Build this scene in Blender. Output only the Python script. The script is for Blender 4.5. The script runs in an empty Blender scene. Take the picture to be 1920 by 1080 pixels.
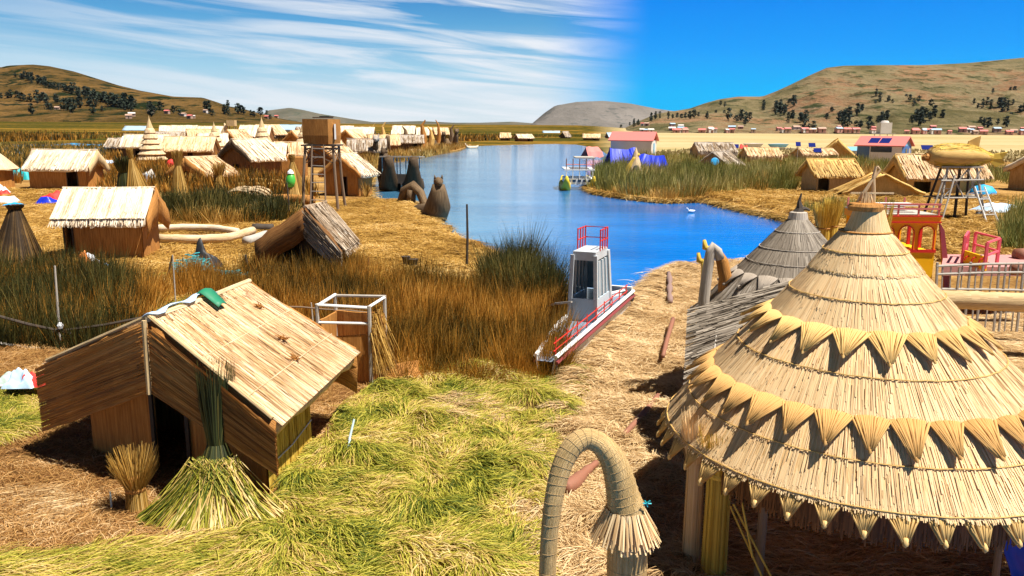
import bpy, bmesh, math, random
import numpy as np
from mathutils import Vector, noise as mnoise
sc = bpy.context.scene
random.seed(7); RNG = np.random.default_rng(7)
R = math.radians
# ------------------------------------------------------------------ camera
FPX, CAMH, HOR = 1507.0, 5.0, 238
PITCH = math.atan((540 - HOR) / FPX); ROLL = R(0.4)
cam_d = bpy.data.cameras.new('camera'); cam = bpy.data.objects.new('camera', cam_d)
sc.collection.objects.link(cam); sc.camera = cam
cam_d.sensor_width = 36; cam_d.lens = 36 * FPX / 1920; cam_d.clip_end = 60000; cam_d.clip_start = 0.05
cam.location = (0, 0, CAMH)
from mathutils import Matrix
CM = (Matrix.Rotation(math.pi / 2 - PITCH, 3, 'X') @ Matrix.Rotation(ROLL, 3, 'Z'))
cam.rotation_euler = CM.to_euler()
# ------------------------------------------------------------------ light and sky
EXPO = 0.95
SUN = Vector((0.40, -0.15, 0.90)).normalized()
sd = bpy.data.lights.new('sun', 'SUN'); sd.energy = 5.0; sd.angle = R(0.5); sd.color = (1, 0.95, 0.86)
so = bpy.data.objects.new('sun', sd); sc.collection.objects.link(so)
so.rotation_euler = SUN.to_track_quat('Z', 'Y').to_euler()
sc.view_settings.view_transform = 'Standard'; sc.view_settings.look = 'None'
sc.view_settings.exposure = EXPO; sc.view_settings.gamma = 1
def N(nt, typ, **kw):
    n = nt.nodes.new(typ)
    for k, v in kw.items():
        if k.startswith('i_'):
            key = k[2:]; key = int(key) if key.isdigit() else key.replace('_', ' ')
            n.inputs[key].default_value = v
        else: setattr(n, k, v)
    return n
def math_(nt, op, a, b=None, clamp=False):
    n = N(nt, 'ShaderNodeMath', operation=op, use_clamp=clamp)
    for i, x in enumerate((a, b)):
        if x is None: continue
        if isinstance(x, (int, float)): n.inputs[i].default_value = x
        else: nt.links.new(x, n.inputs[i])
    return n.outputs[0]
def ramp(nt, fac, stops, interp='LINEAR'):
    n = N(nt, 'ShaderNodeValToRGB'); cr = n.color_ramp; cr.interpolation = interp
    while len(cr.elements) < len(stops): cr.elements.new(0.5)
    for e, (p, c) in zip(cr.elements, stops):
        e.position = p; e.color = (*c, 1) if len(c) == 3 else c
    nt.links.new(fac, n.inputs[0]); return n.outputs[0]
def mixc(nt, fac, a, b, blend='MIX'):
    n = N(nt, 'ShaderNodeMix', data_type='RGBA', blend_type=blend)
    for i, x in ((0, fac), (6, a), (7, b)):
        if isinstance(x, (int, float)): n.inputs[i].default_value = x
        elif isinstance(x, tuple): n.inputs[i].default_value = (*x, 1)
        else: nt.links.new(x, n.inputs[i])
    return n.outputs[2]
def s2l(r, g, b, k=1.0):
    f = lambda c: ((c / 255 / 12.92) if c < 10 else ((c / 255 + .055) / 1.055) ** 2.4) * k
    return (f(r), f(g), f(b))
w = bpy.data.worlds.new('World'); sc.world = w; w.use_nodes = True
nt = w.node_tree; nt.nodes.clear()
wo = N(nt, 'ShaderNodeOutputWorld'); bg = N(nt, 'ShaderNodeBackground'); bg.inputs[1].default_value = 0.05
nt.links.new(bg.outputs[0], wo.inputs[0])
sky = N(nt, 'ShaderNodeTexSky', sky_type='NISHITA', sun_disc=False)
sky.sun_elevation = math.asin(SUN.z); sky.sun_rotation = math.atan2(SUN.x, SUN.y); sky.altitude = 3800
tc = N(nt, 'ShaderNodeTexCoord'); sx = N(nt, 'ShaderNodeSeparateXYZ'); nt.links.new(tc.outputs['Generated'], sx.inputs[0])
az = math_(nt, 'ARCTAN2', sx.outputs[0], sx.outputs[1]); el = sx.outputs[2]
K = 1 / (0.05 * 2 ** EXPO)
low = math_(nt, 'SUBTRACT', 1.0, math_(nt, 'MULTIPLY', math_(nt, 'SUBTRACT', el, 0.17), 11.0, True), True)
e01 = math_(nt, 'MULTIPLY', el, 5.0, True)
left = ramp(nt, e01, [(0, s2l(226, 236, 242)), (.12, s2l(212, 230, 240)), (.33, s2l(164, 211, 236)), (.6, s2l(92, 168, 220)), (.8, s2l(50, 134, 205)), (1, s2l(30, 110, 190))])
right = ramp(nt, e01, [(0, s2l(20, 190, 252)), (.2, s2l(0, 186, 255)), (.45, s2l(0, 160, 255)), (.8, s2l(0, 134, 245)), (1, s2l(0, 120, 225))])
side = N(nt, 'ShaderNodeMapRange', interpolation_type='SMOOTHSTEP', i_1=0.02, i_2=0.165); nt.links.new(az, side.inputs[0])
# cirrus: streaks drawn out in azimuth, sloping down towards the right
cv = N(nt, 'ShaderNodeCombineXYZ')
nt.links.new(math_(nt, 'MULTIPLY', az, 3.2), cv.inputs[0])
tilt = math_(nt, 'ADD', el, math_(nt, 'MULTIPLY', az, 0.085))
nt.links.new(math_(nt, 'MULTIPLY', tilt, 46.0), cv.inputs[1])
cn = N(nt, 'ShaderNodeTexNoise', i_Scale=1.0, i_Detail=7.0, i_Roughness=0.56, i_Distortion=0.6); nt.links.new(cv.outputs[0], cn.inputs[0])
cn2 = N(nt, 'ShaderNodeTexNoise', i_Scale=2.2, i_Detail=3.0); nt.links.new(cv.outputs[0], cn2.inputs[0])
band = N(nt, 'ShaderNodeMapRange', i_1=0.43, i_2=0.60); nt.links.new(cn.outputs[0], band.inputs[0])
amt = N(nt, 'ShaderNodeMapRange', i_1=-0.62, i_2=-0.02, i_3=0.2, i_4=1.0); nt.links.new(az, amt.inputs[0])
cl = math_(nt, 'MULTIPLY', math_(nt, 'MULTIPLY', band.outputs[0], amt.outputs[0]), math_(nt, 'ADD', 0.68, math_(nt, 'MULTIPLY', cn2.outputs[0], .55)), True)
left = mixc(nt, cl, left, s2l(240, 244, 250))
lowc = mixc(nt, side.outputs[0], left, right)
lowk = N(nt, 'ShaderNodeVectorMath', operation='SCALE', i_3=K); nt.links.new(lowc, lowk.inputs[0])
skd = N(nt, 'ShaderNodeVectorMath', operation='SCALE', i_3=0.28); nt.links.new(sky.outputs[0], skd.inputs[0])
full = mixc(nt, low, skd.outputs[0], lowk.outputs[0])
nt.links.new(full, bg.inputs[0])
# ------------------------------------------------------------------ picture <-> ground
def ray(px, py): return CM @ Vector(((px - 960) / FPX, -(py - 540) / FPX, -1))
def G(px, py, z=0.0):
    d = ray(px, py); t = (z - CAMH) / d.z; return Vector((0, 0, CAMH)) + t * d
def D(px, py, Y):
    d = ray(px, py); return Vector((0, 0, CAMH)) + (Y / d.y) * d
CMT = CM.transposed()
def proj(p):
    q = CMT @ (Vector(p) - Vector((0, 0, CAMH))); return 960 + FPX * q.x / -q.z, 540 - FPX * q.y / -q.z
def mpp(Y): return Y * 1.02 / FPX          # metres per photo pixel at distance Y
# ------------------------------------------------------------------ materials
MATS = {}
def base_mat(name):
    m = bpy.data.materials.new(name); m.use_nodes = True; nt = m.node_tree
    return m, nt, nt.nodes['Principled BSDF']
def paint(name, col, rough=.5, var=.12, scale=6, metal=0, dirt=(.25, .18, .1), spec=.5):
    if name in MATS: return MATS[name]
    m, nt, b = base_mat(name); tc = N(nt, 'ShaderNodeTexCoord')
    n = N(nt, 'ShaderNodeTexNoise', i_Scale=float(scale), i_Detail=6.0, i_Roughness=.65); nt.links.new(tc.outputs['Object'], n.inputs[0])
    f = math_(nt, 'MULTIPLY', math_(nt, 'SUBTRACT', n.outputs[0], .42, True), var * 6, True)
    nt.links.new(mixc(nt, f, col, tuple(c * .55 + d * .25 for c, d in zip(col, dirt))), b.inputs['Base Color'])
    b.inputs['Roughness'].default_value = rough; b.inputs['Metallic'].default_value = metal; b.inputs['Specular IOR Level'].default_value = spec
    bp = N(nt, 'ShaderNodeBump', i_Strength=.25, i_Distance=.02); nt.links.new(n.outputs[0], bp.inputs['Height']); nt.links.new(bp.outputs[0], b.inputs['Normal'])
    MATS[name] = m; return m
def thatch(name, lt, dk, us=45.0, vs=1.6, mid=None, patch=.5, bump=.6):
    """dried reed mat: fine streaks along the V direction of the UV map (metres)"""
    if name in MATS: return MATS[name]
    m, nt, b = base_mat(name); uv = N(nt, 'ShaderNodeUVMap', uv_map='UVMap'); sp = N(nt, 'ShaderNodeSeparateXYZ'); nt.links.new(uv.outputs[0], sp.inputs[0])
    cb = N(nt, 'ShaderNodeCombineXYZ'); nt.links.new(math_(nt, 'MULTIPLY', sp.outputs[0], us), cb.inputs[0]); nt.links.new(math_(nt, 'MULTIPLY', sp.outputs[1], vs), cb.inputs[1])
    n = N(nt, 'ShaderNodeTexNoise', i_Scale=1.0, i_Detail=4.0, i_Roughness=.7); nt.links.new(cb.outputs[0], n.inputs[0])
    cb2 = N(nt, 'ShaderNodeCombineXYZ'); nt.links.new(math_(nt, 'MULTIPLY', sp.outputs[0], 2.2), cb2.inputs[0]); nt.links.new(math_(nt, 'MULTIPLY', sp.outputs[1], .9), cb2.inputs[1])
    n2 = N(nt, 'ShaderNodeTexNoise', i_Scale=1.0, i_Detail=4.0, i_Roughness=.6); nt.links.new(cb2.outputs[0], n2.inputs[0])
    mid = mid or tuple((a + c) / 2 for a, c in zip(lt, dk))
    f = math_(nt, 'ADD', math_(nt, 'MULTIPLY', n.outputs[0], 1 - patch * .6), math_(nt, 'MULTIPLY', n2.outputs[0], patch * .6))
    c = ramp(nt, f, [(.30, dk), (.46, mid), (.58, lt), (.8, tuple(min(1, x * 1.12) for x in lt))])
    nt.links.new(c, b.inputs['Base Color']); b.inputs['Roughness'].default_value = .75; b.inputs['Specular IOR Level'].default_value = .25
    bp = N(nt, 'ShaderNodeBump', i_Strength=bump, i_Distance=.03); nt.links.new(n.outputs[0], bp.inputs['Height']); nt.links.new(bp.outputs[0], b.inputs['Normal'])
    MATS[name] = m; return m
def straw(name, stops, scale=.6, wn=.45, trans=.25):
    """loose stalks: each stalk carries a random value, patches drift through the pile"""
    if name in MATS: return MATS[name]
    m, nt, b = base_mat(name); tc = N(nt, 'ShaderNodeTexCoord'); at = N(nt, 'ShaderNodeAttribute', attribute_name='rnd')
    n = N(nt, 'ShaderNodeTexNoise', i_Scale=float(scale), i_Detail=4.0, i_Roughness=.6); nt.links.new(tc.outputs['Object'], n.inputs[0])
    nn = N(nt, 'ShaderNodeMapRange', i_1=.3, i_2=.7); nt.links.new(n.outputs[0], nn.inputs[0])
    f = math_(nt, 'ADD', math_(nt, 'MULTIPLY', at.outputs['Fac'], 1 - wn), math_(nt, 'MULTIPLY', nn.outputs[0], wn))
    c = ramp(nt, f, stops); nt.links.new(c, b.inputs['Base Color'])
    b.inputs['Roughness'].default_value = .65; b.inputs['Specular IOR Level'].default_value = .3
    if trans:
        tr = N(nt, 'ShaderNodeBsdfTranslucent'); nt.links.new(c, tr.inputs[0]); mx = N(nt, 'ShaderNodeMixShader'); mx.inputs[0].default_value = trans
        nt.links.new(b.outputs[0], mx.inputs[1]); nt.links.new(tr.outputs[0], mx.inputs[2]); nt.links.new(mx.outputs[0], nt.nodes['Material Output'].inputs[0])
    MATS[name] = m; return m
# ------------------------------------------------------------------ mesh building
def tag(o, label=None, cat=None, group=None, kind=None):
    if label: o['label'] = label
    if cat: o['category'] = cat
    if group: o['group'] = group
    if kind: o['kind'] = kind
    return o
def thing(name, label, cat, loc, group=None):
    o = bpy.data.objects.new(name, None); sc.collection.objects.link(o); o.location = loc; o.empty_display_size = .2
    return tag(o, label, cat, group)
def woff(o):
    v = Vector()
    while o is not None: v = v + o.location; o = o.parent
    return v
class MB:
    def __init__(s): s.v = []; s.f = []; s.uv = []
    def add(s, vs, fs, uvs=None):
        b = len(s.v); s.v += [Vector(p) for p in vs]
        for i, f in enumerate(fs):
            s.f.append([b + k for k in f])
            s.uv.append(uvs[i] if uvs else None)
        return s
    def quad(s, a, b, c, d):
        a, b, c, d = map(Vector, (a, b, c, d)); u = (b - a).length; v = (d - a).length
        return s.add([a, b, c, d], [(0, 1, 2, 3)], [[(0, 0), (u, 0), (u, v), (0, v)]])
    def box(s, c, size, rz=0, M=None, tilt=None):
        c = Vector(c); hx, hy, hz = (k / 2 for k in size); Rm = Matrix.Rotation(rz, 3, 'Z')
        if tilt: Rm = Rm @ Matrix.Rotation(tilt[1], 3, tilt[0])
        if M: Rm = M
        P = [c + Rm @ Vector((x * hx, y * hy, z * hz)) for x in (-1, 1) for y in (-1, 1) for z in (-1, 1)]
        F = [(0, 1, 3, 2), (4, 6, 7, 5), (0, 4, 5, 1), (2, 3, 7, 6), (0, 2, 6, 4), (1, 5, 7, 3)]
        uv = [[(0, 0), (0, 2 * hz), (2 * hy, 2 * hz), (2 * hy, 0)]] * 2 + [[(0, 0), (2 * hx, 0), (2 * hx, 2 * hz), (0, 2 * hz)]] * 2 + [[(0, 0), (0, 2 * hy), (2 * hx, 2 * hy), (2 * hx, 0)]] * 2
        return s.add(P, F, uv)
    def bar(s, a, b, w, h=None):
        a, b = Vector(a), Vector(b); h = h or w; d = b - a
        q = d.to_track_quat('Z', 'Y').to_matrix()
        return s.box((a + b) / 2, (w, h, d.length), M=q)
    def tube(s, pts, rad, n=8, cap=True, flat=1.0):
        pts = [Vector(p) for p in pts]; m = len(pts)
        if isinstance(rad, (int, float)): rad = [rad] * m
        P = []; prev = None; L = 0; ls = []
        for i, p in enumerate(pts):
            t = (pts[min(i + 1, m - 1)] - pts[max(i - 1, 0)]).normalized()
            if prev is None:
                up = Vector((0, 0, 1)) if abs(t.z) < .9 else Vector((1, 0, 0)); x = t.cross(up).normalized()
            else: x = (prev - t * prev.dot(t)).normalized()
            prev = x; y = t.cross(x)
            if i: L += (p - pts[i - 1]).length
            ls.append(L)
            for k in range(n):
                a = 2 * math.pi * k / n; P.append(p + (x * math.cos(a) + y * math.sin(a) * flat) * rad[i])
        F = []; U = []
        for i in range(m - 1):
            for k in range(n):
                k2 = (k + 1) % n; F.append((i * n + k, i * n + k2, (i + 1) * n + k2, (i + 1) * n + k))
                c = 2 * math.pi * rad[i] / n; U.append([(k * c, ls[i]), ((k + 1) * c, ls[i]), ((k + 1) * c, ls[i + 1]), (k * c, ls[i + 1])])
        if cap:
            F.append(tuple(range(n - 1, -1, -1))); U.append([(.3 * math.cos(j), .3 * math.sin(j)) for j in range(n)])
            F.append(tuple((m - 1) * n + k for k in range(n))); U.append([(.3 * math.cos(j), .3 * math.sin(j)) for j in range(n)])
        return s.add(P, F, U)
    def lathe(s, c, prof, n=32, ax=Vector((0, 0, 1)), sq=1.0, jit=0):
        """prof: (radius, height along the axis); UV v runs down the profile"""
        c = Vector(c); ax = ax.normalized(); x = ax.orthogonal().normalized() if abs(ax.z) < .99 else Vector((1, 0, 0)); x = (x - ax * x.dot(ax)).normalized(); y = ax.cross(x)
        P = []; L = 0; ls = []
        for i, (r, h) in enumerate(prof):
            if i: L += math.hypot(r - prof[i - 1][0], h - prof[i - 1][1])
            ls.append(L)
            for k in range(n):
                a = 2 * math.pi * k / n; rr = r * (1 + jit * random.uniform(-1, 1)); P.append(c + ax * h + (x * math.cos(a) + y * math.sin(a) * sq) * rr)
        F = []; U = []; rm = max(p[0] for p in prof) or 1
        for i in range(len(prof) - 1):
            for k in range(n):
                k2 = (k + 1) % n; F.append((i * n + k, i * n + k2, (i + 1) * n + k2, (i + 1) * n + k)); u = 2 * math.pi * rm / n
                U.append([(k * u, ls[i]), ((k + 1) * u, ls[i]), ((k + 1) * u, ls[i + 1]), (k * u, ls[i + 1])])
        return s.add(P, F, U)
    def loft(s, ra, rb, nu=8, nz=.0, seed=0):
        """sheet between two rails with the same number of points; U along the rails' gap, V along the rail"""
        ra = [Vector(p) for p in ra]; rb = [Vector(p) for p in rb]; m = len(ra); P = []; L = [0]
        for i in range(1, m): L.append(L[-1] + ((ra[i] - ra[i - 1]).length + (rb[i] - rb[i - 1]).length) / 2)
        wd = (ra[0] - rb[0]).length
        for i in range(m):
            for j in range(nu + 1):
                p = ra[i].lerp(rb[i], j / nu)
                if nz: p = p + Vector((0, 0, nz * mnoise.noise(p * 1.7 + Vector((seed, 0, 0)))))+ Vector((nz * .6 * mnoise.noise(p * 2.3 + Vector((0, seed, 9))), 0, 0))
                P.append(p)
        F = []; U = []
        for i in range(m - 1):
            for j in range(nu):
                a = i * (nu + 1) + j; F.append((a, a + nu + 1, a + nu + 2, a + 1)); u0, u1 = j / nu * wd, (j + 1) / nu * wd
                U.append([(u0, L[i]), (u0, L[i + 1]), (u1, L[i + 1]), (u1, L[i])])
        return s.add(P, F, U)
    def build(s, name, mat, parent=None, loc=None, smooth=False, solid=0, kind=None):
        loc = woff(parent) if parent is not None else (Vector(loc) if loc is not None else Vector())
        me = bpy.data.meshes.new(name); me.from_pydata([tuple(p - loc) for p in s.v], [], s.f)
        if any(u is not None for u in s.uv):
            ul = me.uv_layers.new(name='UVMap'); k = 0
            for f, u in zip(s.f, s.uv):
                for j in range(len(f)):
                    if u: ul.data[k + j].uv = u[j]
                k += len(f)
        me.materials.append(mat); me.update()
        if smooth: me.polygons.foreach_set('use_smooth', [True] * len(me.polygons))
        o = bpy.data.objects.new(name, me); sc.collection.objects.link(o)
        if parent is not None: o.parent = parent
        else: o.location = loc
        if solid:
            md = o.modifiers.new('thickness', 'SOLIDIFY'); md.thickness = solid; md.offset = -1
        if kind: o['kind'] = kind
        return o
def snoise(P, sc_, seed=0):
    r = np.random.default_rng(seed); v = 0
    for k in range(5):
        a = r.normal(size=2) * sc_ * (1 + .5 * k); v = v + np.sin(P[:, 0] * a[0] + P[:, 1] * a[1] + r.random() * 6.28)
    return v / 5
def strands(name, root, d, L, w, mat, a=None, b=None, K=3, parent=None, kind=None, label=None, cat=None, rnd=None, side=None, taper=.25, loc=None):
    """N thin curved blades: p(t) = root + d L t + up (a t - b t^2)"""
    root = np.asarray(root, np.float32); n = len(root); d = np.asarray(d, np.float32)
    z = np.zeros(n); a = z if a is None else a; b = z if b is None else b; L = np.broadcast_to(L, n); w = np.broadcast_to(w, n)
    if side is None:
        side = np.stack([d[:, 1], -d[:, 0], np.zeros(n)], 1) + RNG.normal(size=(n, 3)) * .35
        vert = np.abs(d[:, 2]) > .8; ra = RNG.random(n) * 6.28
        side[vert] = np.stack([np.cos(ra), np.sin(ra), 0 * ra], 1)[vert]
    side = side / (np.linalg.norm(side, axis=1, keepdims=True) + 1e-9)
    V = np.zeros((n, K + 1, 2, 3), np.float32)
    for k in range(K + 1):
        t = k / K; p = root + d * (L * t)[:, None]; p[:, 2] += a * t - b * t * t; ww = w * (1 - (1 - taper) * t ** 1.5) * .5
        V[:, k, 0] = p - side * ww[:, None]; V[:, k, 1] = p + side * ww[:, None]
    o3 = woff(parent) if parent is not None else (Vector(loc) if loc is not None else Vector())
    V -= np.array(o3, np.float32)
    base = (np.arange(n) * (K + 1) * 2)[:, None, None]; kk = (np.arange(K) * 2)[None, :, None]
    F = (base + kk + np.array([0, 1, 3, 2])[None, None, :]).reshape(-1)
    nf = n * K; me = bpy.data.meshes.new(name)
    me.vertices.add(n * (K + 1) * 2); me.vertices.foreach_set('co', V.reshape(-1))
    me.loops.add(nf * 4); me.loops.foreach_set('vertex_index', F.astype(np.int32))
    me.polygons.add(nf); me.polygons.foreach_set('loop_start', np.arange(nf, dtype=np.int32) * 4)
    try: me.polygons.foreach_set('loop_total', np.full(nf, 4, np.int32))
    except Exception: pass
    at = me.attributes.new('rnd', 'FLOAT', 'POINT'); rv = RNG.random(n) if rnd is None else rnd
    at.data.foreach_set('value', np.repeat(rv, (K + 1) * 2).astype(np.float32))
    me.materials.append(mat); me.update(calc_edges=True)
    o = bpy.data.objects.new(name, me); sc.collection.objects.link(o)
    if parent is not None: o.parent = parent
    else: o.location = o3
    return tag(o, label, cat, None, kind)
def in_poly(P, poly):
    x, y = P[:, 0], P[:, 1]; c = np.zeros(len(P), bool); j = len(poly) - 1
    for i in range(len(poly)):
        xi, yi = poly[i]; xj, yj = poly[j]
        m = ((yi > y) != (yj > y)) & (x < (xj - xi) * (y - yi) / ((yj - yi) + 1e-12) + xi); c ^= m; j = i
    return c
def scatter_px(poly_px, n, z=0.0, uniform_px=.5):
    """random ground points inside an outline traced on the ground; a share of them denser towards the camera"""
    g = [G(x, y, z) for x, y in poly_px]; gp = [(p.x, p.y) for p in g]; out = []
    xs = [p[0] for p in gp]; ys = [p[1] for p in gp]; pxs = [p[0] for p in poly_px]; pys = [p[1] for p in poly_px]
    na = int(n * (1 - uniform_px)); nb = n - na
    got = 0
    while got < na:
        q = np.stack([RNG.uniform(min(xs), max(xs), na * 3), RNG.uniform(min(ys), max(ys), na * 3)], 1); q = q[in_poly(q, gp)][:na - got]; out.append(q); got += len(q)
    got = 0
    cm = np.array(CM)
    while got < nb:
        q = np.stack([RNG.uniform(min(pxs), max(pxs), nb * 2), RNG.uniform(min(pys), max(pys), nb * 2)], 1); q = q[in_poly(q, poly_px)][:nb - got]
        dd = np.stack([(q[:, 0] - 960) / FPX, -(q[:, 1] - 540) / FPX, -np.ones(len(q))], 1) @ cm.T
        t = (z - CAMH) / dd[:, 2]; out.append(dd[:, :2] * t[:, None]); got += len(q)
    P = np.concatenate(out); return np.concatenate([P, np.full((len(P), 1), z)], 1)
# ------------------------------------------------------------------ palettes
WHITE_T = thatch('bleached_mat', (.78, .66, .50), (.34, .22, .12), mid=(.60, .46, .31))
CREAM_T = thatch('cream_mat', (.74, .58, .38), (.30, .17, .07), mid=(.56, .39, .21))
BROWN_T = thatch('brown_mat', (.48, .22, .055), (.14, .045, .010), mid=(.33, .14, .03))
GREY_T = thatch('weathered_mat', (.46, .39, .33), (.14, .10, .07), mid=(.30, .25, .20))
GOLD_T = thatch('golden_mat', (.70, .45, .15), (.34, .19, .05), mid=(.56, .34, .10))
TAN_T = thatch('tan_mat', (.62, .45, .24), (.30, .18, .08), mid=(.48, .33, .16))
WALL_T = thatch('wall_mat', (.52, .24, .06), (.19, .07, .013), mid=(.38, .16, .035), us=22, vs=1.2)
WALLB = thatch('wall_mat_dark', (.26, .12, .035), (.07, .025, .006), mid=(.16, .065, .017), us=22, vs=1.2)
WALLC = thatch('wall_mat_straw', (.58, .36, .15), (.22, .11, .035), mid=(.42, .23, .08), us=22, vs=1.2)
DARK_T = thatch('dark_mat', (.10, .06, .03), (.02, .012, .006))
CONE_T = thatch('cone_mat', (.78, .53, .27), (.46, .27, .10), mid=(.64, .42, .19), us=30)
CONEG_T = thatch('grey_cone_mat', (.50, .44, .37), (.24, .20, .15), mid=(.40, .34, .28), us=30)
YREED_T = thatch('yellow_reed', (.80, .56, .10), (.38, .22, .03), mid=(.64, .42, .07), us=30)
S_GRASS = straw('cut_green_reed', [(.08, (.015, .03, .003)), (.26, (.08, .115, .010)), (.42, (.30, .28, .020)), (.55, (.52, .46, .065)), (.68, (.56, .36, .11)), (.88, (.84, .70, .34))], .8, .45)
S_TAN = straw('dry_litter', [(.08, (.05, .02, .005)), (.34, (.27, .12, .03)), (.6, (.50, .28, .09)), (.85, (.80, .58, .32))], .7, .4)
S_GOLD = straw('golden_litter', [(.08, (.07, .03, .005)), (.34, (.32, .165, .025)), (.6, (.54, .32, .07)), (.85, (.76, .54, .22))], .25, .45)
S_BANK = straw('bank_straw', [(.05, (.13, .05, .014)), (.3, (.42, .255, .105)), (.52, (.66, .46, .22)), (.85, (.84, .67, .42))], .8, .35)
S_REED = straw('autumn_reed', [(.05, (.006, .007, .002)), (.3, (.028, .026, .003)), (.48, (.20, .11, .013)), (.66, (.52, .22, .022)), (.9, (.80, .50, .12))], .32, .55, .2)
S_DKREED = straw('dark_reed', [(.05, (.004, .005, .002)), (.4, (.03, .035, .006)), (.65, (.10, .085, .015)), (.92, (.34, .24, .06))], .5, .45, .2)
S_GREENREED = straw('green_reed', [(.05, (.02, .035, .006)), (.35, (.12, .14, .025)), (.6, (.32, .28, .07)), (.85, (.62, .50, .22))], .2, .5, .25)
S_STALK = straw('reed_stalk', [(.0, (.20, .09, .025)), (.18, (.60, .38, .17)), (.5, (.74, .51, .26)), (1, (.86, .64, .37))], .5, .3, .1)
S_W3 = straw('weathered_stalk', [(.0, (.05, .028, .012)), (.35, (.20, .125, .065)), (.65, (.42, .32, .22)), (1, (.74, .66, .56))], .5, .35, .0)
S_DKSTALK = straw('shaded_stalk', [(0, (.04, .014, .004)), (1, (.24, .10, .03))], .5, .3, 0)  # dark brown with the shade under the eave put into the tone
S_GSTALK = straw('grey_stalk', [(.0, (.07, .05, .035)), (.4, (.20, .16, .12)), (.8, (.38, .32, .25)), (1, (.52, .45, .37))], .5, .3, .1)
S_ROOF = straw('roof_stalk', [(.0, (.20, .08, .02)), (.25, (.46, .26, .10)), (.6, (.72, .50, .29)), (1, (.86, .69, .48))], .9, .35, .05)
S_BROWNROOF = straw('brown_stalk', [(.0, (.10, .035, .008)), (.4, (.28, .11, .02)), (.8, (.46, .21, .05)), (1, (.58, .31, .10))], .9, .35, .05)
S_YSTALK = straw('yellow_stalk', [(.0, (.30, .17, .02)), (.4, (.62, .40, .05)), (1, (.86, .64, .14))], .9, .3, .1)
WOOD = paint('weathered_wood', (.20, .13, .08), .8, .3, 9)
DKWOOD = paint('dark_wood', (.05, .035, .025), .8, .2, 9)
REDWOOD = paint('reddish_wood', (.26, .10, .055), .75, .25, 12)
GREYWOOD = paint('grey_wood', (.42, .38, .33), .8, .3, 9)
WHITEP = paint('white_paint', (.78, .78, .76), .45, .15, 4)
BLUEP = paint('pale_blue_paint', (.18, .42, .60), .5, .15, 4)
REDP = paint('red_paint', (.60, .03, .02), .5, .08, 5, spec=.2)
PINKRED = paint('faded_red_roof', (.62, .16, .14), .6, .2, 3)
ORANGEP = paint('orange_paint', (.90, .36, .006), .6, .06, 4, dirt=(.5, .2, .02), spec=.2)
YELLOWP = paint('yellow_paint', (.92, .50, .008), .6, .06, 4, dirt=(.5, .25, .02), spec=.2)
BLACKP = paint('black_paint', (.015, .015, .017), .6, .05, 4)
SOLAR = paint('solar_glass', (.012, .02, .14), .15, .03, 30, spec=.8)
TARPB = paint('blue_tarp', (.008, .03, .50), .4, .12, 3, dirt=(.02, .05, .3))
TEAL = paint('teal_cloth', (.01, .38, .42), .6, .2, 8, dirt=(0, .1, .12))
CYAN = paint('cyan_cloth', (.01, .36, .75), .6, .15, 8, dirt=(0, .1, .3))
LBLUE = paint('pale_blue_cloth', (.46, .62, .80), .6, .2, 5, dirt=(.2, .3, .4))
REDC = paint('red_cloth', (.70, .03, .02), .7, .1, 5)
WHITEC = paint('white_cloth', (.75, .76, .80), .7, .2, 6)
GREENC = paint('green_cloth', (.01, .20, .10), .6, .2, 6)
LGREEN = paint('bright_green_plastic', (.06, .40, .05), .4, .1, 6)
ORANGEC = paint('orange_cloth', (.75, .22, .04), .7, .2, 6)
STEELR = paint('blue_grey_roof', (.34, .46, .56), .45, .2, 3)
PIPE = paint('pale_pipe', (.42, .55, .56), .35, .2, 10)
FOAM = paint('pale_hull', (.62, .62, .62), .4, .25, 3)
GLASS = paint('dark_window', (.02, .03, .05), .08, 0, 4, spec=.9)
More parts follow.
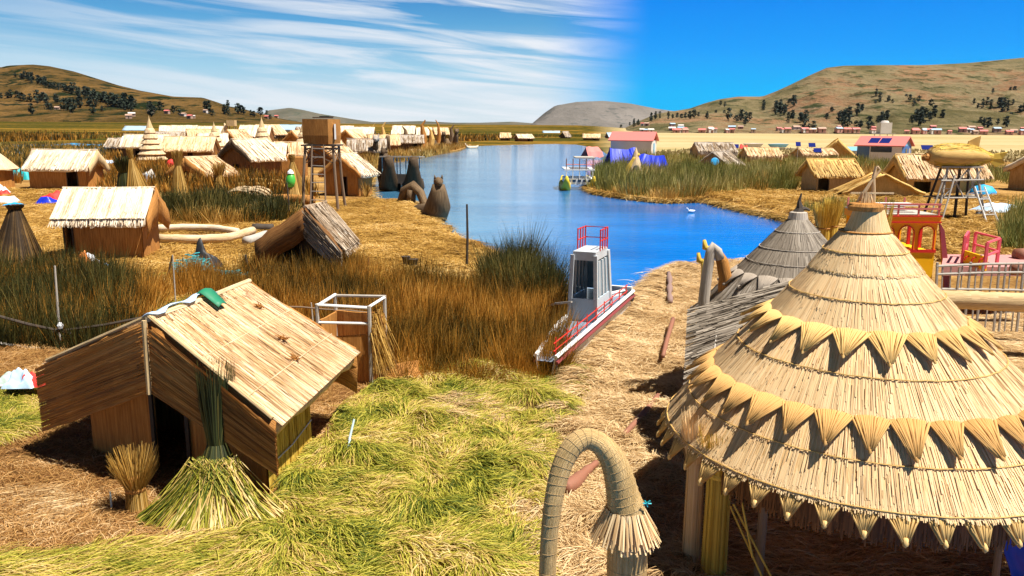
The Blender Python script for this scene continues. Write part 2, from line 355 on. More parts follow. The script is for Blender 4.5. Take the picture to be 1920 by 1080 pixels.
# ------------------------------------------------------------------ water
def water_mat():
    m, nt, b = base_mat('water'); tc = N(nt, 'ShaderNodeTexCoord'); sp = N(nt, 'ShaderNodeSeparateXYZ'); nt.links.new(tc.outputs['Object'], sp.inputs[0])
    ratio = math_(nt, 'DIVIDE', sp.outputs[0], math_(nt, 'ADD', sp.outputs[1], 4.0))
    mr = N(nt, 'ShaderNodeMapRange', interpolation_type='SMOOTHSTEP', i_1=-.1, i_2=.2); nt.links.new(ratio, mr.inputs[0])
    mp = N(nt, 'ShaderNodeMapping'); mp.inputs['Scale'].default_value = (.55, 1.7, 1); mp.inputs['Rotation'].default_value = (0, 0, .12); nt.links.new(tc.outputs['Object'], mp.inputs[0])
    n = N(nt, 'ShaderNodeTexNoise', i_Scale=1.3, i_Detail=6.0, i_Roughness=.62, i_Distortion=.3); nt.links.new(mp.outputs[0], n.inputs[0])
    mp2 = N(nt, 'ShaderNodeMapping'); mp2.inputs['Scale'].default_value = (.05, .16, 1); nt.links.new(tc.outputs['Object'], mp2.inputs[0])
    n2 = N(nt, 'ShaderNodeTexNoise', i_Scale=1.0, i_Detail=5.0, i_Roughness=.6); nt.links.new(mp2.outputs[0], n2.inputs[0])
    # sky reflection mixed into the lake colour: paler village side, bluer open channel
    pale_tint = ramp(nt, n2.outputs[0], [(.3, (.03, .13, .25)), (.7, (.11, .27, .41))])
    blue_tint = ramp(nt, n2.outputs[0], [(.3, (.0, .085, .34)), (.7, (.0, .18, .60))])
    nt.links.new(mixc(nt, mr.outputs[0], pale_tint, blue_tint), b.inputs['Base Color'])
    b.inputs['Roughness'].default_value = .07; b.inputs['IOR'].default_value = 1.33
    h = math_(nt, 'ADD', n.outputs[0], math_(nt, 'MULTIPLY', n2.outputs[0], 1.5))
    st = N(nt, 'ShaderNodeMapRange', i_1=-.1, i_2=.2, i_3=.55, i_4=.16); nt.links.new(ratio, st.inputs[0])
    bp = N(nt, 'ShaderNodeBump', i_Distance=.10); nt.links.new(st.outputs[0], bp.inputs['Strength']); nt.links.new(h, bp.inputs['Height']); nt.links.new(bp.outputs[0], b.inputs['Normal'])
    return m
mb = MB(); mb.quad((-5200, -40, -.32), (5200, -40, -.32), (5200, 5600, -.32), (-5200, 5600, -.32)); mb.build('water', water_mat(), kind='structure')
# ------------------------------------------------------------------ ground
def ground_mat(name, near_cols, sc1=.5, sc2=7.0, stretch=(1, 1, 1), bump=.5):
    m, nt, b = base_mat(name); tc = N(nt, 'ShaderNodeTexCoord'); mp = N(nt, 'ShaderNodeMapping'); mp.inputs['Scale'].default_value = stretch; nt.links.new(tc.outputs['Object'], mp.inputs[0])
    n = N(nt, 'ShaderNodeTexNoise', i_Scale=float(sc1), i_Detail=6.0, i_Roughness=.6); n2 = N(nt, 'ShaderNodeTexNoise', i_Scale=float(sc2), i_Detail=6.0, i_Roughness=.75)
    nt.links.new(mp.outputs[0], n.inputs[0]); nt.links.new(mp.outputs[0], n2.inputs[0])
    f = math_(nt, 'ADD', math_(nt, 'MULTIPLY', n.outputs[0], .45), math_(nt, 'MULTIPLY', n2.outputs[0], .55))
    nt.links.new(ramp(nt, f, near_cols), b.inputs['Base Color']); b.inputs['Roughness'].default_value = .9; b.inputs['Specular IOR Level'].default_value = .1
    bp = N(nt, 'ShaderNodeBump', i_Strength=bump, i_Distance=.12); nt.links.new(n2.outputs[0], bp.inputs['Height']); nt.links.new(bp.outputs[0], b.inputs['Normal'])
    return m
land_px = [(-900, 1500), (-900, 345), (-100, 336), (0, 330), (60, 318), (190, 300), (215, 283), (228, 268), (300, 259), (600, 256), (800, 262), (884, 271), (862, 281), (800, 291), (760, 299), (712, 303), (697, 322), (688, 345), (690, 372), (770, 376), (800, 400), (838, 434), (920, 467), (985, 490), (1035, 530), (1052, 600), (1040, 690), (1060, 705), (1110, 640), (1190, 567), (1245, 512), (1300, 496), (1390, 490), (1470, 476), (1530, 450), (1535, 434), (1490, 408), (1450, 398), (1400, 389), (1320, 370), (1250, 373), (1180, 366), (1120, 357), (1104, 345), (1122, 325), (1150, 310), (1165, 296), (2900, 310), (2900, 1500)]
def ground_poly(name, pts, z0, z1, mat, jag=.0):
    P = [G(x, y, 0) for x, y in pts]; Q = []
    for i, p in enumerate(P):
        q = P[(i + 1) % len(P)]; L = (q - p).length; n = max(1, min(14, int(L / 1.2))) if p.y < 140 and p.y > 8.5 else 1
        nn = Vector((-(q - p).y, (q - p).x, 0)).normalized() if L > 0 else Vector()
        for k in range(n):
            c = p.lerp(q, k / n)
            if k: c = c + nn * jag * mnoise.noise(c * .9) * min(1, p.y / 30)
            Q.append(c)
    bm = bmesh.new(); vs = [bm.verts.new((p.x, p.y, z0)) for p in Q]; f = bm.faces.new(vs)
    ex = bmesh.ops.extrude_face_region(bm, geom=[f]); ev = [e for e in ex['geom'] if isinstance(e, bmesh.types.BMVert)]
    for v in ev: v.co.z = z1
    bmesh.ops.recalc_face_normals(bm, faces=bm.faces)
    bmesh.ops.triangulate(bm, faces=[f for f in bm.faces if len(f.verts) > 4])
    me = bpy.data.meshes.new(name); bm.to_mesh(me); bm.free(); me.materials.append(mat); o = bpy.data.objects.new(name, me); sc.collection.objects.link(o); o['kind'] = 'structure'; return o
GM = ground_mat('straw_ground', [(.30, (.04, .016, .004)), (.44, (.20, .10, .025)), (.56, (.38, .22, .07)), (.7, (.50, .33, .13))], .25, 5.0)
ground_poly('ground', land_px, 0, -.8, GM, 1.1)
# far marsh and reed plain, rising gently to the foot of the hills on the village side
shore = [(-1400, 272), (0, 270), (215, 267), (300, 262), (600, 259), (880, 273), (1000, 269), (1070, 268), (1125, 278), (1150, 296), (1200, 318), (1300, 318), (3300, 345)]
def interp(tab, x):
    for (a, b), (c, d) in zip(tab, tab[1:]):
        if x <= c: return b + (d - b) * max(0, (x - a)) / (c - a)
    return tab[-1][1]
ss = lambda t: (lambda t: t * t * (3 - 2 * t))(max(0, min(1, t)))
mb = MB(); P = []; cols = [-1400 + 40 * i for i in range(118)]; rows = 26
for r in range(rows):
    for c in cols:
        g = G(c, interp(shore, c), 0); y0 = max(60, g.y); t = r / (rows - 1); y = y0 * (2600 / y0) ** t; d = ray(c, 300); x = d.x / d.y * y
        rise = 1 - ss((c - 1080) / 120); z = -.06 + 6.6 * rise * ss((y - 240) / 460) + (3.0 * ss((y - 950) / 900))
        if r == 0: z = -.4
        P.append((x, y, z))
nC = len(cols); F = [(r * nC + i, r * nC + i + 1, (r + 1) * nC + i + 1, (r + 1) * nC + i) for r in range(rows - 1) for i in range(nC - 1)]
mb.add(P, F)
def marsh_mat():
    m, nt, b = base_mat('marsh'); tc = N(nt, 'ShaderNodeTexCoord'); sp = N(nt, 'ShaderNodeSeparateXYZ'); nt.links.new(tc.outputs['Object'], sp.inputs[0])
    ratio = math_(nt, 'DIVIDE', sp.outputs[0], sp.outputs[1])
    mr = N(nt, 'ShaderNodeMapRange', interpolation_type='SMOOTHSTEP', i_1=.09, i_2=.15); nt.links.new(ratio, mr.inputs[0])
    mp = N(nt, 'ShaderNodeMapping'); mp.inputs['Scale'].default_value = (.006, .028, 1); nt.links.new(tc.outputs['Object'], mp.inputs[0])
    n = N(nt, 'ShaderNodeTexNoise', i_Scale=1.0, i_Detail=8.0, i_Roughness=.62); nt.links.new(mp.outputs[0], n.inputs[0])
    n2 = N(nt, 'ShaderNodeTexNoise', i_Scale=.35, i_Detail=4.0); nt.links.new(tc.outputs['Object'], n2.inputs[0])
    f = math_(nt, 'ADD', math_(nt, 'MULTIPLY', n.outputs[0], .75), math_(nt, 'MULTIPLY', n2.outputs[0], .25))
    L = ramp(nt, f, [(.36, (.016, .020, .005)), (.48, (.055, .050, .010)), (.56, (.17, .095, .016)), (.66, (.26, .15, .03))])
    Rr = ramp(nt, f, [(.34, (.14, .13, .04)), (.42, (.32, .25, .11)), (.54, (.42, .32, .17)), (.7, (.50, .39, .22))])
    nt.links.new(mixc(nt, mr.outputs[0], L, Rr), b.inputs['Base Color']); b.inputs['Roughness'].default_value = 1; b.inputs['Specular IOR Level'].default_value = 0
    return m
mb.build('marsh', marsh_mat(), kind='structure', smooth=True)
# ------------------------------------------------------------------ hills
def hill_mat(name, cols, green, scale=.004, gsc=.02, gth=(.55, .62)):
    m, nt, b = base_mat(name); tc = N(nt, 'ShaderNodeTexCoord')
    mp = N(nt, 'ShaderNodeMapping'); mp.inputs['Scale'].default_value = (1, .5, 3.0); nt.links.new(tc.outputs['Object'], mp.inputs[0])
    n = N(nt, 'ShaderNodeTexNoise', i_Scale=scale, i_Detail=9.0, i_Roughness=.66, i_Distortion=.5); nt.links.new(mp.outputs[0], n.inputs[0])
    n2 = N(nt, 'ShaderNodeTexNoise', i_Scale=gsc, i_Detail=7.0, i_Roughness=.7); nt.links.new(mp.outputs[0], n2.inputs[0])
    g = N(nt, 'ShaderNodeMapRange', i_1=gth[0], i_2=gth[1]); nt.links.new(n2.outputs[0], g.inputs[0])
    f = math_(nt, 'ADD', math_(nt, 'MULTIPLY', n.outputs[0], .7), math_(nt, 'MULTIPLY', n2.outputs[0], .3))
    nt.links.new(mixc(nt, g.outputs[0], ramp(nt, f, cols), green), b.inputs['Base Color']); b.inputs['Roughness'].default_value = 1; b.inputs['Specular IOR Level'].default_value = 0
    bp = N(nt, 'ShaderNodeBump', i_Strength=1.0, i_Distance=13.0); nt.links.new(n2.outputs[0], bp.inputs['Height']); nt.links.new(bp.outputs[0], b.inputs['Normal'])
    return m
HILLS = {}
def hill(name, sil, foot_px, Yf, Yr, zf, mat, gully=.05, step=8, rows=44, prof=1.15):
    x0, x1 = sil[0][0], sil[-1][0]; cols = [x0 + step * i for i in range(int((x1 - x0) / step) + 1)]; P = []
    H = {}
    for r in range(rows + 8):
        for c in cols:
            py = interp(sil, c); zr = D(c, py, Yr).z; t = r / (rows - 1)
            if t <= 1:
                y = Yf + (Yr - Yf) * t; fr = t ** prof; x = ray(c, 250).x / ray(c, 250).y * y
                z = zf + (zr - zf) * fr
                q = Vector((x / 260, y / 330, 0)); nz = mnoise.fractal(q, 1, 2.1, 5) if hasattr(mnoise, 'fractal') else mnoise.noise(q)
                z += nz * (zr - zf) * gully * 4 * math.sin(math.pi * min(1, t)) ** .8
                z = min(z, CAMH + (zr - CAMH) * (y / Yr) * 1.0 - (1 - t) * (zr - zf) * .05) if t < 1 else z
            else:
                y = Yr + (Yr - Yf) * (t - 1) * 3; x = ray(c, 250).x / ray(c, 250).y * y; z = zr - (zr - zf) * (t - 1) * 4
            if r == 0: z = zf - 6
            P.append((x, y, z))
    nC = len(cols); F = [(r * nC + i, r * nC + i + 1, (r + 1) * nC + i + 1, (r + 1) * nC + i) for r in range(rows + 7) for i in range(nC - 1)]
    mb = MB(); mb.add(P, F); o = mb.build(name, mat, kind='structure', smooth=True)
    HILLS[name + str(len(HILLS))] = (x0, step, nC, rows, P); return (x0, step, nC, rows, P)
def on_hill(h, px, t):
    x0, step, nC, rows, P = h; c = max(0, min(nC - 1, int(round((px - x0) / step)))); r = max(0, min(rows - 1, int(round(t * (rows - 1))))); return Vector(P[r * nC + c])
HM_L = hill_mat('dry_hill', [(.38, (.035, .027, .009)), (.46, (.085, .052, .017)), (.54, (.16, .09, .03)), (.64, (.20, .10, .055))], (.014, .02, .008), .006, .03, (.49, .58))
HM_R = hill_mat('dry_hill_right', [(.38, (.07, .06, .025)), (.46, (.13, .105, .05)), (.52, (.20, .155, .085)), (.58, (.23, .125, .065)), (.66, (.30, .22, .14))], (.045, .05, .02), .005, .03, (.50, .62))
HM_B = hill_mat('distant_hill', [(.4, (.07, .07, .05)), (.6, (.14, .12, .09))], (.06, .07, .05), .002, .008)
HM_G = hill_mat('grey_hill', [(.4, (.12, .11, .10)), (.6, (.19, .17, .155))], (.09, .09, .085), .003, .012)
hB = hill('hills', [(380, 238), (480, 226), (505, 207), (545, 202), (570, 206), (600, 213), (660, 223), (700, 229), (745, 228), (790, 227), (850, 230), (900, 230), (960, 228), (1010, 232), (1060, 229), (1130, 234), (1200, 238)], 0, 3800, 4600, 3, HM_B, .02, 6, 16)
hG = hill('hills', [(990, 238), (1020, 212), (1040, 198), (1080, 191), (1130, 189), (1180, 194), (1230, 204), (1290, 212), (1350, 226), (1420, 240)], 0, 1900, 2600, 2, HM_G, .03, 6, 28)
hL = hill('hills', [(-500, 60), (-200, 96), (-60, 112), (0, 122), (12, 127), (30, 123), (75, 121), (105, 124), (150, 134), (190, 147), (230, 160), (270, 170), (330, 181), (385, 183), (412, 192), (430, 199), (455, 203), (480, 210), (520, 221), (565, 229), (620, 236)], 0, 690, 1350, 5.5, HM_L, .075, 6, 44)
hR = hill('hills', [(1140, 247), (1165, 243), (1200, 226), (1230, 213), (1270, 207), (1292, 203), (1320, 193), (1345, 186), (1380, 181), (1425, 181), (1450, 171), (1475, 159), (1510, 141), (1540, 127), (1570, 123), (1640, 122), (1720, 122), (1800, 118), (1850, 113), (1920, 106), (2050, 96), (2400, 80)], 0, 860, 1900, -.5, HM_R, .06, 8, 56)
# ------------------------------------------------------------------ hillside trees
CROWN = paint('hill_foliage', (.022, .034, .018), .9, .2, .5, dirt=(.05, .07, .03)); TRUNKM = paint('bark', (.10, .07, .05), .9, .2, 3)
def tree_mesh(h, rr, seed, nm):
    r = random.Random(seed); mb = MB()
    for k in range(60):
        u = r.random(); z = h * (.22 + .78 * u); rad = rr * (1 - abs(u - .4) * 1.15) * r.uniform(.3, 1.0); a = r.random() * 6.28
        c = Vector((math.cos(a) * rad, math.sin(a) * rad, z)); s_ = h * r.uniform(.05, .12)
        P = [c + Vector((r.gauss(0, 1), r.gauss(0, 1), r.gauss(0, .7))) * s_ for _ in range(5)]
        mb.add(P, [(0, 1, 2), (0, 2, 3), (1, 2, 4), (0, 3, 4)])
    tk = MB(); tk.tube([(0, 0, -1), (0, 0, h * .4), (.05 * h, 0, h * .75)], [h * .03, h * .022, h * .01], 5)
    return mb, tk
TREES = []
for k in range(4):
    h = [8, 10, 7, 9][k]; mb, tk = tree_mesh(h, h * [.34, .30, .5, .42][k], k, '')
    t = tk.build('hillside_tree', TRUNKM); c = mb.build('crown', CROWN, parent=t); TREES.append((t, c))
used = set()
TGRP = {'L': 'dark trees scattered on the hill behind the village', 'R': 'dark trees scattered on the bare hill beyond the plain'}
def put_tree(p, s, side, lab=None):
    k = random.randrange(4); t, c = TREES[k]
    if k not in used: used.add(k)
    else:
        t = t.copy(); sc.collection.objects.link(t); c = c.copy(); sc.collection.objects.link(c); c.parent = t
    t.location = p - Vector((0, 0, .3)); t.rotation_euler = (0, 0, random.random() * 6.28); t.scale = (s, s, s * random.uniform(.8, 1.15))
    tag(t, lab, 'tree', TGRP[side])
def hill_px(h, px, py):
    """ground point of the hill that the photo shows at this height"""
    x0, step, nC, rows, P = h; c = max(0, min(nC - 1, int(round((px - x0) / step)))); best = None
    for r in range(1, rows):
        p = Vector(P[r * nC + c]); e = abs(proj(p)[1] - py)
        if best is None or e < best[0]: best = (e, p)
    return best[1]
def cluster(h, side, px, py, n, spx, spy, s=1.0, lab=None):
    for _ in range(n): put_tree(hill_px(h, random.gauss(px, spx), random.gauss(py, spy)), s * random.uniform(.7, 1.3), side, lab)
for i in range(16): cluster(hL, 'L', 52 + i * 13, 148 + i * 3.9, 4, 6, 2.5, 1.1, 'small dark tree in the diagonal belt on the village side hill')
for i in range(9): cluster(hL, 'L', 8 + i * 14, 184 + i * 1.6, 2, 6, 3, 1.1, 'small dark tree low at the left end of the village side hill')
for (x, y, n, a, b) in [(175, 198, 10, 12, 8), (250, 205, 7, 24, 7), (310, 213, 7, 26, 5), (450, 213, 8, 18, 5), (400, 206, 4, 26, 5), (90, 208, 6, 40, 4), (480, 218, 4, 14, 3)]: cluster(hL, 'L', x, y, n, a, b, 1.1, 'small dark tree low on the hill behind the village')
LO = 'small dark tree among the houses at the foot of the bare hill'; GR = 'dark tree in the thick grove on the near shoulder of the bare hill'; UP_ = 'small dark tree high on the open slope of the bare hill'; HD = 'dark tree on the headland where the bare hill meets the lake'
for (x, y, n, a, b, sc_, lb) in [(1190, 232, 8, 12, 4, .9, HD), (1222, 222, 9, 14, 5, 1.0, HD), (1262, 221, 7, 12, 3, 1.0, HD), (1290, 221, 4, 5, 2, 1.1, HD), (1322, 220, 3, 5, 3, 1.0, LO), (1350, 200, 2, 4, 2, 1.0, UP_), (1344, 214, 2, 3, 1, .9, UP_), (1356, 216, 1, 2, 1, .9, UP_), (1392, 226, 9, 10, 5, 1.2, LO),
    (1428, 202, 4, 4, 4, 1.3, GR), (1462, 206, 12, 12, 6, 1.5, GR), (1490, 198, 2, 2, 3, 1.4, GR), (1480, 226, 4, 5, 4, 1.2, LO), (1508, 234, 8, 10, 6, 1.2, LO), (1550, 220, 4, 6, 6, 1.1, LO), (1582, 228, 10, 8, 7, 1.5, LO), (1610, 215, 3, 5, 4, 1.2, LO), (1606, 238, 4, 6, 3, 1.1, LO),
    (1650, 190, 5, 12, 4, .9, UP_), (1692, 193, 6, 14, 5, .9, UP_), (1655, 230, 6, 8, 5, 1.1, LO), (1630, 241, 3, 6, 3, 1.1, LO), (1722, 228, 7, 6, 6, 1.4, LO), (1745, 222, 4, 10, 6, 1.2, LO), (1765, 220, 2, 4, 4, 1.1, LO), (1855, 200, 10, 16, 4, 1.0, UP_), (1895, 208, 8, 12, 5, 1.2, LO),
    (1853, 176, 1, 1, 1, 1.1, UP_), (1890, 172, 3, 7, 1, .9, UP_), (1860, 234, 6, 14, 6, 1.1, LO)]: cluster(hR, 'R', x, y, n, a, b, sc_, lb)
# ------------------------------------------------------------------ little houses at the foot of the hills
def far_house(p, w_, h_, wm, rm, lab, grp, rz=0):
    t = thing('hillside_house', lab, 'house', p, grp)
    mb = MB(); mb.box(p + Vector((0, 0, h_ / 2 - .3)), (w_, w_ * .7, h_ + .6), rz); mb.build('wall', wm, t)
    mb = MB(); Rm = Matrix.Rotation(rz, 3, 'Z'); q = lambda x, y, z: p + Rm @ Vector((x, y, z)); a = w_ * .56; b_ = w_ * .42
    mb.add([q(-a, -b_, h_), q(a, -b_, h_), q(a, b_, h_), q(-a, b_, h_), q(-a, 0, h_ + w_ * .22), q(a, 0, h_ + w_ * .22)], [(0, 1, 5, 4), (2, 3, 4, 5), (0, 4, 3), (1, 2, 5), (0, 3, 2, 1)]); mb.build('roof', rm, t)
    mb = MB(); mb.box(q(0, -w_ * .36, h_ * .4), (w_ * .14, .1, h_ * .75), rz); mb.build('door', DKWOOD, t)
ADOBE = paint('adobe', (.42, .27, .20), .9, .3, .3); PALEW = paint('pale_plaster', (.62, .56, .52), .9, .3, .3); PINKW = paint('pink_brick', (.50, .25, .20), .9, .3, .3)
WN = {'adobe': 'adobe', 'pale_plaster': 'pale plastered', 'pink_brick': 'pink brick', 'white_paint': 'white'}; RN = {'faded_red_roof': 'red', 'pale_plaster': 'pale flat toned', 'blue_grey_roof': 'blue grey', 'adobe': 'brown'}
for i in range(70):
    px = random.uniform(1195, 1935); p = hill_px(hR, px, random.choice([252, 250, 248, 245, 241, 236] if px < 1480 else [252, 251, 249, 247, 243])); wm, rm = random.choice([ADOBE, PALEW, PINKW, PINKW]), random.choice([PINKRED, PALEW, STEELR, ADOBE, PINKRED])
    far_house(p, random.uniform(4, 8), random.uniform(2.4, 4.0), wm, rm, 'tiny %s house with %s roof at the foot of the bare hill' % (WN[wm.name], RN[rm.name]), 'tiny houses along the foot of the bare hill', random.uniform(-.4, .4))
for i in range(11):
    px = random.uniform(20, 560); p = hill_px(hL, px, random.choice([222, 218, 213, 207])); wm, rm = random.choice([PALEW, ADOBE, ADOBE]), random.choice([PINKRED, PALEW, ADOBE])
    far_house(p, random.uniform(4, 6), random.uniform(2.4, 3.4), wm, rm, 'tiny %s house with %s roof under the hill behind the village' % (WN[wm.name], RN[rm.name]), 'tiny houses under the hill behind the village', random.uniform(-.4, .4))
# ------------------------------------------------------------------ reed huts
V = Vector; UP = Vector((0, 0, 1))
def rail(top, eave, drape, out, bow=.04, n=4):
    """profile of a roof slope: ridge to eave with a slight sag, then the mat bending down"""
    P = []
    for i in range(n):
        t = i / (n - 1); p = top.lerp(eave, t); P.append(p + UP * (-bow * math.sin(math.pi * t)))
    if drape > 0:
        o = out.normalized()
        P += [eave + o * drape * .12 - UP * drape * .3, eave + o * drape * .16 - UP * drape * .7, eave + o * drape * .10 - UP * drape]
    return P
def hut_corners(th, P, L, W, he, hr):
    u = V((math.sin(th), math.cos(th), 0)); v = V((math.cos(th), -math.sin(th), 0))
    A = P + UP * hr; return dict(A=A, B=A + u * L, C=P + v * W / 2 + UP * he, E=P + v * W / 2 + u * L + UP * he, F=P - v * W / 2 + UP * he, H=P - v * W / 2 + u * L + UP * he)
def hut(lab, c, roof_m, wall_m, drape=.35, ginb=None, hood=None, hoodb=None, inset=.25, gins=.35, door='front', dpos=(.42, .6), dh=1.3, group=None, hood_m=None, nz=.05, solid=.07, extra_left_drape=None, over=None, name='reed_hut', cat='hut', fringe=True):
    """c: roof corners. A-B ridge, C-E right eave, F-H left eave; the gable A-C-F is the front.
    over(c, parent, u, v): real stalks laid over the mats of the near huts"""
    A, B, C, E, F, H = (V(c[k]) for k in 'ABCEFH'); u = (B - A).normalized(); v = (C - F); v.z = 0; v.normalize(); gz = 0
    ctr = (A + B) / 2; t = thing(name, lab, cat, V((ctr.x, ctr.y, 0)), group); sd = random.random() * 50
    mb = MB(); mb.loft(rail(A, C, drape, v), rail(B, E, drape, v), 10, nz, sd)
    ld = drape if extra_left_drape is None else extra_left_drape
    mb.loft(rail(B, H, ld, -v), rail(A, F, ld, -v), 10, nz, sd)
    roof = mb.build('roof', roof_m, t, solid=solid, smooth=True)
    # walls stand back under the eaves
    ginb = gins if ginb is None else ginb
    f = [F + v * inset + u * gins, C - v * inset + u * gins, E - v * inset - u * ginb, H + v * inset - u * ginb]
    top = []
    def zt(p, a, cc):      # roof height at a wall corner, a little below the mat
        r = (p - a); r.z = 0; q = (cc - a); q.z = 0; k = min(1, r.dot(q) / q.dot(q)); return a.z + (cc.z - a.z) * k - .10
    fl, fr, br, bl = f; ztop = [zt(fl, A, F), zt(fr, A, C), zt(br, B, E), zt(bl, B, H)]
    apF = A + u * gins - UP * .12; apB = B - u * ginb - UP * .12; hor = lambda p, z: V((p.x, p.y, z)); k0 = -.12
    mb = MB()
    def wall(p, q, zp, zq, ap=None, dr=None):
        p0, q0 = hor(p, k0), hor(q, k0); wl = (q0 - p0).length; at = lambda s_, z: hor(p.lerp(q, s_), z)
        zs = lambda s_: (zp + (ap.z - zp) * (s_ / .5) if s_ < .5 else ap.z + (zq - ap.z) * ((s_ - .5) / .5)) if ap is not None else zp + (zq - zp) * s_
        cuts = [0, .25, .5, .75, 1] + (list(dr) if dr else []); cuts = sorted(set(cuts))
        for a_, b_ in zip(cuts, cuts[1:]):
            lo = k0
            if dr and a_ >= dr[0] - 1e-6 and b_ <= dr[1] + 1e-6: lo = min(dh, min(zs(a_), zs(b_)) - .06)
            P = [at(a_, lo), at(b_, lo), at(b_, zs(b_)), at(a_, zs(a_))]
            mb.add(P, [(0, 1, 2, 3)], [[(a_ * wl, lo), (b_ * wl, lo), (b_ * wl, zs(b_)), (a_ * wl, zs(a_))]])
    wall(fl, fr, ztop[0], ztop[1], apF, dpos if door == 'front' else None); wall(fr, br, ztop[1], ztop[2], None, dpos if door == 'right' else None)
    wall(br, bl, ztop[2], ztop[3], apB); wall(bl, fl, ztop[3], ztop[0], None, dpos if door == 'left' else None)
    mb.build('wall', wall_m, t, solid=.04)
    # frame poles of the doorway
    if door:
        p, q = {'front': (fl, fr), 'right': (fr, br), 'left': (bl, fl)}[door]; o = ((q - p).cross(UP)).normalized() * .03; mb = MB()
        dz = min(dh, min(ztop) - .02) if door != 'front' else dh
        for s_ in dpos: mb.bar(hor(p.lerp(q, s_), k0) + o, hor(p.lerp(q, s_), dz) + o, .05)
        mb.build('door_frame', DKWOOD, t)
    hs = []
    for (hd, a, cc, ff, sg) in ((hood, A, C, F, -1), (hoodb, B, E, H, 1)):
        if not hd: continue
        ha, hc, hf = hd; o = u * sg * .04; mb = MB()
        def rl(x, h, k): return [x + o, x + o * 2.5 - UP * h * .5, x + o - UP * h - u * sg * .03]
        mb.loft(rl(a, ha, 0), rl(cc + v * .03, hc, 1), 8, nz, sd + 3); mb.loft(rl(ff - v * .03, hf, 1), rl(a, ha, 0), 8, nz, sd + 5)
        # streaks of the gable mat run along the slope: swap U and V
        mb.uv = [[(q[1], q[0]) for q in uvs] for uvs in mb.uv]
        hs.append(mb.build('gable_mat', hood_m or roof_m, t, solid=.04, smooth=True))
    mb = MB(); mb.tube([A - u * .05 + UP * .02, (A + B) / 2 + UP * .0, B + u * .05 + UP * .02], .045, 7); mb.build('ridge_roll', roof_m, t)
    if fringe and drape > .12 and roof_m is not STEELR:   # frayed reed ends hanging at the eaves
        dist = ctr.length; sm = {'bleached_mat': S_BLEACH, 'cream_mat': S_ROOF, 'weathered_mat': S_W3, 'old_mat': S_W3, 'golden_mat': S_YGOLD, 'tan_mat': S_ROOF}.get(roof_m.name, S_ROOF)
        for (p, q, vv) in ((C, E, v), (F, H, -v)):
            wl = max(.022, dist * .0009); nf = int(min(900, 3.0 * (q - p).length / wl)); s_ = RNG.random(nf); rt = np.array(p)[None] * (1 - s_)[:, None] + np.array(q)[None] * s_[:, None] + np.array(vv * .03 + UP * .02)
            dd = np.array(vv)[None] * RNG.uniform(.15, .9, nf)[:, None] + np.array(u)[None] * RNG.normal(size=nf)[:, None] * .12 + np.array([[0, 0, -1.0]]); dd /= np.linalg.norm(dd, axis=1)[:, None]
            strands('eave_fringe', rt, dd, RNG.uniform(.5, 1.15, nf) * min(.38, drape + .05), RNG.uniform(.7, 1.3, nf) * wl, sm, K=2, parent=t, side=np.repeat(np.array(u)[None], nf, 0) + RNG.normal(size=(nf, 3)) * .3, taper=.5, kind='stuff')
    if not over and roof_m is not STEELR:      # loose stalks combed down both slopes and past the eaves
        dist = ctr.length; sm = {'bleached_mat': S_BLEACH, 'cream_mat': S_ROOF, 'weathered_mat': S_W3, 'golden_mat': S_YGOLD, 'tan_mat': S_ROOF}.get(roof_m.name, S_ROOF); wl = max(.035, dist * .0011); ns = int(min(420, 2.2 * (B - A).length / wl))
        e = lambda p, k: p - UP * .03 + v * .1 * k
        lay('roof_stalks', A, B, e(E, 1), e(C, 1), ns, wl, sm, t, off=.03, along=(.25, .8), bow=.03, kind='stuff', over=.14)
        lay('roof_stalks', B, A, e(F, -1), e(H, -1), ns // 2, wl, sm, t, off=.03, along=(.25, .8), bow=.03, kind='stuff', over=.14)
    if over: over(dict(A=A, B=B, C=C, E=E, F=F, H=H, u=u, v=v, fl=fl, fr=fr, br=br, bl=bl, zt=ztop, apF=apF), t)
    return t
def lay(name, a, b, c, d, n, w_, mat, parent, off=.03, along=(.25, 1.0), bow=0, out=None, kind=None, over=.06):
    """stalks lying on the quad a-b (one end) to d-c (other end), running a->d"""
    a, b, c, d = (np.array(k) for k in (a, b, c, d)); s_ = RNG.random(n); L = RNG.uniform(*along, n); t0 = RNG.random(n) * (1 + over - L * .6) - .02; t0 = np.minimum(t0, 1 + over - L)
    nrm = np.cross(b - a, d - a); nrm /= np.linalg.norm(nrm); nrm = -nrm if nrm[2] < 0 and out is None else nrm
    if out is not None and np.dot(nrm, np.array(out)) < 0: nrm = -nrm
    s2 = np.clip(s_ + RNG.normal(size=n) * .012, 0, 1)
    f = lambda s, t: ((a * (1 - s)[:, None] + b * s[:, None]) * (1 - t)[:, None] + (d * (1 - s)[:, None] + c * s[:, None]) * t[:, None])
    p0 = f(s_, t0) + nrm * (off * RNG.uniform(.6, 1.4, n))[:, None]; p1 = f(s2, t0 + L) + nrm * (off * RNG.uniform(.6, 1.9, n))[:, None]
    dd = p1 - p0; ln = np.linalg.norm(dd, axis=1); dd /= ln[:, None]; sd = np.cross(dd, nrm) + nrm * RNG.normal(size=n)[:, None] * .5
    o = strands(name, p0, dd, ln, RNG.uniform(.6, 1.3, n) * w_, mat, a=-np.full(n, bow), b=-np.full(n, bow), K=2, parent=parent, side=sd, taper=.6, rnd=np.clip(RNG.beta(2, 2, n) + .15 * np.sin(s_ * 40), 0, 1))
    if kind: o['kind'] = kind
    return o
S_BLEACH = straw('bleached_stalk', [(.0, (.30, .18, .08)), (.3, (.60, .46, .30)), (.7, (.82, .70, .54)), (1, (.9, .82, .70))], .5, .3, 0)
S_YGOLD = straw('golden_roof_stalk', [(.0, (.22, .11, .02)), (.4, (.48, .28, .07)), (1, (.74, .52, .20))], .5, .3, 0)
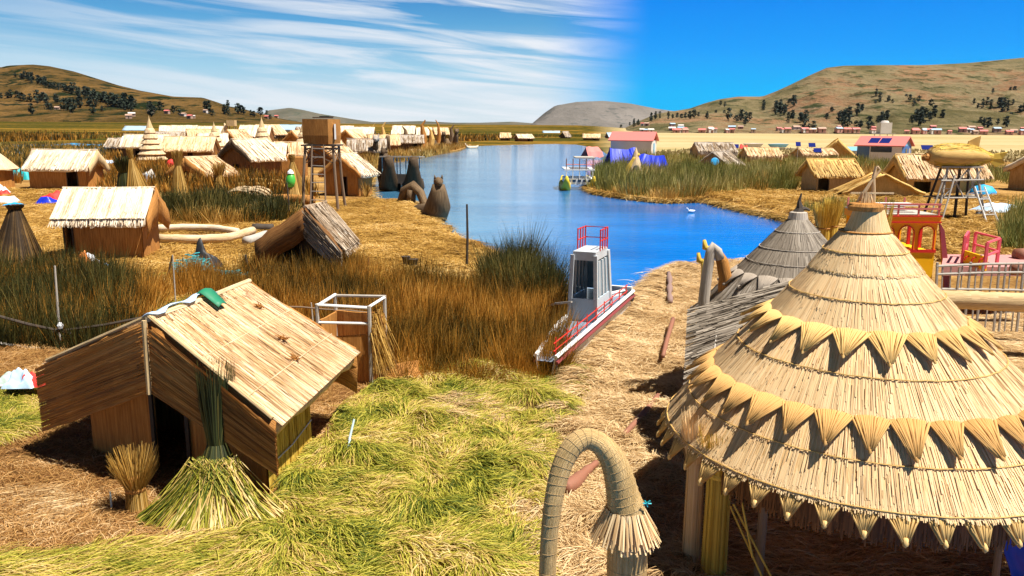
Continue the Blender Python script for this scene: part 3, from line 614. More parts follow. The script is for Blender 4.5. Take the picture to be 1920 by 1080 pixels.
# --- the large hut in front
big = dict(A=V((-4.87, 10.53, 2.42)), B=V((-4.44, 13.27, 2.40)), C=V((-3.03, 9.71, 1.30)), E=V((-2.65, 12.95, 1.33)), F=V((-6.89, 11.49, 1.50)), H=V((-6.5, 14.1, 1.45)))
def over_big(k, t):
    A, B, C, E, F, H, u, v = (k[x] for x in ('A', 'B', 'C', 'E', 'F', 'H', 'u', 'v')); n_ = lambda p: V((0, 0, .0)) + p
    lay('roof_stalks', n_(A), n_(B), n_(E), n_(C), 4600, .015, S_ROOF, t, off=.02, along=(.4, 1.0), bow=.04, kind='stuff')
    lay('roof_stalks', n_(B), n_(A), n_(F), n_(H), 900, .022, S_ROOF, t, off=.035, along=(.3, .9), bow=.04, kind='stuff')
    d = -u * .12
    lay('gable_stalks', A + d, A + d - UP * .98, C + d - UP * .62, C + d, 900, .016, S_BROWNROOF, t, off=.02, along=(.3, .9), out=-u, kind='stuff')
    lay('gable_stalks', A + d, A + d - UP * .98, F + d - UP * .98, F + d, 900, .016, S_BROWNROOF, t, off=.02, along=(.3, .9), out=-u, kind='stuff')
    fr, br = k['fr'], k['br']; h = lambda p, z: V((p.x, p.y, z)) + v * .05
    lay('wall_stalks', h(fr, 1.15), h(br, 1.15), h(br, 0), h(fr, 0), 700, .02, S_YSTALK, t, off=.01, along=(.5, 1), out=v, kind='stuff')
    for z in (.45, .85):
        mb = MB(); mb.tube([h(fr, z) + v * .03, h((fr + br) / 2, z - .03) + v * .04, h(br, z + .02) + v * .03], .012, 5); mb.build('binding_cord', WHITEC, t)
    for s_ in (.42, .80):
        mb = MB(); pts = [V(big['A']).lerp(B, x).lerp(V(C).lerp(E, x), s_) + UP * (.07 - .04 * math.sin(math.pi * s_)) for x in (0, .3, .6, 1)]
        mb.tube(pts, .008, 4); mb.build('binding_cord', CREAM_T, t)
    for (x, s_) in ((.62, .62), (.78, .30), (.52, .80)):
        mb = MB(); p = A.lerp(B, x).lerp(C.lerp(E, x), s_) + UP * .06
        for _ in range(9): mb.tube([p + V((random.uniform(-.04, .04), random.uniform(-.04, .04), 0)), p + V((random.uniform(-.12, .12), random.uniform(-.15, .12), random.uniform(.02, .10)))], [.012, .006], 4)
        mb.build('knot', BROWN_T, t)
    mb = MB(); P = [A.lerp(F, x) + V((0, -.02, .06)) for x in np.linspace(0, 1, 9)]; mb.tube(P, .03, 6); mb.tube([A.lerp(C, x) + V((0, -.03, .05)) for x in np.linspace(0, 1, 9)], .025, 6); mb.tube([A - u * .14 + UP * .02, A - u * .16 - UP * 1.0], .035, 6); mb.build('edge_roll', TAN_T, t)
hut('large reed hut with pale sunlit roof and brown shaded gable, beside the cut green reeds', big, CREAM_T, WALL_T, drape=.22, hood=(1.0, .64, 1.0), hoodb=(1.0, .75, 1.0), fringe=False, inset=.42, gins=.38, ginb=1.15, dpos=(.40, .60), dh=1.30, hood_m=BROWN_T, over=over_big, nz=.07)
def mk(px, py, th, L, W, he, hr):
    return hut_corners(R(th), G(px, py), L, W, he, hr)
def cor(A, C, wd_dir=None): pass
# second hut: long side to the camera, roof mat hanging over it
def over_2(k, t):
    A, B, C, E, F, H, u, v = (k[x] for x in ('A', 'B', 'C', 'E', 'F', 'H', 'u', 'v'))
    lay('roof_stalks', A, B, E, C, 1500, .035, S_BLEACH, t, off=.05, along=(.3, .9), bow=.04, kind='stuff')
p2 = G(84, 492)
c2 = hut_corners(R(82), p2 + V((.15, 1.5, 0)), 3.25, 2.8, 1.6, 2.6)
hut('straw hut with a bleached mat drooping over its long orange wall', c2, WHITE_T, WALL_T, drape=.3, inset=.35, gins=.25, door='right', dpos=(.0, .11), dh=1.4, hoodb=(1.2, .8, .8), hood_m=BROWN_T, over=over_2, nz=.12)
# weathered hut with the sagging grey roof
c3 = dict(A=G(572, 388, 2.35), B=None, C=G(641, 468, 1.0), E=G(658, 437, 1.25), F=G(481, 452, 1.15), H=None)
c3['B'] = c3['A'] + V((.3, 1.7, 0)); c3['H'] = c3['F'] + V((.3, 1.6, 0)); c3['E'] = c3['C'] + V((.2, 1.6, .12))
def over_3(k, t):
    A, B, C, E, F, H, u, v = (k[x] for x in ('A', 'B', 'C', 'E', 'F', 'H', 'u', 'v'))
    lay('roof_stalks', A, B, E, C, 900, .04, S_W3, t, off=.04, along=(.3, .9), bow=.04, kind='stuff')
    lay('gable_stalks', A - u * .12, A - u * .12 - UP * 1.0, C - u * .12 - UP * .75, C - u * .12, 520, .045, S_W3, t, off=.05, along=(.35, .95), out=-u, kind='stuff')
hut('sagging weathered hut with grey frayed roof mats, standing in the reeds', c3, thatch('old_mat', (.50, .40, .30), (.10, .055, .025), mid=(.26, .17, .10)), DARK_T, drape=.25, extra_left_drape=.06, hood=(1.0, .75, 1.0), inset=.3, gins=.4, dpos=(.2, .45), hood_m=WALLB, over=over_3, nz=.12)
# mid-ground huts:   name, base px, base py, angle, L, W, he, hr, roof, wall, door, drape
def simple(lab, px, py, th, L, W, he, hr, rm, wm, door='right', drape=.4, hood=None, hoodb=None, dpos=(.62, .78), dh=1.4, ins=.3, nz=.12, group=None, hm=None, **k):
    if wm is WALL_T: wm = random.choice([WALL_T, WALLB, WALLB, WALLC])
    return hut(lab, mk(px, py, th, L, W, he, hr), rm, wm, drape=drape, hood=hood, hoodb=hoodb, inset=ins, gins=.3, door=door, dpos=dpos, dh=dh, nz=nz, group=group, hood_m=hm, **k)
simple('straw hut with a wide white roof mat and a dark doorway beside the pond', 68, 352, 88, 5.0, 3.4, 1.75, 3.0, WHITE_T, WALL_T, dpos=(.66, .84), dh=1.7, hoodb=(1.0, .7, .7), hm=TAN_T)
simple('low brown hut with two leaning sheaves against its gable', 350, 350, 24, 3.6, 4.4, 1.1, 2.4, CREAM_T, WALL_T, door='front', hood=(1.1, .7, .7), hm=BROWN_T, dpos=(.6, .7))
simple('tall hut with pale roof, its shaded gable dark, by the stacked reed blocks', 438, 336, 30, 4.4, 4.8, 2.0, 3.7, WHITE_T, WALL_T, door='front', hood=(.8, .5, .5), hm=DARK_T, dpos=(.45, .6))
simple('small hut with pale roof on the water edge behind the tank tower', 638, 368, 14, 3.0, 3.2, 1.7, 3.0, WHITE_T, WALL_T, door='front', dpos=(.5, .66), hood=(.6, .4, .4), hm=BROWN_T)
simple('white roofed hut beside the tallest stepped reed cone', 236, 300, 88, 6.4, 3.5, 2.1, 3.6, WHITE_T, DARK_T, dpos=(.3, .5))
simple('tan roofed hut with rounded end between two stepped cones', 312, 306, 84, 6.6, 4.2, 1.9, 3.5, CREAM_T, WALL_T, dpos=(.5, .6))
simple('brown gabled hut left of the tank tower', 548, 292, 28, 4.5, 5.0, 2.2, 4.2, CREAM_T, WALL_T, door='front', dpos=(.45, .55), hood=(1.0, .7, .7), hm=BROWN_T)
BGR = 'reed houses in the far row of the village'
bgl = [('blue grey roofed house at the far left end of the village row', 236, 252, 88, 12, 8, 2.2, 4.2, STEELR, PALEW), ('cream hut just behind the blue grey roofed house', 300, 256, 70, 9, 6, 2.2, 4.6, WHITE_T, WALL_T), ('long white roofed hut in the village row', 322, 262, 88, 9, 6, 2.4, 4.8, WHITE_T, WALL_T), ('low grey roofed shelter behind the white roofed hut', 222, 278, 88, 7, 5, .9, 2.2, GREY_T, DARK_T),
  ('grey weathered hut behind the tallest stepped cone', 290, 274, 80, 9, 5, 1.8, 3.4, GREY_T, WALL_T), ('wide pale hut right of the long white roofed hut', 372, 264, 88, 9, 6, 2.4, 4.6, WHITE_T, WALL_T), ('cone topped tan hut in front of the wide pale hut', 352, 284, 60, 6, 5, 1.8, 4.2, TAN_T, TAN_T), ('cream hut below the square lookout', 452, 272, 88, 8, 6, 2.4, 5.0, WHITE_T, WALL_T),
  ('small cream hut right of the square lookout', 480, 268, 40, 8, 8, 2.6, 5.2, CREAM_T, DARK_T), ('blue roofed house behind the brown gabled hut', 522, 254, 88, 12, 9, 3.0, 5.4, STEELR, PALEW), ('pale hut behind the brown gabled hut', 556, 264, 60, 7, 6, 2.4, 4.6, GREY_T, DARK_T), ('orange gabled hut right of the water tank', 648, 280, 20, 6, 6, 1.8, 4.2, CREAM_T, BROWN_T),
  ('white roofed hut right of the water tank', 622, 262, 80, 8, 6, 2.6, 5.0, WHITE_T, WALL_T), ('low white roofed hut behind the orange gabled hut', 662, 262, 88, 8, 6, 2.2, 4.6, WHITE_T, WALL_T), ('long pale roofed hut near the moored boats', 736, 264, 88, 8, 6, 2.6, 5.2, WHITE_T, WALL_T), ('cream hut beside the far reed boats', 776, 262, 88, 7, 6, 2.0, 4.6, WHITE_T, BROWN_T),
  ('last small hut of the village point by the lake', 812, 262, 70, 6, 5, 2.2, 4.6, CREAM_T, BROWN_T), ('grey hut under the tall village pole', 742, 282, 84, 6, 4, 1.8, 3.2, GREY_T, DARK_T)]
for (lab, px, py, th, L, W, he, hr, rm, wm) in bgl: simple(lab, px, py, th, L, W, he, hr, rm, wm, group=BGR, dh=1.6, hood=(1.0, .6, .6), hm=BROWN_T if rm is not STEELR else STEELR, nz=.2)
for (lab, px, py, th, L, W, he, hr, rm) in [('small dark sided hut between the tall hut and the pointed stepped cone', 474, 314, 84, 4.2, 3.4, 1.5, 2.9, WHITE_T), ('squat dark hut behind the stacked reed block', 516, 312, 80, 4.6, 3.4, 1.6, 3.0, CREAM_T), ('small hut seen between the legs of the tank tower', 598, 314, 30, 4.2, 4.0, 1.6, 3.2, CREAM_T), ('grey roofed hut behind the small water edge hut', 652, 302, 80, 5.6, 4.2, 1.7, 3.2, GREY_T),
  ('weathered hut by the dark inlet boats', 690, 286, 76, 6.0, 4.4, 1.7, 3.4, TAN_T), ('low dark hut left of the tallest stepped cone', 205, 290, 84, 5.4, 4.0, 1.5, 2.7, GREY_T), ('tiny pale hut squeezed behind the tan roofed hut', 372, 290, 70, 5.0, 4.0, 1.8, 3.6, WHITE_T), ('narrow gabled hut behind the tall pale roofed hut', 428, 288, 20, 5.0, 4.6, 2.0, 4.2, CREAM_T), ('dark gabled hut beside the pale hut behind the brown gabled one', 580, 280, 16, 5.0, 5.0, 2.0, 4.4, TAN_T)]:
    simple(lab, px, py, th, L, W, he, hr, rm, WALLB, group=BGR, dh=1.3, hood=(.8, .5, .5), hm=BROWN_T, nz=.25, dpos=(.4, .55))
FG = 'houses on the far shore across the lake'
for i, (px, py, wd, rm, lab) in enumerate([(945, 264.5, 5, WHITE_T, 'first tan roofed hut on the far shore'), (975, 264.5, 6, WHITE_T, 'wide white hut in the middle of the far shore'), (1025, 257, 9, STEELR, 'pale blue roofed house on the far shore'), (1062, 263, 5, WHITE_T, 'small grey hut near the end of the far shore'), (1100, 263, 6, WHITE_T, 'cream hut at the bend of the far shore'), (1145, 262, 5, STEELR, 'grey house on the pale plain by the trees')]):
    simple(lab, px - 8, py + [0, 1.2, 0, -.8, 1.5, 0][i], [88, 70, 85, 60, 95, 75][i], wd * [.8, 1, 1, .6, 1.1, .7][i], 4.5, 1.4, [3.0, 2.6, 3.2, 3.4, 2.7, 3.0][i], [TAN_T, WHITE_T, STEELR, GREY_T, CREAM_T, STEELR][i], WALLB, group=FG, nz=.2)
# right side huts
simple('golden mat hut with a wide shadowed opening above the far bank', 1508, 362, 82, 4.0, 3.0, 1.6, 2.7, GOLD_T, TAN_T, drape=.35, door='right', dpos=(.05, .30), dh=1.3, hood=(.5, .4, .4), hoodb=(.7, .6, .6), hm=GOLD_T)
simple('long tan hut with torn gable mat behind the fish tower', 1672, 362, 84, 7.2, 3.4, 1.5, 3.1, TAN_T, GOLD_T, drape=.35, door='right', dpos=(.1, .3), dh=1.0, hood=(.9, .9, .5), hm=GOLD_T)
simple('low golden tent shaped hut in front of the long tan hut', 1655, 374, 10, 3.0, 5.6, .5, 1.9, GOLD_T, GOLD_T, drape=.1, door=None, hood=(.2, .2, .2), hm=GOLD_T)
simple('pale arched mat hut standing in the reeds near the red pennant', 1300, 303, 88, 6.0, 4.5, 1.8, 2.9, GREY_T, TAN_T, drape=.9)
simple('grey tent hut with a round blue opening', 1335, 318, 50, 3.4, 4.6, .7, 2.2, GREY_T, GREY_T, drape=.2, door=None, hood=(.3, .2, .2), hm=GREY_T)
simple('cream mat hut under the red pennant', 1392, 308, 88, 5.0, 4.0, 1.4, 2.4, TAN_T, TAN_T, drape=.9, door='right', dpos=(.9, 1.0))
simple('cream mat hut beside the dark red boat', 1492, 305, 88, 5.4, 4.5, 1.4, 2.2, TAN_T, TAN_T, drape=.8)
simple('golden peaked hut left of the pale blue shed', 1567, 305, 20, 4.2, 5.6, 1.0, 3.6, GOLD_T, GOLD_T, drape=.3, door=None, hood=(.8, .6, .6), hm=GOLD_T)
simple('pale hut cut by the picture edge, right of the blue dome', 1925, 358, 70, 5, 4.6, 1.9, 3.2, WHITE_T, WALL_T, drape=.4, hood=(.6, .5, .5), hm=WHITE_T)
# conical hut at the left edge
t = thing('conical_hut', 'round hut with conical mat roof at the pond edge', 'hut', G(-12, 352)); p = t.location
mb = MB(); mb.lathe(p, [(1.5, 0), (1.45, 1.6)], 18); mb.build('wall', WALL_T, t)
mb = MB(); mb.lathe(p, [(.1, 3.2), (.9, 2.5), (1.9, 1.5), (1.85, 1.4)], 18, jit=.03); mb.build('roof', CREAM_T, t)
# ------------------------------------------------------------------ stepped reed cones
def stepped(lab, px, py, h, r, n, m, grp='stepped reed cones in the village'):
    p = G(px, py); t = thing('stepped_reed_cone', lab, 'reed cone', p, grp)
    mb = MB(); mb.lathe(p, [(r * .8, 0), (r * .55, h * .5), (r * .2, h * .8)], 14); mb.build('core', BROWN_T, t)
    for k in range(n):
        f = k / n; z = h * (.12 + .68 * f); rr = r * (1.15 - f * .85); mb = MB(); mb.lathe(p + UP * z, [(rr * .35, h * .13), (rr * .8, h * .07), (rr, 0), (rr * .93, -h * .018), (rr * .5, h * .0)], 16, jit=.04); mb.build('tier', m, t, smooth=False)
    mb = MB(); mb.lathe(p + UP * h * .78, [(r * .28, 0), (r * .16, h * .1), (r * .05, h * .2), (.01, h * .27)], 10); mb.build('finial', TAN_T, t)
stepped('tallest stepped reed cone, beside the white roofed hut', 286, 309, 5.8, 1.6, 6, CREAM_T); stepped('stepped reed cone behind the tan roofed hut', 405, 300, 5.2, 1.6, 5, CREAM_T)
stepped('stepped reed cone with pointed finial behind the tall hut', 494, 299, 6.0, 1.7, 6, CREAM_T); stepped('broad stepped reed heap beside the pointed cone', 506, 303, 3.6, 1.6, 5, CREAM_T); stepped('stepped reed cone half hidden by the tank tower', 571, 308, 5.4, 1.6, 5, CREAM_T)
# square lookout with dark figure-like prow
p = G(437, 276); t = thing('lookout', 'square mat lookout on posts above the village roofs', 'lookout', p)
mb = MB(); mb.box(p + UP * 5.4, (1.8, 1.6, 1.3)); mb.build('cabin', TAN_T, t)
mb = MB()
for sx in (-1, 1):
    for sy in (-1, 1): mb.bar(p + V((sx * 1.3, sy * 1.2, 0)), p + V((sx * .7, sy * .6, 4.8)), .14)
mb.build('post', WOOD, t)
mb = MB(); q = p + V((-1.9, 0, 0)); mb.tube([q, q + V((-.2, 0, 2)), q + V((.1, 0, 3.6)), q + V((.5, 0, 4.6)), q + V((.2, 0, 5.4))], [.9, .8, .6, .45, .15], 9); tag(mb.build('reed_figure', CREAM_T, loc=q), 'upright twisted reed figure beside the square lookout', 'sculpture')
# ------------------------------------------------------------------ water tank tower with ladder
p = G(609, 392); t = thing('tank_tower', 'tall pole tower carrying a mat covered water tank, with a ladder', 'water tower', p); PT = p
hh = 4.55; W1, W2 = 1.05, .82; legs = [(-1, -1), (1, -1), (1, 1), (-1, 1)]; Lb = [p + V((a * W1, b * W1, -.1)) for a, b in legs]; Lt = [p + V((a * W2, b * W2, hh - .75)) for a, b in legs]
for a, b in zip(Lb, Lt):
    mb = MB(); m_ = a.lerp(b, .5) + V((random.uniform(-.05, .05), 0, 0)); mb.tube([a, m_, b], [.095, .09, .08], 7); mb.build('leg', WOOD, t)
for i in range(4):
    j = (i + 1) % 4; mb = MB(); a, b, c, d = Lb[i].lerp(Lt[i], .96), Lb[j].lerp(Lt[j], .96), Lb[i].lerp(Lt[i], .74), Lb[j].lerp(Lt[j], .74)
    mb.bar(a, b, .08); mb.bar(c, b, .05); mb.bar(a, d, .05); mb.build('brace', WOOD, t)
mb = MB(); mb.box(p + UP * (hh - .7), (2.1, 2.0, .09)); mb.build('platform', DKWOOD, t)
mb = MB(); qb = p + UP * (hh - .62); Rz_ = Matrix.Rotation(R(-14), 3, 'Z'); ct = [(-1, -1), (.0, -1.05), (1, -1), (1.05, 0), (1, 1), (0, 1.05), (-1, 1), (-1.05, 0)]
for za, zb_, ra, rb in ((0, .5, .80, .84), (.5, 1.45, .84, .82)):
    for i in range(8):
        x0, y0 = ct[i]; x1, y1 = ct[(i + 1) % 8]; mb.quad(qb + Rz_ @ V((x0 * ra, y0 * ra, za)), qb + Rz_ @ V((x1 * ra, y1 * ra, za)), qb + Rz_ @ V((x1 * rb, y1 * rb, zb_)), qb + Rz_ @ V((x0 * rb, y0 * rb, zb_)))
for z_ in (0, 1.45): mb.add([qb + Rz_ @ V((x * .82, y * .82, z_)) for x, y in ct], [tuple(range(8))])
tag(mb.build('water_tank', BROWN_T, loc=p + UP * (hh - .62)), 'boxy water tank wrapped in brown reed mat on the tall pole tower', 'tank')
mb = MB(); mb.box(p + V((.86, -.38, hh + .1)), (.10, .34, .9), R(20)); tag(mb.build('white_strip', WHITEP, loc=p + V((.86, -.38, hh + .1))), 'narrow white strip on the side of the wrapped tank', 'board')  # thin white box set against the tank's right side
mb = MB(); mb.box(p + V((.1, 0, hh + .92)), (1.2, .9, .06), R(12)); mb.box(p + V((.3, .1, hh + .98)), (.7, .5, .05), R(-22)); tag(mb.build('loose_board', DKWOOD, loc=p + UP * (hh + .9)), 'dark board lying on top of the wrapped tank', 'board')
lt = thing('ladder', 'pole ladder leaning against the tall tank tower', 'ladder', p + V((0, -1.9, 0)))
a0, a1 = p + V((-.40, -2.0, -.05)), p + V((-.38, -.95, 3.9)); b0, b1 = p + V((.55, -2.1, -.05)), p + V((.30, -.95, 3.9))
for a, b in ((a0, a1), (b0, b1)): mb = MB(); mb.tube([a, b], [.05, .04], 7); mb.build('rail', WOOD, lt)
for k in range(8): f = .07 + k * .125; mb = MB(); mb.bar(a0.lerp(a1, f), b0.lerp(b1, f + random.uniform(-.01, .01)), .045); mb.build('rung', GREYWOOD, lt)
# ------------------------------------------------------------------ latrine with white frame
pts = [G(598, 640, 1.0), G(704, 632, .95)]
c = G(668, 722); t = thing('reed_enclosure', 'roofless reed mat enclosure with a white pole frame on top, behind the large hut', 'enclosure', c)
fw, fd, hz = 1.05, 1.0, 1.25; ctr = c + V((-.15, .55, 0)); mb = MB()
ring = [(-fw / 2, -fd / 2), (fw / 2, -fd / 2), (fw / 2, fd / 2), (-fw / 2, fd / 2)]; Rm = Matrix.Rotation(R(-8), 3, 'Z'); Q = [ctr + Rm @ V((x, y, 0)) for x, y in ring]
for i in range(4):
    a, b = Q[i], Q[(i + 1) % 4]; mb.loft([a + UP * (hz - .3 * (i == 0)), a + UP * .6 + (a - ctr) * .04, a - UP * .1], [b + UP * (hz - .2 * (i == 0)), b + UP * .6 + (b - ctr) * .04, b - UP * .1], 6, .05, i)
mb.build('mat_wall', WALL_T, t, solid=.04)
for i in range(4): mb = MB(); mb.tube([Q[i] * 1.0, Q[i] + UP * (hz + .35)], .04, 7); mb.build('corner_post', GREYWOOD, t)
for i in range(4): mb = MB(); mb.tube([Q[i] + UP * (hz + .33), Q[(i + 1) % 4] + UP * (hz + .31)], .032, 7); mb.build('top_pole', WHITEP if i != 2 else GREYWOOD, t)
mb = MB(); mb.tube([Q[0] + UP * (hz - .02), Q[1] + UP * (hz + .0)], .03, 7); mb.build('top_pole', WHITEP, t)
strands('loose_reeds', np.array([list(Q[1] + V((random.uniform(.0, .12), random.uniform(-.1, .9), random.uniform(.9, 1.45)))) for _ in range(260)]), np.array([[random.uniform(.0, .45), random.uniform(-.5, .3), -1] for _ in range(260)]), .9, .022, S_GOLD, K=3, parent=t, a=np.zeros(260), b=np.full(260, -.05), kind='stuff')
# ------------------------------------------------------------------ sheaves, logs and small things on the village side
def sheaf(name, lab, base, h, r0, r1, mat, core, n=500, lean=(0, 0), neck=.55, cat='reed sheaf', w_=.02, flare=1.0, tie=None):
    """bundle of stalks tied at the neck; r0 foot radius, r1 neck radius"""
    base = V(base); t = thing(name, lab, cat, base); lx, ly = lean
    ax = lambda z: V((lx * z / h, ly * z / h, z))
    mb = MB(); mb.tube([base + ax(-.1), base + ax(h * neck), base + ax(h * (neck + (1 - neck) * .3))], [r0 * .8, r1 * .9, r1 * .55], 12); mb.build('core', core, t)
    a = RNG.random(n) * 6.283; k = np.sqrt(RNG.random(n)) * .35 + .65; h1 = h * RNG.uniform(.72, 1.06, n) * .5
    nb = h * neck; foot = np.stack([np.cos(a) * r0 * k, np.sin(a) * r0 * k, 0 * a - .05], 1) + np.array(base)
    nk = np.stack([np.cos(a) * r1 * k + lx * neck, np.sin(a) * r1 * k + ly * neck, nb + 0 * a], 1) + np.array(base)
    d = nk - foot; L = np.linalg.norm(d, axis=1); d /= L[:, None]; sd = np.stack([-np.sin(a), np.cos(a), 0 * a], 1)
    strands('stalks', foot, d, L, RNG.uniform(.6, 1.4, n) * w_, mat, K=2, parent=t, side=sd + RNG.normal(size=(n, 3)) * .3, taper=.8, kind='stuff')
    a2 = a + RNG.normal(size=n) * .3; top = nk + np.stack([np.cos(a2) * r1 * flare * k + lx * (1 - neck), np.sin(a2) * r1 * flare * k + ly * (1 - neck), h * (1 - neck) * RNG.uniform(.6, 1.15, n)], 1)
    d = top - nk; L = np.linalg.norm(d, axis=1); d /= L[:, None]
    strands('stalks', nk, d, L, RNG.uniform(.6, 1.4, n) * w_, mat, K=2, parent=t, side=sd + RNG.normal(size=(n, 3)) * .3, taper=.3, kind='stuff')
    if tie: mb = MB(); c = base + ax(nb); mb.lathe(c, [(r1 * 1.05, -.03), (r1 * 1.12, 0), (r1 * 1.05, .03)], 14); mb.build('binding_cord', tie, t)
    return t
sheaf('reed_sheaf', 'big dark sheaf standing left of the second hut', G(32, 497, 0), 2.15, 1.0, .2, straw('dark_brown_reed', [(0, (.008, .005, .002)), (.5, (.05, .026, .008)), (.85, (.26, .14, .035)), (1, (.45, .28, .08))], .9, .5, .1), DARK_T, 2600, neck=.93, flare=.5, w_=.02, lean=(.1, .1))  # stalks vary from near black to golden brown
sheaf('reed_sheaf', 'small orange sheaf tied upright before the large hut doorway', G(258, 958), .80, .15, .12, S_GOLD, BROWN_T, 420, neck=.4, flare=1.7, w_=.012, tie=BROWN_T)
# tall cut-reed stook in front of the large hut: a fan of green butts around a tied top coloured dark for the hut's shade
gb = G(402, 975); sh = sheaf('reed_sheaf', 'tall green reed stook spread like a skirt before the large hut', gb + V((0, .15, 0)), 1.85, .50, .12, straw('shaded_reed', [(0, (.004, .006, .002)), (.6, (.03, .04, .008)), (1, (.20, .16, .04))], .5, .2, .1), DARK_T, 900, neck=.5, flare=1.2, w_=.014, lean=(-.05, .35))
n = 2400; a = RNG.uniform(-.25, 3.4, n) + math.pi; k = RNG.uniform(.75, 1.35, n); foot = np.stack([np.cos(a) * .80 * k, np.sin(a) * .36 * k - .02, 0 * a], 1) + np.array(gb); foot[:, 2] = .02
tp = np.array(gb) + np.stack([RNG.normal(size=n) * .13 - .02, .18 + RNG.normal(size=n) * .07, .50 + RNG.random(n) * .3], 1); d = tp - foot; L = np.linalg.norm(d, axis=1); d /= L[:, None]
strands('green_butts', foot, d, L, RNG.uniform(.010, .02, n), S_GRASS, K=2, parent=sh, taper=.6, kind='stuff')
sheaf('reed_sheaf', 'first leaning sheaf against the low brown hut', G(338, 372), 3.2, .7, .2, S_GOLD, BROWN_T, 260, neck=.7, w_=.06); sheaf('reed_sheaf', 'dry peaked sheaf behind the second hut', G(268, 396), 3.6, 1.1, .1, S_GOLD, BROWN_T, 300, neck=.85, w_=.07, lean=(-.5, 0))
sheaf('reed_sheaf', 'dark sheaf among reeds behind the second hut', G(238, 388), 3.0, .8, .3, S_DKREED, DARK_T, 260, neck=.7, w_=.07); sheaf('reed_sheaf', 'orange sheaf teepee beside the tank tower', G(556, 373), 3.0, 1.0, .12, S_GOLD, BROWN_T, 500, neck=.85, w_=.06, lean=(-.2, 0))
sheaf('reed_sheaf', 'short dry sheaf right of the low brown hut', G(412, 362), 2.2, .6, .3, S_GOLD, BROWN_T, 200, neck=.6, w_=.06)
def roll(name, lab, pts, r, mat, cat='reed roll', n=12, group=None):
    mb = MB(); P = []
    for i in range(len(pts) - 1):
        for k in range(4): P.append(V(pts[i]).lerp(V(pts[i + 1]), k / 4))
    P.append(V(pts[-1])); P = [P[0]] + [(P[i - 1] + P[i] * 2 + P[i + 1]) / 4 for i in range(1, len(P) - 1)] + [P[-1]]
    rr = [r * random.uniform(.93, 1.06) for _ in P] if not isinstance(r, list) else [r[min(len(r) - 1, int(i * len(r) / len(P)))] for i in range(len(P))]
    mb.tube(P, rr, n); o = mb.build(name, mat, loc=P[0], smooth=True); return tag(o, lab, cat, group)
zz = .2
roll('reed_roll', 'pale straight reed roll lying right of the second hut, the far one', [G(294, 428, .25), G(340, 426, .25), G(400, 427, .25), G(446, 434, .2)], .16, WHITE_T); roll('reed_roll', 'long pale reed roll curving up at its right end', [G(296, 447, .25), G(360, 449, .25), G(430, 446, .25), G(474, 432, .3)], .19, CREAM_T)
roll('reed_roll', 'short pale roll stub left of the weathered hut', [G(462, 452, .2), G(482, 446, .2), G(500, 440, .2)], .2, GREYWOOD, 'log'); roll('dark_log', 'dark log behind the curved reed roll', [G(474, 427, .15), G(512, 427, .15)], .2, DKWOOD, 'log')
for i, (a, b, y) in enumerate([(437, 528, 342), (448, 540, 350), (512, 585, 374)]):
    roll('reed_roll', ['upper dry reed roll stacked by the tall hut', 'lower dry reed roll stacked by the tall hut', 'dry reed roll lying before the orange teepee'][i], [G(a, y, .3), G((a + b) / 2, y - 1, .3), G(b, y + 2, .3)], .32, GOLD_T if i < 2 else BROWN_T)
mb = MB(); q = G(525, 330); mb.box(q + UP * .9, (5.2, 3.0, 2.0), R(8)); tag(mb.build('reed_block', BROWN_T, loc=q, solid=0), 'stacked block of dried reeds right of the tall pale roofed hut', 'reed stack')
for i in range(6):
    cx = 448 + (i % 3) * 3 + (i // 3) * 24; mb = MB(); q = G(cx, 378 - (i % 3) * 3, 0); w0 = 1.15; mb.tube([q + V((w0 * math.cos(a_), (i % 3) * .3, .75 * math.sin(a_))) for a_ in np.linspace(0, math.pi, 9)], .09, 6)
    tag(mb.build('bent_hoop', CREAM_T, loc=q), ['front','middle','back'][i % 3] + ' hoop of the ' + ('first' if i < 3 else 'second') + ' set of bent reed hoops by the dark reeds', 'hoop', 'bent reed hoops by the dark reeds')
# poles and sticks
def pole(lab, b, tpt, r=.03, mat=WOOD, name='pole', cat='pole', group=None):
    mb = MB(); b, tpt = V(b), V(tpt); m = b.lerp(tpt, .5) + V((random.uniform(-.02, .02) * (tpt - b).length, 0, 0)); mb.tube([b - UP * .1, m, tpt], [r, r * .9, r * .7], 7); return tag(mb.build(name, mat, loc=b), lab, cat, group)
def up(px, py, pyt, dx=0):
    b = G(px, py); h = (py - pyt) * mpp(b.y) * 1.02; return b, b + V((dx * mpp(b.y), 0, h))
pole('tall dark pole standing alone on the straw bank by the lake', *up(875, 504, 386, 1), .05, DKWOOD); pole('pale crooked stick standing in the left reeds', *up(113, 650, 497, 6), .028, GREYWOOD); pole('thin grey stick behind the large hut ridge', *up(330, 585, 478, 2), .02, GREYWOOD)
pole('thin pole left of the weathered hut with a tyre at its foot', *up(542, 408, 345, -1), .05, DKWOOD); pole('thin stick behind the roofless enclosure', *up(590, 650, 566, -3), .02, GREYWOOD); pole('crooked stick right of the roofless enclosure', *up(737, 668, 618, -4), .016, GREYWOOD)
pole('short dark stake by the teal rope heap', *up(312, 527, 480, 15), .04, DKWOOD); pole('charred stake right of the teal rope heap', *up(466, 512, 478, -4), .05, DKWOOD); pole('stub of dark stake near the weathered hut', *up(691, 503, 482), .03, DKWOOD)
pole('small green stake before the large hut', *up(210, 960, 918), .014, PIPE, 'stake', 'stake'); pole('tiny white stick in the litter before the large hut', *up(365, 960, 940), .006, WHITEP, 'stake', 'stake')
b = G(640, 902); mb = MB(); mb.tube([b, G(652, 860, .12), G(656, 820, .32), G(664, 786, .55)], [.022, .022, .02, .016], 8); tag(mb.build('hose', PIPE, loc=b), 'pale blue plastic hose arching out of the green reeds', 'hose')
t = thing('stick_fence', 'crooked stick rail running through the left reeds', 'fence', G(60, 640))
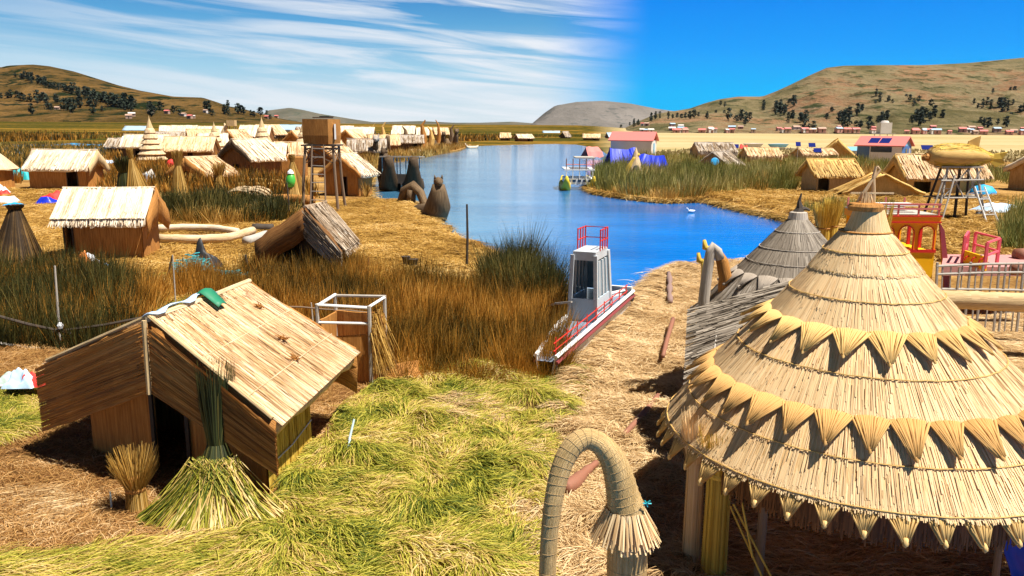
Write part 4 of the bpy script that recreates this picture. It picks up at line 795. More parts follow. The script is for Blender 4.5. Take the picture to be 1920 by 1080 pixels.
for (x0, y0, x1, y1, z) in [(-30, 585, 135, 625, .75), (100, 622, 285, 592, .72), (-20, 640, 118, 658, .1)]:
    mb = MB(); Y0 = G(60, 652).y; mb.tube([D(x0, y0, Y0), D((x0 + x1) / 2, (y0 + y1) / 2 + 3, Y0), D(x1, y1, Y0)], [.03, .035, .03], 6); mb.build('rail', DKWOOD if z > .7 else GREYWOOD, t)
mb = MB(); q = D(113, 612, G(60, 652).y - .05); mb.lathe(q, [(.0, -.07), (.06, -.04), (.07, .02), (.03, .09), (0, .1)], 8); mb.build('cloth_tie', WHITEC, t)
t = thing('thin_rail', 'thin bent rail behind the roofless enclosure', 'fence', G(650, 690))
for (x0, y0, x1, y1) in [(520, 575, 610, 580), (610, 580, 704, 588)]: mb = MB(); Y0 = G(660, 700).y + .6; mb.tube([D(x0, y0, Y0), D((x0 + x1) / 2, (y0 + y1) / 2 - 2, Y0), D(x1, y1, Y0)], .018, 6); mb.build('rail', WOOD, t)
t = thing('clothes_rail', 'low white rail with washing over it left of the large hut', 'rail', G(20, 745)); Y0 = G(20, 745).y
mb = MB(); mb.tube([D(-40, 722, Y0), D(20, 724, Y0), D(50, 723, Y0)], .022, 6); mb.build('rail', WHITEP, t)
for x in (18, -30): mb = MB(); mb.tube([D(x, 722, Y0), D(x, 745, Y0)], .022, 6); mb.build('post', REDWOOD, t)
# cloth heaps
def heap(name, lab, p, sx, sy, sz, mat, cat='cloth', seed=0, rz=0, n=18, parent=None):
    p = V(p); mb = MB(); P = []; Rm = Matrix.Rotation(rz, 3, 'Z')
    for j in range(n + 1):
        for i in range(n + 1):
            x, y = i / n * 2 - 1, j / n * 2 - 1; r_ = max(abs(x), abs(y)); q = V((x * 1.15 + seed * 3.1, y * 1.15, seed * 1.7)); edge = 1 + .3 * mnoise.noise(q * .6)
            z = max(0, (1 - r_ ** 3) * (.55 + .75 * mnoise.noise(q) + .22 * mnoise.noise(q * 3.1))) * sz; P.append(p + Rm @ V((x * sx / 2 * edge, y * sy / 2 * edge, z + .02)))
    mb.add(P, [(j * (n + 1) + i, j * (n + 1) + i + 1, (j + 1) * (n + 1) + i + 1, (j + 1) * (n + 1) + i) for j in range(n) for i in range(n)])
    o = mb.build(name, mat, parent=parent, loc=p, smooth=True); return o if parent is not None else tag(o, lab, cat)
heap('cloth_bundle', 'red cloth bundle left of the second hut roof', G(102, 376), 1.6, 1.3, .7, REDC, seed=1); heap('cloth_bundle', 'dark blue cloth bundle under the red bundle', G(86, 382), 1.4, 1.0, .5, TARPB, seed=2)
heap('cloth_bundle', 'white and pale blue cloth heap by the left edge', G(10, 380), 1.4, 1.4, .5, WHITEC, seed=3); heap('cloth_bundle', 'teal cloth spread near the left edge', G(27, 386), 1.0, .9, .3, CYAN, seed=4); heap('cloth_bundle', 'white cloth heap at the door of the conical hut', G(2, 362), .9, .9, .8, WHITEC, seed=5); heap('cloth_bundle', 'red cloth heap at the door of the conical hut', G(6, 366), .8, .8, .4, REDC, seed=6)
heap('cloth_bundle', 'white cloth dropped at the foot of the second hut', G(172, 499), .8, .5, .5, WHITEC, seed=7); heap('cloth_bundle', 'orange cloth beside the white one at the foot of the second hut', G(158, 502), .5, .4, .6, ORANGEC, seed=8); heap('cloth_bundle', 'small blue cloth at the foot of the second hut', G(198, 507), .5, .4, .35, CYAN, seed=9)
def tangle(lab, c, sx, sy, h, n):
    mb = MB(); r_ = random.Random(3)
    for _ in range(n):
        p = c + V((r_.gauss(0, sx * .3), r_.gauss(0, sy * .3), 0)); z = h * max(.1, 1 - abs(p.x - c.x) / sx) * r_.random(); q = p + V((0, 0, z)); a = r_.random() * 6.28; k = r_.uniform(.08, .22)
        mb.tube([q + V((math.cos(a + j * .9) * k * (1 + j * .1), math.sin(a + j * .9) * k, .03 * j + r_.uniform(-.03, .03))) for j in range(5)], .018, 4)
    return tag(mb.build('net_heap', TEAL, loc=c), lab, 'net')
tangle('teal rope and net heap beside a charred stump', G(362, 518), 1.0, .8, .7, 90); tangle('trailing end of teal net running right from the heap', G(405, 520), 1.7, .4, .2, 60)
heap('charred_stump', 'black charred stump behind the teal rope heap', G(384, 508), 1.0, .8, 1.2, BLACKP, 'stump', seed=12)
heap('cloth_bundle', 'red cloth hanging off the low white rail', G(72, 748, 0) + UP * .25, .45, .3, .4, REDC, seed=13); heap('cloth_bundle', 'white and blue shirt on the low white rail', G(45, 750, 0) + UP * .25, .5, .3, .35, LBLUE, seed=14); heap('cloth_bundle', 'grey green cloth at the end of the low white rail', G(8, 738, 0) + UP * .2, .6, .4, .25, paint('sage_cloth', (.4, .5, .45), .7), seed=15)
heap('cloth_bundle', 'small pale blue cloth in front of the white roofed hut', G(205, 306), 1.6, 1.2, .6, LBLUE, seed=16); heap('tarp_sheet', 'teal sheet lying in the marsh behind the pond', G(150, 273), 16, 5, .5, CYAN, 'tarp', seed=17); heap('tarp_sheet', 'teal net sheet at the pond edge left of the wide white hut', G(42, 336), 2.6, 2.4, 1.2, TEAL, 'net', seed=18)
heap('grey_tarp', 'crumpled grey tarp behind the second hut', G(262, 345), 2.6, 2.2, 1.6, GREYWOOD, 'tarp', seed=19); heap('cloth_bundle', 'blue clothes hung beside the crumpled grey tarp', G(273, 352), .9, .5, 1.4, LBLUE, seed=20)
mb = MB(); q = G(323, 326) ; mb.lathe(q + UP * 1.0, [(0, -.5), (.35, -.35), (.5, 0), (.35, .35), (.1, .5), (0, .52)], 14); mb.tube([q, q + UP * .6], .05, 5); tag(mb.build('red_float', REDC, loc=q, smooth=True), 'red round float set on a stick by the tan roofed hut', 'float')
q = G(547, 374); t = thing('scarecrow', 'green sack on a pole with a white cap beside the orange teepee', 'scarecrow', q)
mb = MB(); mb.tube([q, q + UP * 1.6], .05, 6); mb.build('pole', WOOD, t); mb = MB(); mb.lathe(q + UP * 1.1, [(.05, -.35), (.32, -.2), (.36, .2), (.25, .55), (.1, .7)], 12, jit=.06); mb.build('sack', LGREEN, t, smooth=True); mb = MB(); mb.lathe(q + UP * 1.85, [(.24, -.08), (.2, .05), (.05, .2), (0, .22)], 12); mb.build('cap', WHITEC, t)
# torn cloths on the ridge of the large hut
t = None
A, B = big['A'], big['B']; 
def drapec(lab, pts, mat):
    mb = MB(); n = len(pts); P = []
    for a, b in pts: P += [V(a), (V(a) + V(b)) / 2 + UP * random.uniform(.0, .05), V(b)]
    mb.add(P, [(3 * i + j, 3 * i + j + 1, 3 * i + j + 4, 3 * i + j + 3) for i in range(n - 1) for j in range(2)]); return tag(mb.build('ridge_cloth', mat, loc=P[0], solid=.012, smooth=True), lab, 'cloth')
dn = (big['C'] - A); dl = (big['F'] - A)
rp = lambda f, s_, o=.09: A.lerp(B, f) + dn * s_ + UP * o if s_ >= 0 else A.lerp(B, f) - dl * s_ + UP * o
drapec('torn pale blue plastic cloth along the ridge of the large hut', [(rp(f, -.06 - .03 * math.sin(f * 19)), rp(f, .015 + .03 * math.sin(f * 23), .11)) for f in np.linspace(-.02, .60, 12)], LBLUE)
drapec('dark green cloth strip hanging down the sunny roof of the large hut', [(rp(.46, s_, .12), rp(.58 - s_ * .2, s_, .12)) for s_ in np.linspace(-.05, .17, 6)], GREENC)
# stump pair and basket of scraps
for i, (px, py, h_) in enumerate([(762, 502, .42), (776, 503, .34)]): mb = MB(); q = G(px, py); mb.lathe(q, [(.16, -.05), (.12, h_ * .5), (.18, h_), (.05, h_ + .02)], 9, jit=.12); tag(mb.build('stump', DKWOOD, loc=q), ['taller dark stump on the straw bank', 'shorter dark stump on the straw bank'][i], 'stump')
q = G(752, 714); mb = MB(); mb.loft([q + V((-.35, -.1, .05)), q + V((-.1, .05, .32)), q + V((.1, .3, .3))], [q + V((.5, -.15, .02)), q + V((.35, .1, .2)), q + V((.3, .35, .28))], 8, .1, 3); tag(mb.build('torn_mat', BROWN_T, loc=q, solid=.03), 'torn piece of reed mat lying at the foot of the roofless enclosure', 'mat')
# ------------------------------------------------------------------ reed boats on the village side
def reed_hull(mb, bow, stern, r, rise, zw=-.32, n=26, tip=.35, both=False):
    bow, stern = V(bow), V(stern); P = []; Q = []
    for i in range(n):
        t_ = i / (n - 1); p = bow.lerp(stern, t_); e = max(0, 1 - t_ / .28); e2 = max(0, 1 - (1 - t_) / .25)
        P.append(V((p.x, p.y, zw + r * .4 + rise * e ** 2 + rise * .5 * e2 ** 2))); Q.append(r * (1 - (1 - tip) * e ** 1.3) * (1 - (1 - tip) * e2 ** 1.5))
    mb.tube(P, Q, 12); return P
def beast_head(mb, p, d, s_):
    """blunt puma-like head looking along d, with ears and muzzle"""
    d = V(d).normalized(); x = d.cross(UP).normalized(); m = Matrix((d, x, UP)).transposed()
    tq = lambda a, b, c: p + m @ V((a * s_, b * s_, c * s_))
    mb.tube([tq(-.6, 0, -.3), tq(-.2, 0, .1), tq(.3, 0, .1), tq(.75, 0, -.1), tq(1.0, 0, -.15)], [.5 * s_, .62 * s_, .55 * s_, .36 * s_, .2 * s_], 12)
    for sg in (-1, 1): mb.tube([tq(-.1, sg * .42, .45), tq(-.15, sg * .5, .95)], [.2 * s_, .04 * s_], 6)
def beast_boat(lab, foot, d, h, r, mat, face=None):
    foot = V(foot); d = V(d).normalized(); t = thing('beast_prow_boat', lab, 'reed boat', foot); mb = MB()
    back = foot - d * 5; pts = [back, foot - d * 2.2 + UP * .15, foot - d * .8 + UP * .2, foot + UP * (h * .35), foot + d * .12 + UP * (h * .7), foot + d * .1 + UP * (h * .86)]
    mb.tube(pts, [r * .7, r, r * 1.2, r * 1.15, r * .75, r * .55], 14); mb.build('hull', mat, t, smooth=True)
    mb = MB(); beast_head(mb, foot + d * .15 + UP * (h * .9), face or d, r * .72); mb.build('head', mat, t, smooth=True)
GT = thatch('dusky_mat', (.22, .14, .07), (.035, .02, .01), mid=(.10, .06, .03))
beast_boat('puma headed reed prow rising at the tip of the straw bank, the right one', G(822, 412, -.2), (.35, -1, 0), 2.35, .62, GT, (.3, -1, 0)); 
q = G(775, 384, -.1); t = thing('arched_prow', 'low arched reed prow left of the puma headed boat', 'reed boat', q); mb = MB(); mb.tube([q + V((-.9, .5, 0)), q + V((-.6, .3, .9)), q + V((0, .1, 1.25)), q + V((.5, -.2, .8)), q + V((.8, -.5, .1)), q + V((1.5, -1.2, -.1))], [.3, .32, .34, .3, .28, .35], 10); mb.build('hull', GT, t, smooth=True)
mb = MB(); mb.tube([q + V((-.2, .1, 0)), q + V((-.1, 0, 1.0))], [.34, .3], 8); mb.build('neck', GT, t, smooth=True)
# dark double hulled boat with a roofed deck
q = G(757, 358, -.3); t = thing('roofed_reed_boat', 'dark double hulled reed boat with a thin roof on poles in the inlet', 'reed boat', q)
for dx in (-1.0, 1.0): mb = MB(); reed_hull(mb, q + V((dx, -1.2, 0)), q + V((dx - 1.0, 5.8, 0)), .95, 2.4); mb.build('hull', DARK_T, t, smooth=True)
mb = MB(); mb.box(q + V((-.3, 2.0, .7)), (3.0, 4.4, .12)); mb.box(q + V((-.3, -.1, 1.05)), (3.0, .12, .7)); mb.build('deck', DKWOOD, t)
mb = MB(); mb.box(q + V((-.3, 2.0, 2.75)), (3.3, 4.2, .10), tilt=('X', R(-2))); mb.build('roof', GREY_T, t)
for sx in (-1.45, -.5, .5, 1.2):
    for y_ in (.1, 2.0, 3.9): mb = MB(); mb.tube([q + V((-.3 + sx, y_, .7)), q + V((-.3 + sx, y_, 2.75))], .05, 6); mb.build('roof_pole', BLUEP, t)
beast_boat('black animal headed prow left of the roofed dark boat', G(722, 352, -.2), (-.1, -1, 0), 3.4, .6, DARK_T)
FB = 'reed boats moored at the village point'
for i, (px, py, s_) in enumerate([(832, 279, 1.0), (856, 279, 1.2), (872, 277, .8), (706, 306, 1.0), (728, 296, 1.1), (788, 290, .8)]):
    q = G(px, py, -.2); t = thing('moored_boat', ['leftmost dark prow boat at the village point', 'tallest prow boat at the village point', 'pale low boat at the very tip of the village point', 'boat with dark reed head in the narrow inlet', 'boat behind the dark inlet boat', 'white hulled boat under the village bank'][i], 'boat', q, FB)
    mb = MB(); reed_hull(mb, q, q + V((-3 if i != 2 else 3.2, 9 if i != 2 else 2, 0)), .9 * s_ if i != 2 else .4, (3.0 * s_ if i != 5 else .6) if i != 2 else 1.0); mb.build('hull', [DARK_T, GT, WHITE_T, DARK_T, GT, WHITE_T][i], t, smooth=True)
    if i in (0, 1, 3): mb = MB(); beast_head(mb, q + UP * 3.4 * s_, (0, -1, 0), .8 * s_); mb.build('head', [DARK_T, GT, 0, GREY_T][i], t)
PG = 'reed sculptures and poles on the village point'
for i, (px, py, h_, r_) in enumerate([(718, 272, 6, .8), (760, 270, 5, .9), (792, 276, 6.5, 1.0), (808, 276, 5, .8), (846, 272, 5.5, .9), (822, 268, 7, .7), (700, 262, 6, .6), (237, 250, 5, .8), (149, 248, 4, .7)]):
    q = G(px, py); mb = MB(); mb.tube([q, q + UP * h_ * .4 + V((.3, 0, 0)), q + UP * h_ * .8, q + UP * h_ + V((.8 * (-1) ** i, 0, 0))], [r_, r_ * .8, r_ * .4, r_ * .15], 8)
    tag(mb.build('reed_spire', [GOLD_T, GT, BROWN_T][i % 3], loc=q), ['reed spire beside the far inlet', 'second reed spire behind the roofed boat', 'tallest brown reed spire near the village point', 'golden reed spire next to the tallest brown one', 'dark reed spire at the boats of the village point', 'thin reed spire behind the last village hut', 'slim reed spire right of the water tank', 'small finial on the roof left of the white roofed hut', 'lone reed post standing in the far marsh'][i], 'reed spire', PG)
# ------------------------------------------------------------------ thatched parasol-roofed shelters
def gazebo(lab, base, apex, prof_tiers, R_edge, m_cone, m_stalk, petals, posts, nst, ws, skirt=None, name='thatched_shelter', rings=(), pet_m=None, fin=None, sub=None):
    """prof_tiers: list of (z_top, r_top, z_bottom, r_bottom); axis from base to apex"""
    base, apex = V(base), V(apex); t = thing(name, lab, 'shelter', V((base.x, base.y, 0))); H = apex.z
    axp = lambda z: base + (apex - base) * ((z) / H)          # point on the leaning axis at height z
    for ti, (zt, rt, zb, rb) in enumerate(prof_tiers):
        n = 72; P = []; U = []; F = []; m = 6
        for i in range(m + 1):
            f = i / m; z = zt + (zb - zt) * f; r = rt + (rb - rt) * f + .02 * math.sin(math.pi * f) * rb * .6; c = axp(z)
            for k in range(n): a = 2 * math.pi * k / n; P.append(V((c.x + r * math.cos(a), c.y + r * math.sin(a), z)))
        for i in range(m):
            for k in range(n):
                k2 = (k + 1) % n; F.append((i * n + k, (i + 1) * n + k, (i + 1) * n + k2, i * n + k2)); u = 2 * math.pi * rb / n; v0, v1 = i / m * 1.5, (i + 1) / m * 1.5
                U.append([(k * u, v0), (k * u, v1), ((k + 1) * u, v1), ((k + 1) * u, v0)])
        mb = MB(); mb.add(P, F, U); mb.build('roof_tier', m_cone, t, solid=.05, smooth=True)
        N_ = int(nst * 3.0 * (.35 + rb / R_edge)); a = RNG.random(N_) * 6.2832; shrt = RNG.random(N_) < .14; s_len = np.where(shrt, RNG.uniform(.25, .7, N_), RNG.uniform(.92, 1.03, N_)); t0 = np.where(shrt, RNG.random(N_) * (1.02 - s_len), RNG.uniform(-.04, .03, N_)); t1 = np.minimum(t0 + s_len, 1.04)
        def pt(a, f, off):
            z = zt + (zb - zt) * f; r = rt + (rb - rt) * f + .02 * np.sin(math.pi * np.clip(f, 0, 1)) * rb * .6 + off; c0 = np.array(base); dv = np.array(apex - base) / H
            return np.stack([c0[0] + dv[0] * z + r * np.cos(a), c0[1] + dv[1] * z + r * np.sin(a), z + off * .6], 1)
        o = np.where(shrt, RNG.uniform(.006, .011, N_), RNG.uniform(.003, .008, N_)); p0 = pt(a, t0, o); p1 = pt(a + RNG.normal(size=N_) * .004, t1, o + RNG.uniform(.0, .006, N_)); d = p1 - p0; L = np.linalg.norm(d, axis=1); d /= L[:, None]
        sd = np.stack([-np.sin(a), np.cos(a), 0 * a], 1); sd[:, 2] += RNG.normal(size=N_) * .22
        oo = strands('roof_stalks', p0, d, L, RNG.uniform(.6, 1.3, N_) * ws * .55, m_stalk, K=3, parent=t, side=sd, taper=.85, kind='stuff', rnd=np.clip(RNG.beta(5, 3, N_) - (RNG.random(N_) < .04) * .6, 0, 1))
    for (z, r) in rings:
        c = axp(z)
        for (zt, rt, zb, rb) in prof_tiers:
            if zb - .001 <= z <= zt: f = (z - zt) / (zb - zt); r = rt + (rb - rt) * f + .02 * math.sin(math.pi * f) * rb * .6 + .022
        mb = MB(); mb.tube([V((c.x + r * math.cos(a_), c.y + r * math.sin(a_), z + .004 * math.sin(a_ * 31))) for a_ in np.linspace(0, 2 * math.pi, 73)], .007, 5, cap=False); mb.build('binding_ring', GOLD_T if m_cone is CONE_T else CONEG_T, t)
    for (z, r, cnt, wd, ln, dz, dr, mat, a_off, kn) in petals:      # folded reed points round each tier
        c = axp(z); src = None
        for k in range(cnt):
            ang = 2 * math.pi * (k + a_off) / cnt
            if src is None or random.random() < .35:
                mb = MB(); tip = V((ln * dr, 0, -ln * dz))
                for j in range(21):
                    s_ = j / 20 * 2 - 1 + random.uniform(-.05, .05); b0 = V((-.04 - .02 * (1 - s_ * s_), s_ * wd / 2, .025 + .02 * (1 - s_ * s_)))
                    md = b0.lerp(tip, .5) + V((random.uniform(-.01, .01), s_ * wd * .03 + random.uniform(-.006, .006), .012 * (1 - s_ * s_) + random.uniform(-.010, .014))); e = tip + V((random.uniform(-.012, .012), s_ * .03, random.uniform(-.012, .012)))
                    mb.tube([b0, md, e], [wd * .034, wd * .032, .010], 5)
                mb.lathe(tip + V((0, 0, -.005)), [(.0, .05), (kn, .03), (kn * 1.15, 0), (kn * .9, -.035), (0, -.045)], 7, ax=V((dr, 0, -dz)), jit=.3)
                o = mb.build('petal', mat, parent=t, smooth=True); me = o.data
                for vtx in me.vertices: vtx.co += woff(t)
                src = me
            else: o = bpy.data.objects.new('petal', src); sc.collection.objects.link(o); o.parent = t
            o.location = V((c.x + r * math.cos(ang), c.y + r * math.sin(ang), z)) - woff(t); o.rotation_euler = (0, random.uniform(-.08, .08), ang + random.uniform(-.03, .03)); q = random.uniform(.9, 1.08); o.scale = (q, q, q)
    for (pp, tt, r) in posts:
        mb = MB(); mb.tube([pp, tt], r, 9); mb.build('post', WOOD, t)
    return t, axp
BASE = V((4.36, 9.1, 0)); APEX = V((3.99, 9.1, 4.14))
PET = thatch('petal_mat', (.74, .50, .20), (.28, .13, .03), mid=(.54, .33, .11), us=16, vs=.6, patch=.2); PETB = thatch('petal_mat_brown', (.66, .40, .15), (.24, .11, .03), mid=(.48, .26, .08), us=16, vs=.6, patch=.2)
G1, ax1 = gazebo('great golden parasol shaped shelter with three petalled tiers, on the right', BASE, APEX, [(3.86, .27, 3.44, .60), (3.47, .56, 2.88, 1.08), (2.95, 1.00, 2.18, 1.76), (2.30, 1.62, 1.50, 2.32)], 2.3, CONE_T, S_STALK,
    [(2.90, 1.10, 20, .37, .30, .58, .90, PET, .3, .016), (2.20, 1.78, 32, .37, .32, .62, .85, PETB, .1, .018), (1.52, 2.31, 44, .35, .23, .92, .48, PET, .2, .024)],
    [(V((4.95, 7.45, 0)), V((4.95, 7.5, 1.9)), .035), (V((2.75, 8.1, 0)), V((2.75, 8.1, 1.75)), .05), (V((5.9, 9.9, 0)), V((5.9, 9.9, 1.8)), .06), (V((2.9, 10.4, 0)), V((2.9, 10.4, 1.8)), .06)], 2100, .022, rings=[(3.66, .7), (3.45, 0), (3.2, .92), (2.90, 1.11), (2.55, 1.47), (2.20, 1.77), (1.88, 2.05), (1.53, 2.32)])
# neck, finial and hanging inner skirt
mb = MB(); c = lambda z: ax1(z); mb.lathe(c(3.62), [(.27, .20), (.20, .38), (.16, .50)], 26, jit=.01); mb.build('neck', CONE_T, G1, smooth=True)
mb = MB(); mb.lathe(c(4.10), [(.185, 0), (.19, .05), (.17, .08), (.06, .10), (0, .11)], 20, jit=.04); mb.build('cap', BROWN_T, G1)
mb = MB(); mb.lathe(c(3.86), [(.285, -.01), (.29, .01), (.26, .02)], 26); mb.build('binding_ring', BROWN_T, G1)
n = 170; a = RNG.random(n) * 6.28; rt = np.stack([c(4.2).x + .1 * np.cos(a), c(4.2).y + .1 * np.sin(a), np.full(n, 4.17)], 1); d = np.stack([-.35 * np.cos(a), -.35 * np.sin(a), np.full(n, 1.0)], 1)
strands('finial_stalks', rt, d, RNG.uniform(.05, .15, n), .014, S_STALK, K=2, parent=G1, kind='stuff')
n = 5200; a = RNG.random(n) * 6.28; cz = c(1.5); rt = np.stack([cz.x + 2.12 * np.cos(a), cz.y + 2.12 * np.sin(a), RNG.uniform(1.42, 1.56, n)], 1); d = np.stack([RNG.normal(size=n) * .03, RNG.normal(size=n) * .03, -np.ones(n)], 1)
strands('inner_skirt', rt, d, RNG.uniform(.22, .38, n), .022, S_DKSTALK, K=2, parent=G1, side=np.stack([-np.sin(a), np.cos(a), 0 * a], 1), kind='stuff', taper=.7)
# yellow corner bundle
sheaf('reed_bundle_post', 'bright yellow tied reed bundle standing under the eave of the great shelter', V((2.32, 8.35, 0)), 1.72, .14, .13, S_YSTALK, YREED_T, 700, neck=.72, flare=1.1, w_=.013, tie=YREED_T)
sheaf('reed_bundle_post', 'dull brown reed bundle just behind the bright yellow one', V((2.12, 8.62, 0)), 1.8, .11, .10, S_STALK, BROWN_T, 400, neck=.7, flare=1.1, w_=.013)
for i, (a_, b_) in enumerate([((2.45, 8.2, .95), (2.85, 7.85, .2)), ((2.45, 8.2, 1.35), (2.62, 7.95, .45)), ((2.43, 8.25, .9), (2.78, 7.8, .12))]): mb = MB(); mb.tube([V(a_), V(b_)], .012, 5); tag(mb.build('loose_stalk', YREED_T, loc=V(a_)), ['longest stray stalk slanting from the yellow bundle', 'upper stray stalk slanting from the yellow bundle', 'lowest stray stalk slanting from the yellow bundle'][i], 'reed stalk')
# blue tarp under the right eave
q = V((5.35, 7.55, 0)); mb = MB(); P = []; nn = 14
for j in range(nn + 1):
    for i in range(nn + 1):
        x, y = i / nn, j / nn; P.append(q + V((x * 1.1 - .1 + .05 * math.sin(j * 1.3), .55 - .5 * y + .10 * math.sin(i * 1.5) * y, 1.22 - 1.25 * max(0, y - .28) * 1.35 + .05 * math.sin(i * 1.1 + j))))
mb.add(P, [(j * (nn + 1) + i, j * (nn + 1) + i + 1, (j + 1) * (nn + 1) + i + 1, (j + 1) * (nn + 1) + i) for j in range(nn) for i in range(nn)]); tag(mb.build('blue_tarp', TARPB, loc=q, smooth=True, solid=.01), 'creased blue plastic tarp hanging under the right eave of the great shelter', 'tarp')
# grey shelter behind
gB = V((5.05, 14.4, 0)); gA = D(1497, 398, 14.4); gB.x = gA.x + .05; Z0 = gA.z
G2, ax2 = gazebo('smaller weathered grey parasol shaped shelter behind the great golden one', gB, gA, [(Z0 - .12, .16, Z0 - .62, .62), (Z0 - .6, .60, Z0 - 1.10, 1.05), (Z0 - 1.02, .98, Z0 - 1.75, 1.62)], 1.6, CONEG_T, S_GSTALK,
    [(Z0 - 1.08, 1.07, 18, .34, .30, .66, .75, GREY_T, .3, .03), (Z0 - 1.74, 1.61, 26, .30, .32, .7, .72, GREY_T, .1, .03)], [(gB + V((1.0, -.9, 0)), gB + V((1.0, -.9, 1.8)), .05), (gB + V((-1.0, -.9, 0)), gB + V((-1.0, -.9, 1.8)), .05), (gB + V((0, 1.1, 0)), gB + V((0, 1.1, 1.8)), .05)], 900, .03, rings=[(Z0 - .33, .37), (Z0 - .62, .64), (Z0 - .85, .86)])
mb = MB(); mb.lathe(ax2(Z0 - .14), [(.18, 0), (.15, .14), (.13, .15), (0, .16)], 18); mb.build('neck', CONEG_T, G2)
mb = MB(); q = gA.copy(); q.z = Z0; mb.tube([q, q + V((.02, 0, .08)), q + V((0, 0, .2)), q + V((.03, 0, .34))], [.10, .07, .03, .012], 7); mb.tube([q + V((0, 0, .05)), q + V((.12, 0, .07)), q + V((.2, 0, .04))], [.06, .035, .02], 6); mb.build('finial', DKWOOD, G2)
# grey lean-to thatch running down towards the camera
t = thing('grey_thatch_roof', 'long weathered grey thatch roof sloping down between the two shelters', 'roof', V((3.6, 12.4, 0)))
a0, a1, a2 = D(1530, 520, 13.4), D(1440, 560, 13.3), D(1312, 582, 13.2); b0, b1, b2 = D(1480, 660, 11.2), D(1400, 690, 11.2), D(1298, 770, 11.1)
mb = MB(); mb.loft([a0, a1, a2], [b0, b1, b2], 14, .06, 4); mb.uv = [[(k_[0], k_[1]) for k_ in u_] for u_ in mb.uv]; mb.build('roof', GREY_T, t, solid=.06, smooth=True)
lay('roof_stalks', a0, b0, b2, a2, 2600, .028, S_GSTALK, t, off=.05, along=(.2, .5), kind='stuff', over=.1)
for (x, y) in [(a2.x + .1, a2.y - .1), (b2.x + .1, b2.y + .1), (a0.x, a0.y), (b0.x, b0.y)]: mb = MB(); mb.tube([V((x, y, 0)), V((x, y, 1.4))], .05, 7); mb.build('post', WOOD, t)
for f in (.3, .62): mb = MB(); mb.tube([a2.lerp(a1, f) + UP * .08, b2.lerp(b1, f) + UP * .08], .012, 5); mb.build('binding_cord', GREYWOOD, t)
# grey arch with a brown horn
q = D(1322, 575, 14.2); qz = lambda px, py, Y=14.2: D(px, py, Y)
mb = MB(); mb.tube([V((qz(1318, 600).x, 14.2, 0)), qz(1320, 560), qz(1326, 510), qz(1332, 474), qz(1338, 462), qz(1345, 470), qz(1350, 486)], [.10, .10, .095, .09, .09, .085, .08], 10); a_ = tag(mb.build('reed_arch', CONEG_T, loc=V((qz(1318, 600).x, 14.2, 0)), smooth=True), 'pale grey bound reed arch beside the grey shelter', 'reed arch')
mb = MB(); mb.tube([qz(1343, 468, 14.35), qz(1354, 490, 14.35), qz(1360, 520, 14.35), V((qz(1362, 560).x, 14.35, .9)), V((qz(1362, 560).x, 14.35, 0))], [.07, .11, .12, .11, .10], 10); tag(mb.build('reed_horn', BROWN_T, loc=V((qz(1360, 540).x, 14.35, 0)), smooth=True), 'brown reed horn leaning on the back of the pale grey arch', 'reed arch')
for i, (px, py) in enumerate([(1332, 462), (1321, 486)]):
    mb = MB(); c_ = qz(px, py, 14.6); g_ = V((c_.x, c_.y, 0)); mb.tube([g_, c_ - UP * .2, c_], [.05, .05, .07], 8); mb.tube([c_ + V((0, 0, -.05)), c_ + V((-.1, 0, -.02)), c_ + V((-.12, 0, .12))], [.05, .06, .03], 8); tag(mb.build('carved_head', YREED_T, loc=g_, smooth=True), ['upper golden bird shaped reed head behind the grey arch', 'lower golden bird shaped reed head behind the grey arch'][i], 'reed figure')
# ------------------------------------------------------------------ bound reed arch in the foreground (boat prow)
Yh = 6.6; hd = lambda px, py, Y=Yh: D(px, py, Y)
t = thing('bound_reed_arch', 'bound reed arch bending over like a hook, ruffed with straw at its neck', 'reed arch', V((hd(1172, 1080).x, Yh, 0)))
pr = [V((hd(1176, 1000).x, Yh, 0)), hd(1176, 1080), hd(1176, 960), hd(1168, 930), hd(1160, 890), hd(1146, 855), hd(1126, 830), hd(1100, 820), hd(1076, 832, Yh - .05), hd(1056, 865, Yh - .1), hd(1044, 905, Yh - .15), hd(1036, 950, Yh - .2), hd(1030, 1000, Yh - .22), hd(1026, 1080, Yh - .25), V((hd(1026, 1080).x - .02, Yh - .25, 0))]
rr = [.20, .205, .20, .165, .145, .125, .11, .105, .105, .10, .095, .09, .085, .085, .085]
P = []; Q = []
for i in range(len(pr) - 1):
    for k in range(5): f = k / 5; P.append(pr[i].lerp(pr[i + 1], f)); Q.append((rr[i] * (1 - f) + rr[i + 1] * f) * .88)
P.append(pr[-1]); Q.append(rr[-1])
for _ in range(4): P = [P[0]] + [(P[i - 1] + P[i] * 2 + P[i + 1]) / 4 for i in range(1, len(P) - 1)] + [P[-1]]
mb = MB(); mb.tube(P, Q, 26); mb.build('bound_stem', thatch('arch_mat', (.74, .50, .23), (.34, .18, .05), mid=(.56, .36, .14), us=110, vs=2.0, bump=1.0), t, smooth=True)
for i in range(2, len(P) - 2, 2):                     # netting cord wound round the stem
    if True:
        cp = MB(); tg = (P[i + 1] - P[i - 1]).normalized(); x = tg.cross(V((.0, 1, .01))).normalized(); y = tg.cross(x)
        cp.tube([P[i] + (x * math.cos(a_) + y * math.sin(a_)) * (Q[i] + .003) + tg * (.02 * a_ / 6.28) for a_ in np.linspace(0, 6.28, 19)], .0016, 4, cap=False); cp.build('netting_cord', TAN_T, t)
